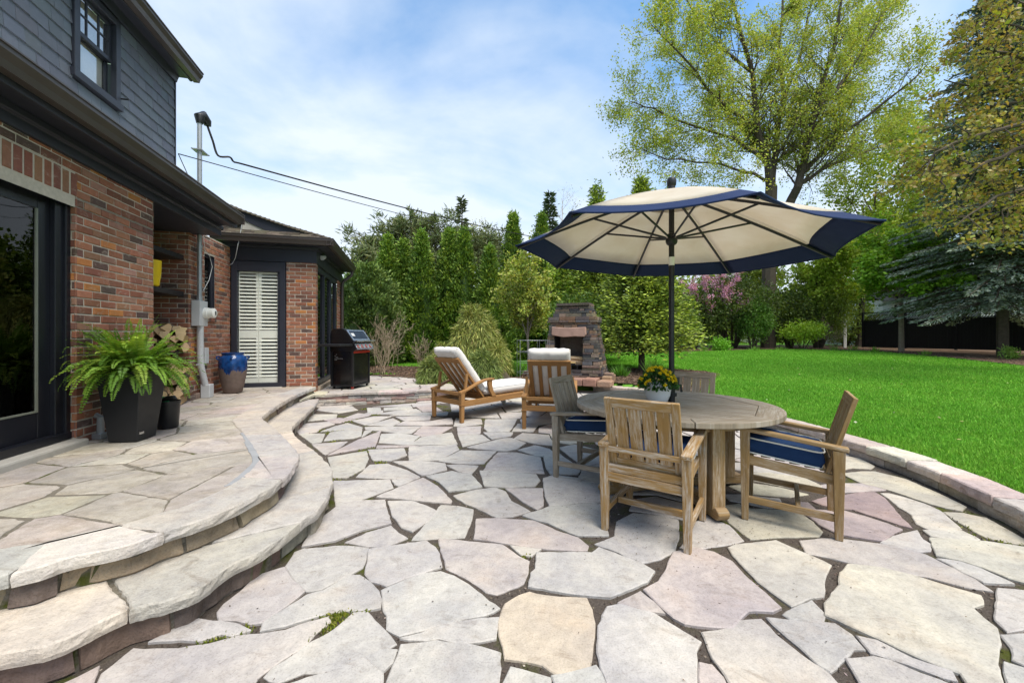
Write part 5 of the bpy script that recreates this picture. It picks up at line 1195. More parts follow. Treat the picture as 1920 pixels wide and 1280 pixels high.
# ================================================================ planter with fern, bucket, vase
pl = thing('potted_fern', 'lush Boston fern in a tall tapered black planter against the brick wall', 'potted plant', (-3.65, 3.80, TZ+.003), R(8))
def taper(mb, b, t_, z0, z1):
    vs = [(x*b, y*b, z0) for x, y in ((-1, -1), (1, -1), (1, 1), (-1, 1))]+[(x*t_, y*t_, z1) for x, y in ((-1, -1), (1, -1), (1, 1), (-1, 1))]
    mb.add(vs, [(3, 2, 1, 0), (0, 1, 5, 4), (1, 2, 6, 5), (2, 3, 7, 6), (3, 0, 4, 7)])
mb = MB(); taper(mb, .118, .182, 0, .66); vs = [(x*.182, y*.182, .66) for x, y in ((-1, -1), (1, -1), (1, 1), (-1, 1))]+[(x*.168, y*.168, .66) for x, y in ((-1, -1), (1, -1), (1, 1), (-1, 1))]+[(x*.162, y*.162, .60) for x, y in ((-1, -1), (1, -1), (1, 1), (-1, 1))]
mb.add(vs, [(i, (i+1) % 4, 4+(i+1) % 4, 4+i) for i in range(4)]+[(4+i, 4+(i+1) % 4, 8+(i+1) % 4, 8+i) for i in range(4)]+[(8, 9, 10, 11)])
M['planter'] = m_plain('matt_planter', (.014, .0145, .017), .5, .4, 0, .12, 4, .06, 300); po = mb.build('planter', M['planter'], pl, bevel=.004)
mb = MB(); mb.box(.1235, .1275, -.10, -.045, .060, .080); o = mb.build('name_plate', M['stainless'], po)

PP, DD, LL, WW, CC, NN = [], [], [], [], [], []; stems = MB()
for k in range(210):
    az = rng.uniform(0, 2*math.pi); el = rng.choice([rng.uniform(.2, .75), rng.uniform(.75, 1.4)], p=[.58, .42]); L_ = rng.uniform(.36, .60)*(1.0 if el > .7 else 1.05)
    p = np.array([math.cos(az)*rng.uniform(0, .11), math.sin(az)*rng.uniform(0, .11), .645]); d_ = np.array([math.cos(az)*math.cos(el), math.sin(az)*math.cos(el), math.sin(el)]); dr = rng.uniform(.5, 2.5); N_ = 26; pts = [p.copy()]; c0 = np.array(random.choice([(.085, .165, .02), (.115, .20, .028), (.06, .125, .016), (.16, .23, .035)]))*rng.uniform(.85, 1.15)
    for i in range(N_):
        d_ = d_+np.array([0, 0, -dr*.045*(.4+i/N_)]); d_ /= np.linalg.norm(d_); p = p+d_*L_/N_; pts.append(p.copy())
        if i < 2: continue
        sd = np.cross(d_, [0, 0, 1.]); sd /= np.linalg.norm(sd)+1e-6; nr_ = np.cross(sd, d_); t_ = i/N_; l_ = .070*min(1, t_*4+.2)*(1-t_**2.2*.9)
        for sg in (-1, 1):
            PP.append(p); v = sd*sg+d_*.35+nr_*rng.uniform(-.15, .1); DD.append(v); LL.append(l_*rng.uniform(.85, 1.1)); WW.append(.019); CC.append(c0*rng.uniform(.85, 1.2)); NN.append(nr_+rng.normal(0, .25, 3))
    if pts[-1][0]*CA-pts[-1][1]*0 < -9: pass
    stems.tube([Vector(q) for q in pts[::4]], .0022, 4, (.09, .12, .03))
P = np.array(PP); 
D = np.array(DD); nl = len(P)
wx = -.40                                             # keep the fronds out of the wall
cw, sw_ = math.cos(A-R(8)), math.sin(A-R(8)); dist = P[:, 0]*cw+P[:, 1]*sw_
P = P+np.where(dist < -.33, (-.33-dist), 0)[:, None]*np.array([cw, sw_, .3])
leaf_mesh('fern_fronds', P, D, np.array(LL), np.array(WW), np.array(CC), M['leaf'], pl, nrm=np.array(NN))
bk = thing('plastic_bucket', 'small black plastic nursery pot holding garden tools beside the planter', 'bucket', (-3.72, 4.27, TZ+.003))
mb = MB(); mb.lathe([(.085, 0), (.088, .005), (.104, .26), (.108, .262), (.109, .29), (.104, .29), (.100, .262), (.084, .02), (.01, .018)], 28); mb.build('bucket_shell', M['black'], bk, smooth=35)
tg = thing('watering_nozzle', 'green plastic spray bottle top poking out of the black nursery pot', 'spray nozzle', (-3.74, 4.26, .58))
mb = MB(); mb.tube([(0, 0, -.15), (0, 0, .05), (.0, -.02, .085), (-.03, -.03, .09)], [.03, .03, .022, .014], 10); mb.tube([(0, 0, .03), (.03, -.02, .0)], .008, 6); mb.build('nozzle_body', M['green_plastic'], tg, smooth=50)
tg = thing('hand_trowel', 'dark garden tool handle lying across the black nursery pot', 'garden tool', (-3.70, 4.24, .642))
mb = MB(); mb.tube([(-.07, -.02, .0), (0, 0, .022), (.06, .01, .025), (.085, .012, .012)], [.012, .028, .026, .012], 10); mb.build('tool_handle', M['black'], tg, smooth=60)
u_, z_ = hn(300, 516, -3.55); yb = thing('yellow_pot', 'bright yellow plastic pot standing on the middle black shelf', 'pot', (*hw(-3.44, 6.5), 2.012))
mb = MB(); mb.lathe([(.06, 0), (.085, .02), (.105, .18), (.11, .36), (.105, .36), (.10, .12), (.02, .02)], 24); mb.build('pot_shell', M['yellow'], yb, smooth=40)
vs_ = thing('ceramic_vase', 'tall brown clay jar with dripping cobalt blue glaze by the shuttered door', 'vase', (-4.90, 6.93, TZ+.002))
mb = MB(); mb.lathe([(.13, 0), (.14, .01), (.165, .12), (.195, .28), (.212, .42), (.216, .50), (.212, .56), (.20, .61), (.17, .645), (.158, .66), (.17, .685), (.172, .70), (.155, .70), (.145, .66), (.02, .60)], 48); jar = mb.build('jar', M['vase'], vs_, smooth=40)
for k in range(4):
    a = k*math.pi/2+.5; mb = MB(); mb.tube([(.185*math.cos(a), .185*math.sin(a), .635), (.235*math.cos(a), .235*math.sin(a), .63), (.235*math.cos(a), .235*math.sin(a), .60), (.20*math.cos(a), .20*math.sin(a), .575)], .014, 8); mb.build('handle', M['vase'], vs_, smooth=60)
M['drain'] = M['steel']; dn = thing('hose_bib', 'grey pipe stub low on the brick wall behind the black planter', 'pipe', (*hw(NM+.04, 4.72), TZ)); mb = MB(); mb.tube([(0, 0, 0), (0, 0, .20), (-.05, -.0, .22)], .028, 10); mb.box(-.05, .05, -.05, .05, 0, .05); mb.build('pipe', M['steel'], dn, bevel=.004)

# ================================================================ firewood
M['bark_log'] = m_plain('log_bark', (.12, .09, .065), .95, .1, 0, .5, 14, .7, 40); M['cut_wood'] = m_attr('split_wood', .85, .15, .3, 14, .35, 60)
def log(loc, rot, r, L_, label, group, split):
    mb = MB(); pts = []
    a0, sp = random.uniform(0, 6.28), random.uniform(1.7, 3.1)
    for k in range(9): a = a0+sp*k/8; pts.append((r*math.cos(a)*random.uniform(.94, 1.05), r*math.sin(a)*random.uniform(.94, 1.05)))
    am_ = a0+sp/2; pts.append((-.75*r*math.cos(am_)*random.uniform(.5, 1.1), -.75*r*math.sin(am_)*random.uniform(.5, 1.1)))
    c = vary(random.choice([(.42, .28, .15), (.36, .22, .11), (.50, .36, .21), (.30, .19, .10), (.46, .30, .14)]), .15)
    mb.prism(pts, -L_/2, L_/2, lambda p, a: (a, p[0], p[1]), c)
    if split:
        mb.C[0] = mb.C[1] = vary((.52, .38, .22), .12); bk_ = vary((.13, .095, .068), .2); mb.C[2:10] = [bk_]*8
    o_ = mb.build('firewood_log', M['cut_wood'], None, bevel=.004); o_.location = loc; o_.rotation_euler = rot; tag(o_, label, 'log', group)
    return o_
for z0, nrow, lab, grp in ((TZ+.055, 7, 'split firewood log in the pile under the lowest black shelf of the niche', 'firewood on the niche floor'), (1.13+.05, 5, 'split firewood log in the heap on the lowest black shelf of the niche', 'firewood on the shelf')):
    for r_ in range(nrow):
        for k in range(5):
            if r_ == nrow-1 and random.random() < .4: continue
            nn_ = -3.72+k*.112+.05*(r_ % 2)+random.uniform(-.015, .015); uu = 6.90+random.uniform(-.09, .03)
            x, y = hw(nn_, uu); log((x, y, z0+r_*.088+random.uniform(-.01, .01)), (random.uniform(0, 6.28), random.uniform(-.07, .07), A+math.pi/2+.36+random.uniform(-.3, .3)), random.uniform(.062, .080), random.uniform(.34, .42), lab, grp, True)

# ================================================================ stone fireplace
fpz = ground_z(0, 10)-.03; FPX, FPY, FPR = 1.62, 10.15, R(-24)
fpl = thing('stone_fireplace', 'tapered outdoor fireplace of dark stacked slate with a pink stone lintel', 'fireplace', (FPX, FPY, fpz), FPR)
SC = [(.085, .08, .078), (.12, .105, .095), (.16, .125, .10), (.065, .062, .065), (.20, .13, .085), (.24, .19, .14), (.10, .095, .10), (.15, .115, .095)]
def half_w(z): return .80-.235*min(z, 1.50)/1.5-(0.30*(z-1.5) if z > 1.5 else 0)+(.06 if 1.5 < z < 1.60 else 0)
def half_d(z): return .46-.16*min(z, 1.5)/1.5-(.30*(z-1.5) if z > 1.5 else 0)+(.05 if 1.5 < z < 1.60 else 0)
mb = MB(); z = 0
while z < 1.97:
    h = random.choice([.045, .06, .075, .09, .055]); zt = min(1.98, z+h)
    hwid, hd = half_w((z+zt)/2), half_d((z+zt)/2)
    for (ax, L_, fixed) in (('x', hwid, -hd), ('x', hwid, hd), ('y', hd, -hwid), ('y', hd, hwid)):
        s = -L_
        while s < L_-.03:
            w = random.uniform(.12, .42); e = min(L_, s+w); o_ = random.uniform(-.015, .025)
            if ax == 'x' and fixed < 0 and .33 < (z+zt)/2 < 1.22:
                hol = (-.43, .29)
                if s >= hol[0] and e <= hol[1]: s = e; continue
                if s < hol[0] < e: e = hol[0]
                elif s < hol[1] < e: s = hol[1]
            c = vary(random.choice(SC), .2); b0_, b1_ = (abs(fixed)-.16, abs(fixed)+o_); 
            lo, hi = (b0_, b1_) if fixed > 0 else (-b1_, -b0_)
            g_ = .005
            if ax == 'x': mb.box(s+g_, e-g_, lo, hi, z+.004, zt-.003, c)
            else: mb.box(lo, hi, s+g_, e-g_, z+.004, zt-.003, c)
            s = e
    z = zt
mb.build('stone_courses', M['rough_stone'], fpl, bevel=.010, seg=1)
mb = MB(); mb.box(-.42, .42, -.25, .25, 1.93, 1.99); [mb.box(-half_w(z)+.12, half_w(z)-.12, .05, half_d(z)-.1, z, z+.24) for z in (0, .24, .48, .72, .96)]; [mb.box(-half_w(z)+.12, half_w(z)-.12, -half_d(z)+.12, half_d(z)-.1, z, z+.2) for z in (1.25, 1.45, 1.65)]; mb.build('masonry_core', M['joint'], fpl)
M['pink_stone'] = m_plain('pink_stone', (.34, .215, .17), .85, .2, 0, .4, 5, .6, 40)
mb = MB(); mb.prism([(-.50, 1.19), (-.44, 1.17), (-.2, 1.13), (.1, 1.15), (.34, 1.14), (.38, 1.20), (.37, 1.38), (-.1, 1.36), (-.49, 1.39)], -.42, -.28, lambda p, a: (p[0], a, p[1])); mb.build('lintel', M['pink_stone'], fpl, bevel=.015)
M['soot'] = m_plain('soot', (.012, .011, .011), .95, .1, 0, .6, 6, .5, 30)
mb = MB(); mb.box(-.44, -.41, -.36, .2, .3, 1.22); mb.box(.28, .31, -.36, .2, .3, 1.22); mb.box(-.44, .31, .15, .19, .3, 1.22); mb.box(-.44, .31, -.36, .2, 1.20, 1.24); mb.box(-.44, .31, -.40, .2, .28, .335); mb.build('firebox', M['soot'], fpl)
mb = MB(); [mb.box(-.9+k*.33, -.9+k*.33+.315, -.92, -.48, 0, .12+random.uniform(0, .1), vary((.34, .21, .155), .15)) for k in range(6)]; [mb.box(.78, 1.0, -.5+k*.25, -.5+k*.25+.2, 0, .2+.06*(k % 2), vary((.30, .2, .14), .2)) for k in range(3)]; mb.build('hearth', M['rough_stone'], fpl, bevel=.02)
mb = MB(); [mb.tube([(x, -.36, .34), (x, -.36, .44), (x+.02, -.05, .44)], .012, 6) for x in (-.2, 0, .15)]; mb.tube([(-.28, -.3, .44), (.22, -.3, .44)], .012, 6); mb.build('grate', M['black'], fpl)
ml = Matrix.Rotation(FPR, 4, 'Z')
for k, (dx, dz) in enumerate(((-.12, .50), (.08, .51), (0, .60), (.16, .58))):
    p = ml @ Vector((dx, -.2, dz)); log((FPX+p.x, FPY+p.y, fpz+p.z), (0, .05, FPR+random.uniform(-.3, .3)), .065, .4, 'split log lying on the grate inside the stone fireplace', 'logs in the fireplace', True)
# ================================================================ trees, shrubs and plants
def base(px, Y, dz=0.): x = (px-960)/F*Y; return (x, Y, ground_z(x, Y)+dz)
def topz(py, Y): return H+(HZ-py)/F*Y
def plant(name, label, cat, loc, group=None): return thing(name, label, cat, loc, 0, group)
def fnoise(P, s, seed):                # cheap smooth 3-D lumps
    r_ = np.random.default_rng(seed); v = np.zeros(len(P))
    for k in range(5): w = r_.normal(size=3)*s*(1+.5*k); v += np.sin(P @ w+r_.uniform(0, 6.28))/(1+.5*k)
    return v/2.2
def branch_tree(mb, p, d, L, r, lev, tips, spread=.6, up=.12, nkid=4, ratio=.62, wob=.18, seg=5, kids0=.3):
    p = Vector(p); d = Vector(d).normalized(); n = 5; pts = [p.copy()]; ds = [d.copy()]
    for i in range(n):
        d = (d+Vector((random.gauss(0, wob), random.gauss(0, wob), random.gauss(0, wob)+up))*.5).normalized(); p = p+d*L/n; pts.append(p.copy()); ds.append(d.copy())
    mb.tube(pts, [r*(1-.62*i/n) for i in range(n+1)], seg if lev > 1 else 4, cap=False)
    if lev <= 1: tips.append((pts, L))
    if lev <= 0: return
    for k in range(nkid):
        t_ = kids0+(1-kids0)*(k+random.random())/nkid; i = min(n-1, int(t_*n)); q = pts[i].lerp(pts[i+1], t_*n-i); ax = ds[i]
        o_ = Vector((random.gauss(0, 1), random.gauss(0, 1), random.gauss(0, 1))); o_ = (o_-ax*o_.dot(ax)).normalized()
        branch_tree(mb, q, ax*(1-spread*.5)+o_*spread, L*ratio*random.uniform(.75, 1.15)*(1.1-.35*t_), max(.004, r*(1-.62*t_)*.6), lev-1, tips, spread, up, nkid, ratio, wob, seg, .15)
def tip_points(tips, per, sp):
    out = []
    for pts, L in tips:
        k = max(2, int(per*random.uniform(.6, 1.4)))
        for _ in range(k):
            t_ = random.random()**.7*(len(pts)-1.001); i = int(t_); q = pts[i].lerp(pts[i+1], t_-i); out.append((q.x, q.y, q.z))
    P = np.array(out); return P+rng.normal(0, sp, P.shape)
def loc_(P, o): return P-np.array(o)
def blob_points(n, c, r, seed, hollow=.55, lump=.28, s=2.2):
    u_ = rdir(n); rad = (hollow+(1-hollow)*rng.random(n)**.6); P = u_*rad[:, None]; f = 1+lump*fnoise(u_*3, s*.5, seed)
    return P*f[:, None]*np.array(r)+np.array(c), u_

# ---- arborvitae row
def arborvitae(px, Y, py_top, wpx, label, name='arborvitae', grp='arborvitae row behind the lawn strip', pal=None, n=19000, pointy=1.05):
    b = base(px, Y); h = topz(py_top, Y)-b[2]; r_ = wpx/F*Y/2; t_ = plant(name, label, 'tree', b, grp)
    mb = MB(); mb.tube([(0, 0, -.1), (.02, 0, h*.5), (0, 0, h*.9)], [.10, .07, .02], 7); mb.build('trunk', M['bark'], t_)
    ic = MB(); ic.tube([(0, 0, h*f_) for f_ in (.02, .15, .4, .65, .85, .95)], [max(.01, r_*.62*min(1, (1-f_)**pointy*1.32)) for f_ in (.02, .15, .4, .65, .85, .95)], 9, pal[0] if pal else (.03, .06, .01)); ic.build('shade_core', M['needle'], t_)  # opaque cone closing the gaps; its dark green stands in for inner crown shade
    nc = n//22; z = rng.random(nc)**1.15; th_ = rng.uniform(0, 6.28, nc); prof = np.minimum(1, (1-z)**pointy*1.32+.02)*(1-.25*(z < .06))
    rad = r_*prof*(1+.22*np.sin(th_*3+z*9+px)*.6+rng.normal(0, .10, nc))*rng.uniform(.72, 1.04, nc)
    Cc = np.c_[rad*np.cos(th_), rad*np.sin(th_), z*h*.985]; k = np.repeat(np.arange(nc), 22); o_ = np.c_[np.cos(th_), np.sin(th_), np.full(nc, .75)]
    P = Cc[k]+rng.normal(0, .075, (nc*22, 3))*np.array([1, 1, 1.2]); D = unit(o_[k]*.9+rdir(nc*22)*.9+np.array([0, 0, .2]))
    pal = pal or [(.070, .125, .020), (.088, .145, .022), (.052, .10, .017), (.12, .175, .026), (.040, .080, .015)]
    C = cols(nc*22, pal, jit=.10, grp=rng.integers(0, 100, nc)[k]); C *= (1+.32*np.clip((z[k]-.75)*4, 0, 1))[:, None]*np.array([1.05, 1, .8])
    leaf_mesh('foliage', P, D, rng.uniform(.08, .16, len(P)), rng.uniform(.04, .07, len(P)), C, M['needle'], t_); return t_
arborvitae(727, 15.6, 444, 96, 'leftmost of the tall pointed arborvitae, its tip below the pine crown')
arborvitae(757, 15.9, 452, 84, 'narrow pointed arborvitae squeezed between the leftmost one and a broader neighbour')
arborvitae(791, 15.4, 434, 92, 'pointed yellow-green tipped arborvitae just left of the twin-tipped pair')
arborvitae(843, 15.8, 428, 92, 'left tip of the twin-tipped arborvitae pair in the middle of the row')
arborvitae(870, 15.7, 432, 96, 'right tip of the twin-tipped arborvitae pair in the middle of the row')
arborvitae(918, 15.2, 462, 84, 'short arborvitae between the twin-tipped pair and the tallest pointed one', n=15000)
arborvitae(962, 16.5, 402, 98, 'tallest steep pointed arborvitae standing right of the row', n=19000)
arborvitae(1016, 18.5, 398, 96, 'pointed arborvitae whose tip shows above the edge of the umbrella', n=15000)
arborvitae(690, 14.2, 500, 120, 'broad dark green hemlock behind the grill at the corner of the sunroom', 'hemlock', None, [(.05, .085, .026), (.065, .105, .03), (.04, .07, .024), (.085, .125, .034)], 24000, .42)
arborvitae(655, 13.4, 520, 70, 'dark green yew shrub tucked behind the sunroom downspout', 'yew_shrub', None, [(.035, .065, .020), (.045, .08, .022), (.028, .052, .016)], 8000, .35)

# ---- conifers with whorled branches
def spruce(px, Y, py_top, wpx, label, pal, tipcol=None, n_whorl=26, per=9, droop=.35, leafL=.13, dens=1., z0=.06, name='spruce', bare=0., grp=None, cat='tree', seed=1, thin=.013, zj=0.):
    b = base(px, Y); h = topz(py_top, Y)-b[2]; r_ = wpx/F*Y/2; t_ = plant(name, label, cat, b, grp)
    mb = MB(); mb.tube([(0, 0, -.1), (0, 0, h*.4), (.02, .0, h*.98)], [min(.2, h*.018), min(.14, h*.012), .012], 8)
    PP, DD, CC = [], [], []
    for w in range(n_whorl):
        f = z0+(1-z0)*(w+random.random()*.6)/n_whorl; rr = r_*min(1, (1-f)*1.25+.02)*(1 if f > .16 else .75+f*1.5)
        for k in range(per):
            f = min(.985, max(z0, z0+(1-z0)*(w+random.gauss(.5, .55))/n_whorl)); rr = r_*min(1, (1-f)*1.25+.02)*(1 if f > .16 else .75+f*1.5)
            a = random.uniform(0, 6.28); L = rr*random.uniform(.55, 1.15); up_ = .55*f-.12; N_ = 5; pts = []
            for i in range(N_+1):
                s = i/N_; pts.append(Vector((math.cos(a)*L*s, math.sin(a)*L*s, h*f+L*(up_*s-droop*s*s+.16*s**3))))
            if L > .12: mb.tube(pts, [.010*h/5*(1-.8*i/N_)+.003 for i in range(N_+1)], 4, cap=False)
            m_ = max(6, int(52*L*dens+6)); s = bare+(1-bare)*rng.random(m_)**.75; pa = np.array([list(q) for q in pts]); x = s*N_; i = np.minimum(x.astype(int), N_-1); fr = (x-i)[:, None]; P = pa[i]*(1-fr)+pa[i+1]*fr
            d0 = unit(pa[i+1]-pa[i]); side = np.cross(d0, [0, 0, 1.]); sg = rng.choice([-1, 1], m_)[:, None]; wd = (.30*L*(1-s)+.05)[:, None]*rng.random((m_, 1))
            P = P+side*sg*wd+np.c_[rng.normal(0, .001+zj*.5, (m_, 2)), rng.normal(0, .001+zj, m_)-rng.random(m_)*.05-wd[:, 0]*.18]; D = d0*.75+side*sg*rng.uniform(.2, .9, (m_, 1))+rng.normal(0, .22, (m_, 3))+np.array([0, 0, -.05])
            C = cols(m_, pal, jit=.16)
            if tipcol is not None:
                e = (s > .62)[:, None] & (rng.random((m_, 1)) < .42); C = np.where(e, np.array(tipcol)*(1+rng.normal(0, .15, (m_, 1))), C)
            PP.append(P); DD.append(D); CC.append(C)
    mb.build('trunk', M['bark'], t_); P = np.concatenate(PP)
    leaf_mesh('needles', P, np.concatenate(DD), rng.uniform(.6, 1.25, len(P))*leafL, rng.uniform(.7, 1.3, len(P))*leafL*.34, np.concatenate(CC), M['needle'], t_); return t_
LG = [(.12, .165, .03), (.095, .135, .026), (.145, .195, .036), (.075, .11, .024)]
spruce(1203, 12.0, 340, 190, 'loose light green spruce with yellow new tips right of the fireplace', LG, (.27, .33, .045), 34, 24, .16, .13, 1.6, .15, 'light_spruce', zj=.15)
spruce(1118, 15.5, 352, 150, 'light green spruce behind the fireplace, its bud-topped leader above the umbrella', LG, (.24, .31, .045), 30, 18, .16, .15, 1.5, .10, 'light_spruce', zj=.18)
for px, Y, t_ in ((1115, 15.5, 352), (1200, 12., 345)): pass
spruce(866, 30, 368, 62, 'thin dark spruce spire rising behind the twin-tipped arborvitae', [(.055, .07, .038), (.07, .085, .045)], None, 26, 6, .30, .42, .45, .1, 'distant_spruce', .1)
spruce(1031, 28, 360, 78, 'dark spruce spire behind the umbrella edge beside bare branches', [(.05, .072, .042), (.065, .09, .05)], None, 26, 8, .30, .42, .55, .1, 'distant_spruce', .1)
BS = [(.12, .15, .125), (.145, .18, .155), (.09, .12, .095), (.17, .205, .18), (.075, .10, .07)]
spruce(1880, 18, -190, 330, 'large blue-grey spruce with drooping boughs in front of the black fence', BS, (.19, .225, .195), 44, 18, .40, .18, 1.5, .125, 'blue_spruce')
# ---- pine behind the hedge
def pine(px, Y, clumps, label):
    b = base(px, Y); t_ = plant('pine_tree', label, 'tree', b); mb = MB(); PP, DD = [], []; h0 = topz(470, Y)-b[2]
    mb.tube([(0, 0, 0), (.1, 0, h0*.6), (0, 0, h0)], [.25, .2, .12], 8)
    for cx_, cy_, n_, sx_, sy_ in clumps:
        for k in range(n_):
            q = Vector(at(cx_+random.gauss(0, sx_), cy_+random.gauss(0, sy_), Y))-Vector(b); q.y += random.uniform(-1.6, 1.6)
            mb.tube([(random.uniform(-.1, .1), 0, min(h0, q.z*.7)), (q.x*.6, q.y*.6, q.z*.88), q], [.05, .035, .015], 4, cap=False)
            m_ = 46; PP.append(np.array(q)+rng.normal(0, .16, (m_, 3))); D = rdir(m_); D[:, 2] = np.abs(D[:, 2])*.8+.1; DD.append(D)
    mb.build('trunk', M['bark'], t_); P = np.concatenate(PP)
    leaf_mesh('needles', P, np.concatenate(DD), rng.uniform(.28, .55, len(P)), rng.uniform(.05, .09, len(P)), cols(len(P), [(.085, .105, .042), (.065, .085, .036), (.11, .125, .05)], jit=.2), M['needle'], t_)
pine(775, 26, ((770, 425, 46, 34, 14), (740, 455, 50, 36, 16), (820, 445, 50, 36, 18), (870, 465, 40, 30, 20), (900, 490, 28, 24, 18), (780, 480, 60, 50, 22), (705, 485, 18, 14, 9)), 'broad rounded pine crown rising behind the arborvitae row')
pine(690, 23, ((697, 482, 14, 12, 5), (690, 498, 22, 16, 9), (700, 520, 24, 18, 14)), 'low tan-green pine at the end of the arborvitae row nearest the sunroom')
pine(915, 27, ((915, 455, 22, 16, 12), (905, 480, 30, 20, 16), (935, 500, 24, 20, 16)), 'sparse dark pine between the twin-tipped and the tallest arborvitae')

# ---- weeping thread-leaf cypress mound
def mound(px, Y, py_top, wpx, label, n, pal, extra=()):
    b = base(px, Y); h = topz(py_top, Y)-b[2]; r_ = wpx/F*Y/2; t_ = plant('weeping_cypress', label, 'shrub', b); PP, DD, LL, CC = [], [], [], []
    mb = MB(); mb.tube([(0, 0, -.1), (.03, 0, h*.6), (0, 0, h*.85)], [.06, .04, .015], 6)
    lobes = [(random.gauss(0, r_*.42), random.gauss(0, r_*.4), 0) for _ in range(14)]; lobes = [(x, y, h*max(.25, (1-.72*(math.hypot(x, y)/r_)**1.5))*random.uniform(.86, 1.04), r_*random.uniform(.3, .5)) for x, y, _ in lobes]+[(0, 0, h, r_*.45)]+list(extra)
    for x, y, z, rr in lobes:
        mb.tube([(0, 0, .1), (x*.6, y*.6, z*.7), (x, y, z*.9)], [.03, .02, .008], 4, cap=False); m_ = int(n/len(lobes)); a = rng.uniform(0, 6.28, m_); s = rng.random(m_)**.7
        P = np.c_[x+rr*s*np.cos(a), y+rr*s*np.sin(a), z*(1-.62*s**1.6)*rng.uniform(.8, 1.0, m_)]; D = np.c_[np.cos(a)*.6, np.sin(a)*.6, -.55-s*.5]+rng.normal(0, .28, (m_, 3)); D[s < .25, 2] += .7
        PP.append(P); DD.append(D); LL.append(rng.uniform(.12, .26, m_)); CC.append(cols(m_, pal, jit=.2))
    mb.build('trunk', M['bark'], t_); P = np.concatenate(PP); P[:, 2] = np.maximum(P[:, 2], .03)
    leaf_mesh('foliage', P, np.concatenate(DD), np.concatenate(LL), rng.uniform(.010, .022, len(P)), np.concatenate(CC), M['needle'], t_)
TH = [(.165, .185, .042), (.13, .155, .036), (.21, .225, .055), (.095, .12, .03), (.24, .235, .075)]
mound(886, 10.6, 568, 142, 'feathery olive-green weeping cypress mound behind the left lounge chair', 36000, TH)
mound(905, 9.55, 655, 72, 'small spreading olive cypress lobe at the foot of the larger mound', 9000, [(.10, .135, .035), (.12, .155, .04), (.08, .11, .03)])
mound(812, 9.5, 668, 58, 'low olive-green cypress sprout by the raised paving edge', 7000, [(.10, .135, .035), (.12, .15, .04), (.08, .105, .03)])

# ---- broadleaf trees
def leafy(name, label, b, mb, tips, per, sp, Lr, pal, wts=None, cat='tree', crown='crown', bark='bark', trans=None, flat=0., grp=None, ratio=.72, jit=.16, down=-.1):
    t_ = plant(name, label, cat, b, grp); o_ = mb.build('trunk', M[bark], t_)
    P = tip_points(tips, per, sp); n = len(P); D = rdir(n); D[:, 2] = D[:, 2]*(1-flat)+down
    L = rng.uniform(*Lr, n); cl = rng.integers(0, 1000, n); leaf_mesh(crown, P, D, L, L*ratio, cols(n, pal, wts, jit), M['leaf'], t_); return t_
def tree_simple(name, label, px, Y, py_top, wpx, pal, per=14, lev=3, Lr=(.1, .16), sp=.1, trunk=.3, bark='bark', spread=.7, up=.12, nkid=5, flat=.2, r0=None, stems=1, cat='tree', grp=None, wts=None, jit=.16, down=-.1):
    b = base(px, Y); h = topz(py_top, Y)-b[2]; w = wpx/F*Y/2; mb = MB(); tips = []; r0 = r0 or h*.018
    for s in range(stems):
        a = random.uniform(0, 6.28); o_ = Vector((math.cos(a), math.sin(a), 0))*(.12*w if stems > 1 else 0); lean = o_*.8+Vector((0, 0, 1)); top = o_*2+Vector((random.gauss(0, .05*w), random.gauss(0, .05*w), h*trunk))
        mb.tube([o_-Vector((0, 0, .1)), o_.lerp(top, .5)+Vector((random.gauss(0, .02), 0, 0)), top], [r0*1.15, r0*.95, r0*.8], 8, cap=False)
        k = 5 if stems == 1 else 3
        for i in range(k):
            aa = i/k*6.28+random.uniform(-.4, .4)+a; el = random.uniform(.25, 1.0); d_ = Vector((math.cos(aa)*math.cos(el)*w/h*2.2, math.sin(aa)*math.cos(el)*w/h*2.2, math.sin(el)+.25))
            branch_tree(mb, top*random.uniform(.8, 1), d_, math.hypot(w*.62*math.cos(el), h*(1-trunk)*.62*math.sin(el))*random.uniform(.85, 1.1), r0*.55, lev-1, tips, spread, up, nkid)
        branch_tree(mb, top, (0, 0, 1), h*(1-trunk)*.72, r0*.7, lev-1, tips, spread, up, nkid+1)
    return leafy(name, label, b, mb, tips, per, sp, Lr, pal, wts, cat, bark=bark, flat=flat, grp=grp, jit=jit, down=down)

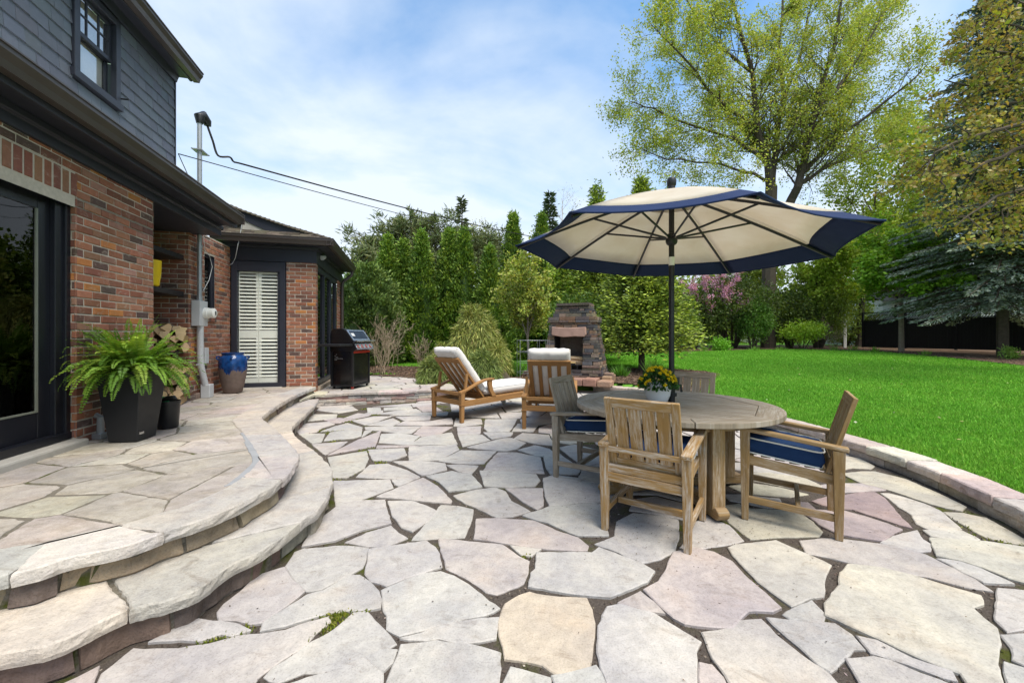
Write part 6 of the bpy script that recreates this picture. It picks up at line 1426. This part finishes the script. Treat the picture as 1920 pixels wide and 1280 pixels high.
# the big spring maple: main limbs follow the photograph, at their own depths
MY = 26.; bM = base(1440, MY)
def mpt(px, py, dy=0.): return Vector(at(px, py, MY+dy))-Vector(bM)
mb = MB(); tips = []
limbs = [([(1440, 660, 0), (1441, 540, 0), (1443, 430, 0), (1446, 350, 0)],   .40, .30),
 ([(1446, 360, 0), (1440, 300, -.3), (1418, 235, -.8), (1412, 140, -1.2), (1378, 20, -1.6), (1352, -70, -2)], .24, .04), ([(1440, 330, .1), (1425, 270, .6), (1370, 215, 1.2), (1310, 150, 1.6), (1235, 85, 2)], .14, .02),
 ([(1446, 350, 0), (1452, 290, .4), (1468, 190, .8), (1462, 80, 1), (1470, -60, 1.3)], .2, .04), ([(1475, 395, 0), (1500, 330, -.5), (1528, 215, -1), (1560, 95, -1.5), (1590, -50, -2)], .25, .04), ([(1443, 420, 0), (1475, 395, 0)], .27, .2),
 ([(1505, 320, -.5), (1545, 285, -1), (1600, 235, -1.8), (1690, 170, -2.6), (1740, 120, -3)], .14, .02), ([(1500, 345, 0), (1555, 310, 1), (1640, 280, 2), (1720, 240, 2.6)], .12, .02),
 ([(1430, 300, -.2), (1380, 265, -1), (1310, 240, -1.6), (1225, 205, -2.2), (1180, 190, -2.6)], .11, .016), ([(1420, 240, -.8), (1350, 190, -2), (1280, 110, -3), (1215, 40, -3.6)], .10, .016), ([(1528, 215, -1), (1580, 150, 0), (1640, 60, 1), (1690, -40, 2)], .12, .02),
 ([(1446, 345, 0), (1400, 320, -1), (1330, 305, -1.6), (1250, 300, -2), (1195, 275, -2.2)], .09, .014), ([(1468, 190, .8), (1500, 110, 2), (1520, 0, 3), (1530, -60, 3)], .10, .02), ([(1412, 140, -1.2), (1320, 60, -2), (1260, -40, -3)], .09, .015), ([(1470, 300, 1), (1520, 250, 3), (1600, 130, 4), (1650, 20, 4.5)], .1, .02)]
for pts, r0, r1 in limbs:
    q = [mpt(*p) for p in pts]; f = []
    for i in range(len(q)-1):
        for k in range(3): f.append(q[i].lerp(q[i+1], k/3)+Vector((random.gauss(0, .05), random.gauss(0, .05), random.gauss(0, .05)))*(1 if r0 < .3 else .2))
    f.append(q[-1]); n_ = len(f); mb.tube(f, [(r0+(r1-r0)*i/(n_-1))*1.15 for i in range(n_)], 9)
    if r0 > .255: continue
    tips.append((f[n_//2:], 1))
    L = sum((f[i+1]-f[i]).length for i in range(n_-1)); K = int(8+L*2.9)
    for k in range(K):
        t_ = .16+.84*(k+random.random())/K; i = min(n_-2, int(t_*(n_-1))); d_ = (f[i+1]-f[i]).normalized(); o_ = Vector((random.gauss(0, 1), random.gauss(0, 1), random.gauss(0, .9))); o_ = (o_-d_*o_.dot(d_)).normalized()
        branch_tree(mb, f[i], d_*.62+o_*.68+Vector((0, 0, .15)), random.uniform(1.3, 2.95)*(1.15-.45*t_), max(.012, (r0+(r1-r0)*t_)*.33), 2, tips, .62, .07, 4, .6)
leafy('maple_tree', 'huge spring maple with thin yellow-green leaves and several trunks behind the lawn', bM, mb, tips, 12.5, .15, (.085, .165), [(.24, .275, .045), (.195, .245, .038), (.29, .31, .06), (.15, .20, .03), (.27, .235, .06)], [.32, .28, .2, .12, .08], bark='bark', ratio=.62, down=-.25)
# young pale tree in its wire cage
YG = [(.24, .265, .055), (.19, .235, .04), (.29, .29, .08), (.14, .19, .03)]
tree_simple('young_tree', 'young pale yellow-green tree behind the lounge chairs, its stem inside a wire cage', 990, 11.2, 478, 122, YG, 16, 4, (.055, .10), .06, .34, 'pale_bark', .7, .12, 4, .1, .035)
cg = plant('wire_cage', 'thin wire mesh cage round the stem of the young pale tree', 'wire cage', base(1000, 9.7)); mb = MB()
for k in range(10): a = k*.628; mb.tube([(.40*math.cos(a), .40*math.sin(a), 0), (.40*math.cos(a), .40*math.sin(a), 1.05)], .003, 4)
for z in (.03, .25, .5, .75, 1.03): mb.tube([(.40*math.cos(a), .40*math.sin(a), z) for a in np.linspace(0, 6.283, 25)], .0028, 4)
mb.build('wire_mesh', M['steel'], cg)
LM = [(.13, .20, .022), (.16, .235, .028), (.10, .16, .02), (.20, .26, .04)]
tree_simple('lime_tree', 'bright lime-green leafy tree behind the fireplace', 1065, 16.5, 470, 150, LM, 26, 4, (.10, .17), .12, .18, 'bark', .75, .1, 4, .1, .06, 2)
tree_simple('lime_tree', 'bright lime-green shrub tree between the hedge and the young tree', 1030, 19, 545, 130, LM, 26, 4, (.12, .18), .12, .12, 'bark', .75, .1, 4, .1, .05, 3)
# small green tree in front of the fence
tree_simple('ornamental_tree', 'small spreading fresh green tree on a single trunk before the black fence', 1690, 21.5, 405, 235, [(.11, .21, .018), (.085, .17, .015), (.14, .25, .025), (.165, .27, .03)], 17, 4, (.13, .23), .12, .42, 'pale_bark', .78, .02, 5, .55, .115, down=-.15)
tree_simple('broadleaf_tree', 'tall yellow-green tree filling the gap between the maple and the small ornamental tree', 1610, 29, 285, 260, [(.19, .25, .03), (.15, .215, .026), (.235, .28, .045)], 20, 4, (.14, .24), .18, .30, 'bark', .7, .12, 5, .1, .2)
tree_simple('broadleaf_tree', 'yellow-green background tree behind the spruce and the ornamental tree', 1790, 32, 180, 330, [(.14, .20, .03), (.11, .17, .022), (.18, .225, .04)], 22, 4, (.2, .34), .25, .22, 'bark', .7, .12, 5, .1, .25)
tree_simple('broadleaf_tree', 'loose yellow-green tree left of the maple trunk under the umbrella edge', 1380, 30, 430, 180, [(.19, .24, .04), (.24, .27, .06), (.14, .2, .03)], 12, 4, (.14, .22), .16, .2, 'bark', .7, .1, 5, .1, .12)
tree_simple('broadleaf_tree', 'yellow-green tree with leaning stems right of the maple trunk', 1525, 26.5, 440, 150, [(.18, .25, .025), (.15, .21, .022), (.22, .28, .04)], 22, 4, (.12, .2), .14, .25, 'bark', .7, .1, 4, .1, .10, 2)
# redbud
bR = base(1345, 24.6); mb = MB(); tips = []
for ex_, ey_, dy_ in ((1268, 548, -.3), (1282, 530, .3), (1318, 518, -.4), (1352, 512, .2), (1380, 518, 0), (1292, 560, -.5), (1325, 571, -.6), (1362, 548, -.5), (1398, 566, -.3), (1345, 532, .5), (1300, 540, -.6)):
    q0, q2 = Vector((0, 0, 1.2)), Vector(at(ex_, ey_, 24.6+dy_))-Vector(bR); q1 = q0.lerp(q2, .5)+Vector((0, 0, .35)); f = [q0.lerp(q1, k/4).lerp(q1.lerp(q2, k/4), k/4) for k in range(5)]
    mb.tube(f, [.045, .035, .026, .016, .007], 5, cap=False); tips.append((f[2:], 1))
    for k in range(9): i_ = random.randint(2, 3); branch_tree(mb, f[i_].lerp(f[i_+1], random.random()), (f[4]-f[2]).normalized()+Vector((random.gauss(0, .5), random.gauss(0, .5), random.gauss(0, .12))), random.uniform(.3, .8), .008, 1, tips, .7, 0, 2, .6)
mb.tube([(0, 0, -.1), (.05, 0, .6), (0, 0, 1.25)], [.09, .07, .05], 7)
leafy('redbud_tree', 'pink flowering redbud spreading its twigs behind the umbrella pole', bR, mb, tips, 20, .07, (.06, .11), [(.40, .20, .36), (.33, .15, .30), (.46, .27, .42)])
# evergreens and shrubs along the back bed
YW = [(.040, .065, .017), (.055, .085, .02), (.032, .05, .015), (.075, .105, .02)]
def shrub(name, label, px, Y, py_top, wpx, pal, n=6000, Lr=(.07, .13), stems=6, zlow=.25, lump=.3, seed=1, grp=None, cat='shrub', Wr=.45):
    b = base(px, Y); h = topz(py_top, Y)-b[2]; w = wpx/F*Y/2; t_ = plant(name, label, cat, b, grp); mb = MB()
    for k in range(stems):
        a = k/stems*6.28+random.random(); mb.tube([(.06*w*math.cos(a), .06*w*math.sin(a), -.05), (.3*w*math.cos(a), .3*w*math.sin(a), h*.3), (.62*w*math.cos(a), .62*w*math.sin(a), h*.68)], [.022*h, .017*h, .006], 5)
    mb.build('stems', M['bark'], t_)
    nc = n//14; u_ = rdir(nc); u_[:, 2] = u_[:, 2]; f = (.5+.5*rng.random(nc)**.5)*(1+lump*fnoise(u_*2.5, 1.6, seed+int(px))); c0 = h*(zlow+(1-zlow)/2); Cc = u_*f[:, None]*np.array([w, w*.85, h*(1-zlow)/2])+np.array([0, 0, c0])
    k = np.repeat(np.arange(nc), 14); P = Cc[k]+rng.normal(0, Lr[1]*.8, (len(k), 3)); P[:, 2] = np.maximum(P[:, 2], .04); D = u_[k]*.6+rdir(len(k))+np.array([0, 0, .15]); L = rng.uniform(*Lr, len(k))
    leaf_mesh('foliage', P, D, L, L*Wr, cols(len(k), pal, jit=.12, grp=rng.integers(0, 99, nc)[k]), M['leaf'], t_); return t_
shrub('yew_shrub', 'dark spreading yew right of the redbud with several bare stems', 1372, 26, 520, 150, YW, 15000, (.12, .22), 7, .22)
shrub('yew_shrub', 'dark green yew under the redbud blossoms behind the umbrella pole', 1300, 25, 545, 110, YW, 11000, (.12, .21), 6, .22, seed=4)
shrub('yew_shrub', 'dark yew clump at the foot of the maple trunk', 1480, 26, 545, 85, YW, 9000, (.12, .21), 6, .15, seed=9)
shrub('yew_shrub', 'olive green shrub between the light spruce and the yew stems', 1255, 23, 540, 90, [(.07, .11, .02), (.09, .135, .024), (.05, .08, .018)], 9000, (.11, .19), 5, .12, seed=12)
shrub('leafy_shrub', 'fresh green upright shrub in front of the yews at the lawn edge', 1412, 24.4, 560, 62, [(.075, .15, .028), (.095, .18, .035), (.06, .12, .022)], 6000, (.10, .17), 5, .2, seed=3)
shrub('leafy_shrub', 'tangled yellow-green shrub behind the lawn to the right of the maple', 1535, 26, 540, 110, [(.11, .155, .03), (.085, .12, .026), (.14, .19, .03)], 8000, (.12, .2), 7, .25, seed=5)
shrub('leafy_shrub', 'low yellow-green shrub at the lawn edge before the maple trunk', 1505, 24, 607, 70, [(.13, .21, .02), (.16, .25, .025)], 2600, (.11, .18), 5, .45, seed=6)
shrub('leafy_shrub', 'small bright green perennial clump at the lawn edge near the umbrella pole', 1351, 22.8, 638, 26, [(.10, .25, .02), (.13, .29, .03)], 1500, (.08, .15), 4, .0, seed=7, cat='plant')
shrub('leafy_shrub', 'small round green plant in the bed before the black fence at the far right', 1893, 16.6, 652, 22, [(.10, .19, .03), (.13, .22, .04)], 900, (.05, .09), 4, .0, seed=8, cat='plant')
shrub('leafy_shrub', 'dense green shrub behind the fireplace chimney', 1085, 14, 560, 120, [(.06, .11, .018), (.08, .14, .022), (.045, .08, .016)], 11000, (.08, .15), 5, .08, seed=10)
shrub('leafy_shrub', 'dark shrub filling the gap at the end of the arborvitae row', 990, 17.5, 545, 110, [(.05, .10, .016), (.07, .125, .02), (.035, .07, .014)], 10000, (.1, .17), 5, .05, seed=13)
shrub('leafy_shrub', 'yellow-green shrub filling the gap beside the white pole and the end of the black fence', 1585, 30, 555, 95, [(.12, .17, .03), (.095, .14, .028), (.15, .2, .04)], 8000, (.13, .22), 5, .05, seed=21)
# low plants
def tuft(name, label, px, Y, hpx, wpx, pal, n, wd=.012, dry=False):
    b = base(px, Y); h = hpx/F*Y; w = wpx/F*Y/2; t_ = plant(name, label, 'plant', b)
    a = rng.uniform(0, 6.28, n); s = rng.random(n); P = np.c_[np.cos(a)*s*w*.45, np.sin(a)*s*w*.45, np.zeros(n)]; D = np.c_[np.cos(a)*s*.75, np.sin(a)*s*.75, np.ones(n)]+rng.normal(0, .12, (n, 3))
    leaf_mesh('blades', P, D, rng.uniform(.55, 1.1, n)*h, wd, cols(n, pal, jit=.15), M['leaf'], t_); return t_
DL = [(.07, .17, .02), (.09, .21, .03), (.05, .13, .018)]
tuft('daylily_clump', 'dark green strappy daylily clump right of the fireplace', 1165, 10.6, 25, 34, DL, 220, .022)
tuft('daylily_clump', 'dark green strappy clump by the wire cage and the boulder', 966, 10.6, 36, 34, DL, 260, .022)
tuft('dry_grass_clump', 'tuft of dry straw-coloured ornamental grass behind the far dining chair', 1308, 8.9, 20, 60, [(.38, .30, .17), (.30, .22, .12), (.20, .24, .07)], 240, .008)
tuft('daylily_clump', 'small green sprout between the light spruce trunk and the umbrella pole', 1228, 11.8, 26, 22, DL, 120, .016)
for px, Y, hh, lab in ((1222, 10.9, 36, 'green iris blades beside the light spruce trunk'), (1320, 22.5, 12, 'tiny green sprout in the bark bed beside the small post'), (1415, 22.8, 11, 'small pale green sprout in the bark bed under the fresh green shrub'), (1640, 22, 11, 'yellow-green tulip leaves in the bed left of the ornamental tree'), (1735, 19, 13, 'light green sprouts in the bed right of the ornamental tree'), (1600, 23.6, 11, 'yellow-green sprouts at the foot of the white pole'), (1565, 23.5, 10, 'low green sprout near the tangled shrub'), (1465, 23.6, 9, 'low green leaf clump under the low yellow-green shrub')): tuft('bed_sprout', lab, px, Y, hh, 26, [(.10, .22, .03), (.15, .26, .05)], 70, .02)
# bare shrubs behind the grill
def bare(px, Y, py_top, wpx, label, k=9):
    b = base(px, Y); h = topz(py_top, Y)-b[2]; w = wpx/F*Y/2; t_ = plant('bare_shrub', label, 'shrub', b); mb = MB()
    for i in range(k):
        a = random.uniform(0, 6.28); branch_tree(mb, (random.gauss(0, .08), random.gauss(0, .08), -.05), (math.cos(a)*w/h*.9, math.sin(a)*w/h*.7, 1), h*random.uniform(.5, .85), .0085, 3, [], .55, .1, 3, .5, .2, 5, .25)
    mb.build('branches', M['twig'], t_)
bare(715, 11.3, 580, 100, 'leafless tan twiggy shrub right behind the grill', 14); bare(790, 12.6, 622, 60, 'low leafless twiggy shrub between the grill and the cypress mound', 12); bare(735, 12.3, 560, 60, 'taller thin leafless shrub in front of the hemlock', 5)
bare(1560, 24.5, 590, 70, 'bare-branched shrub at the lawn edge before the white pole', 10)
tree_simple('bare_tree', 'pale leafless tree far behind beside the spruce spire', 1062, 40, 372, 90, [(.20, .19, .13), (.16, .17, .10)], 2, 4, (.1, .16), .1, .3, 'twig', .6, .2, 5)
tree_simple('bare_tree', 'hazy budding tree far behind the arborvitae row', 920, 42, 425, 80, [(.30, .29, .16), (.25, .26, .13)], 4, 4, (.14, .22), .1, .3, 'twig', .6, .2, 5)
# ---- golden maple overhanging from the right
bG = (16.0, 11.0, ground_z(16, 11)); mb = MB(); tips = []
mb.tube([(0, 0, -.1), (-.1, 0, 2.2), (-.3, -.2, 4.5), (-.4, -.2, 8)], [.34, .28, .22, .12], 10)
def gpt(px, py, Y): return Vector(at(px, py, Y))-Vector(bG)
glimbs = [[(2050, 150, 10.5), (1950, 120, 10.2), (1860, 95, 9.8), (1790, 70, 9.4)], [(2050, 250, 10.5), (1960, 265, 10), (1880, 290, 9.6), (1800, 330, 9.3), (1745, 350, 9.2)], [(2060, 360, 10), (1960, 345, 9.6), (1870, 370, 9.2), (1790, 425, 9.0)], [(2060, 230, 9.8), (1950, 225, 9.5), (1850, 250, 9.2), (1760, 285, 9.0), (1735, 300, 9)], [(2060, 30, 11), (1940, 130, 10.6), (1850, 160, 10.2), (1770, 150, 10)],
 [(2050, 60, 10), (1960, 20, 9.8), (1880, -5, 9.4), (1800, -30, 9.2)],
 [(2060, 330, 11), (1980, 350, 10.6), (1910, 380, 10.2), (1850, 410, 10)], [(2050, 180, 11.5), (1950, 190, 11.2), (1860, 200, 10.8), (1790, 195, 10.6)], [(2060, 110, 12), (1960, 70, 12), (1880, 40, 11.8), (1820, 30, 11.6)], [(2060, 270, 11.8), (1960, 320, 11.4), (1880, 250, 11), (1800, 260, 10.8)]]
for pts in glimbs:
    q = [Vector((-.35, -.2, random.uniform(3.5, 6.5)))]+[gpt(*p) for p in pts]; f = []
    for i in range(len(q)-1):
        for k in range(3): f.append(q[i].lerp(q[i+1], k/3)+Vector((random.gauss(0, .03), random.gauss(0, .03), random.gauss(0, .03))))
    f.append(q[-1]); n_ = len(f); mb.tube(f, [.09+(.012-.09)*i/(n_-1) for i in range(n_)], 6); tips.append((f[n_//2:], 1))
    for k in range(20):
        t_ = .3+.7*(k+random.random())/20; i = min(n_-2, int(t_*(n_-1))); d_ = (f[i+1]-f[i]).normalized(); o_ = Vector((random.gauss(0, 1), random.gauss(0, 1), random.gauss(0, .8))); o_ = (o_-d_*o_.dot(d_)).normalized()
        branch_tree(mb, f[i], d_*.6+o_*.7+Vector((0, 0, -.05)), random.uniform(.5, 1.0), .016, 2, tips, .65, -.03, 3, .6)
leafy('golden_maple', 'maple with bronze-gold young leaves overhanging from beyond the right edge', bG, mb, tips, 5.0, .06, (.07, .13), [(.20, .165, .04), (.18, .17, .035), (.25, .205, .065), (.15, .17, .03), (.20, .13, .04)], None, ratio=.7, flat=.1, down=-.35)
# ================================================================ things further off
bd = plant('boulder', 'pale rounded boulder in the bed beside the weeping cypress', 'boulder', base(933, 10.3)); mb = MB(); vs = []; ns_ = 10
prof = [(.30*math.cos(R(90*k/7)), .34*math.sin(R(90*k/7))) for k in range(7)]+[(.02, .34)]; mb.lathe(prof, 18); o_ = mb.build('rock', M['rough_stone'], bd, smooth=60)
for v in o_.data.vertices: k = 1+.22*noise.noise(v.co*3.1); v.co.x *= k*1.1; v.co.y *= k*.8; v.co.z *= k
o_.data.attributes['Col'].data.foreach_set('color', np.tile([.42, .36, .27, 1], (len(o_.data.polygons), 1)).ravel())
gp = plant('garden_post', 'short dark post with a small box top in the back bed', 'garden lamp', base(1322, 22.6)); mb = MB(); mb.tube([(0, 0, 0), (0, 0, .72)], .03, 8); mb.build('post', M['black'], gp); mb = MB(); mb.box(-.15, .15, -.13, .13, .70, .78); mb.box(-.1, .1, -.09, .09, .78, .86); mb.build('lamp_head', M['black'], gp)
wp_ = plant('white_pole', 'thin white pole standing between the shrubs and the black fence', 'pole', base(1583, 26)); mb = MB(); mb.tube([(0, 0, 0), (0, 0, 2.3)], .055, 10); mb.tube([(.12, 0, 0), (.12, 0, 1.9)], .03, 8); mb.build('pole_tube', M['white'], wp_, smooth=50)
# black fence with lattice
fa, fb = Vector((base(1618, 27.5)[0], 27.5, 0)), Vector((27.2, 17.5, 0)); fd = fb-fa; FL = fd.length
fn = thing('black_fence', 'tall black board fence with open lattice top at the back of the lawn', 'fence', (fa.x, fa.y, ground_z(0, 27)), math.atan2(fd.y, fd.x)); mb = MB(); x = 0
while x < FL: mb.box(x, min(FL, x+.138), -.012+random.uniform(-.003, .003), .012, .04, 1.86); x += .143
mb.box(0, FL, .013, .05, .3, .38); mb.box(0, FL, .013, .05, 1.7, 1.78); mb.build('board_panel', M['fence_black'], fn)
mb = MB(); mb.box(0, FL, -.03, .03, 1.865, 1.91); mb.box(0, FL, -.03, .03, 2.37, 2.42); mb.build('rail', M['fence_black'], fn)
mb = MB(); x = -.46
while x < FL:
    for sg in (1, -1):
        x0, x1 = (x, x+.46) if sg > 0 else (x+.46, x); z0, z1 = 1.91, 2.37
        if max(x0, x1) <= FL and min(x0, x1) >= 0: mb.bar((x0, .006*sg, z0), (x1, .006*sg, z1), .01, .042, up=(-1, 0, 1))
    x += .115
mb.build('lattice', M['fence_black'], fn)
for k in range(int(FL/2.4)+1): mb = MB(); mb.box(k*2.4-.05, k*2.4+.05, -.055, .055, 0, 2.46); mb.build('post', M['fence_black'], fn)
# neighbouring houses
M['shingle_grey'] = m_plain('grey_shingles', (.15, .145, .14), .9, .1, 0, .35, 3, .5, 30)
def neighbour(name, label, px, Y, wpx, py_eave, py_ridge, wins, rz=0.):
    b = base(px, Y); w = wpx/F*Y/2; he = topz(py_eave, Y)-b[2]; hr = topz(py_ridge, Y)-b[2]; t_ = thing(name, label, 'house', b, rz); mb = MB(); mb.box(-w, w, 0, 7, -.3, he); mb.build('wall', M['siding'], t_)
    mb = MB(); mb.prism([(-.5, he-.02), (3.5, hr), (7.5, he-.02), (7.5, he-.2), (3.5, hr-.2), (-.5, he-.2)], -w-.4, w+.4, lambda p, a: (a, p[0], p[1])); mb.build('roof', M['shingle_grey'], t_)
    for x, z0, ww, hh in wins: o_ = bx('window', [(x-ww/2-.08, x+ww/2+.08, -.06, -.001, z0-.08, z0+hh+.08)], M['white'], t_, 0); bx('pane', [(x-ww/2, x+ww/2, -.075, -.062, z0, z0+hh)], M['enamel'], o_, 0)
neighbour('neighbour_house', 'white sided house with grey roof half hidden behind the ornamental tree', 1735, 33, 160, 562, 520, ((-2.2, 2.2, .9, 1.2), (1.5, 2.2, .9, 1.2)))
neighbour('neighbour_house', 'white sided house with grey roof behind the blue spruce and the fence', 1935, 27, 190, 545, 505, ((-2.0, 2.0, 1.3, .9), (1.5, 2.0, 1.0, .9)))
neighbour('neighbour_house', 'small white house glimpsed far off between the maple and the redbud', 1400, 48, 70, 545, 500, ((0, 4.2, 1.2, 1.4),))
# pool and its picket fence glimpsed behind the young tree
def poly_flat(name, pts, z, mat, kind='structure'):
    bm = bmesh.new(); f = bm.faces.new([bm.verts.new((x, y, z)) for x, y in pts]); bmesh.ops.triangulate(bm, faces=[f]); bmesh.ops.recalc_face_normals(bm, faces=bm.faces); me = bpy.data.meshes.new(name); bm.to_mesh(me); bm.free(); return tag(link(name, me, mat), kind=kind)
M['pool'] = m_plain('pool_water', (.08, .34, .50), .12, .5, 0, .15, 2); pw = plant('pool_wall', 'pale blue swimming pool side glimpsed through the young tree', 'pool', base(1000, 26)); mb = MB(); mb.box(-2.2, 2.6, 0, 4, -.1, .62); mb.build('pool_shell', M['pool'], pw); mb = MB(); mb.box(-2.4, 2.8, -.25, 4.2, .62, .72); mb.build('coping', M['white'], pw)
pf = plant('metal_fence', 'thin black metal picket fence in front of the pool', 'fence', base(1010, 20)); mb = MB(); [mb.tube([(-3.2+k*.13, 0, 0), (-3.2+k*.13, 0, 1.05)], .011, 4) for k in range(52)]; mb.build('pickets', M['black'], pf); mb = MB(); mb.box(-3.2, 3.5, -.015, .015, .93, .96); mb.box(-3.2, 3.5, -.015, .015, .10, .13); mb.build('rail', M['black'], pf)
# lawn edging
def edging(label, pts):
    t_ = thing('lawn_edging', label, 'edging', (0, 0, 0)); mb = MB(); q = [Vector((x, y, ground_z(x, y)+.03)) for x, y in pts]; mb.tube(q, .022, 6); mb.build('edging_strip', M['black'], t_)
edging('black plastic edging strip along the back edge of the lawn', [G(x, y) for x, y in ((1540, 656), (1640, 659), (1780, 672), (1920, 687), (2060, 705))])
edging('short black edging strip between the mulch bed and the cypress grass', [G(x, y) for x, y in ((905, 666), (950, 663), (1000, 661))])
edging('short piece of black edging in the grass beside the low stone wall', [(4.06, 3.05), (4.5, 3.28), (5.2, 3.5)])
# bark chips on the beds
n = 9000; Q = []
for B in (BED_NEAR, BED_GRILL):
    q = np.array(B); gx = rng.uniform(q[:, 0].min(), q[:, 0].max(), n); gy = rng.uniform(q[:, 1].min(), q[:, 1].max(), n); ok = inside_np(gx, gy, B); Q.append(np.c_[gx[ok], gy[ok]])
gx = rng.uniform(2, 22, n); gy = rng.uniform(14, 26, n); ok = inside_np(gx, gy, BED_BACK); Q.append(np.c_[gx[ok], gy[ok]])
Q = np.concatenate(Q); n = len(Q); P = np.c_[Q, .13+np.clip((Q[:, 1]-6.5)*.021, 0, .4)+.045]; D = np.c_[rng.normal(size=(n, 2)), rng.uniform(-.1, .4, n)]
tag(leaf_mesh('bark_chips', P, D, rng.uniform(.03, .10, n), rng.uniform(.012, .03, n), cols(n, [(.17, .11, .07), (.10, .065, .045), (.26, .185, .13), (.06, .04, .03)], jit=.2), M['rough_stone']), kind='stuff')
n = 60; gx = rng.uniform(3.5, 16, n); gy = rng.uniform(3.5, 18, n); ok = bladed(gx, gy) & (gx > 4.2); gx, gy = gx[ok], gy[ok]; n = len(gx)
tag(leaf_mesh('leaf_litter', np.c_[gx, gy, .185+np.clip((gy-6.5)*.021, 0, .4)], np.c_[rng.normal(size=(n, 2)), rng.uniform(0, .3, n)], .045, .03, cols(n, [(.42, .40, .30), (.30, .22, .12)]), M['leaf']), kind='stuff')
# service wires
def wire(label, pts, r):
    t_ = thing('power_line', label, 'power line', (0, 0, 0)); mb = MB(); q = []
    for i in range(len(pts)-1):
        a, b, c, d = pts[max(i-1, 0)], pts[i], pts[i+1], pts[min(i+2, len(pts)-1)]
        for j in range(5): s_ = j/5; q.append(.5*(2*b+(c-a)*s_+(2*a-5*b+4*c-d)*s_*s_+(3*b-a-3*c+d)*s_**3))
    mb.tube(q+[pts[-1]], r, 6); mb.build('wire', M['cable'], t_, smooth=60)
def sagw(a, b, s, n=28): return [a.lerp(b, k/n)+Vector((0, 0, -s*4*(k/n)*(1-k/n))) for k in range(n+1)]
e = at(1165, 455, 32.); w0 = Vector(hw(xm+.10, um+.18)+(4.28,)); wh = Vector(hw(xm+.05, um+.1)+(4.74,))
wire('thick twisted service line from the mast on the roof to beyond the trees', [wh, wh+Vector((.05, .05, -.22)), wh+Vector((.1, .1, -.44)), wh+Vector((.22, .2, -.42)), w0+Vector((.2, .2, .0))]+sagw(w0+Vector((.3, .3, .0)), e, .55), .016)
e2 = at(1165, 470, 32.); c0 = Vector(hw(UW+.04, UE+.03)+(3.86,))
wire('thin cable from the corner of the shingled wall to beyond the trees', sagw(c0, e2, .55), .007)
wire('thin black wire hanging from the shingled corner down to the gutter', [c0, Vector(hw(xm+.05, um-.03)+(3.35,))], .006)
up_ = plant('utility_pole', 'wooden utility pole hidden among the trees where the wires end', 'utility pole', (e.x, 32., ground_z(0, 32))); mb = MB(); mb.tube([(0, 0, 0), (0, 0, 9.3-.5)], [.16, .12], 10); mb.build('pole_shaft', M['bark'], up_)

# far woods seen through the gaps and unseen reflected greenery, one mass
PP, CC = [], []
for k in range(390):
    px = random.uniform(560, 2150); Yd = random.uniform(38, 62); x = (px-960)/F*Yd; hh = random.uniform(3.5, 7.5)*(1.25 if px > 1250 else .95); m_ = 170
    if k >= 330: x, Yd, hh = random.uniform(24, 30), random.uniform(-6, 14), random.uniform(5, 9)  # off-frame blobs beyond the right edge, added for the door glass to reflect
    P = rdir(m_)*np.array([2.6, 2.2, hh/2])*(.5+.5*rng.random((m_, 1))**.5)+np.array([x, Yd, hh/2+.2]); PP.append(P); c = np.array(random.choice([(.11, .16, .03), (.085, .13, .025), (.15, .20, .035), (.065, .095, .022), (.18, .22, .05)])); CC.append(c*(1+rng.normal(0, .2, (m_, 1))))
P = np.concatenate(PP); n = len(P)
tag(leaf_mesh('far_and_reflected_woods', P, rdir(n), rng.uniform(.4, .8, n), rng.uniform(.25, .45, n), np.concatenate(CC), M['leaf']), kind='stuff')
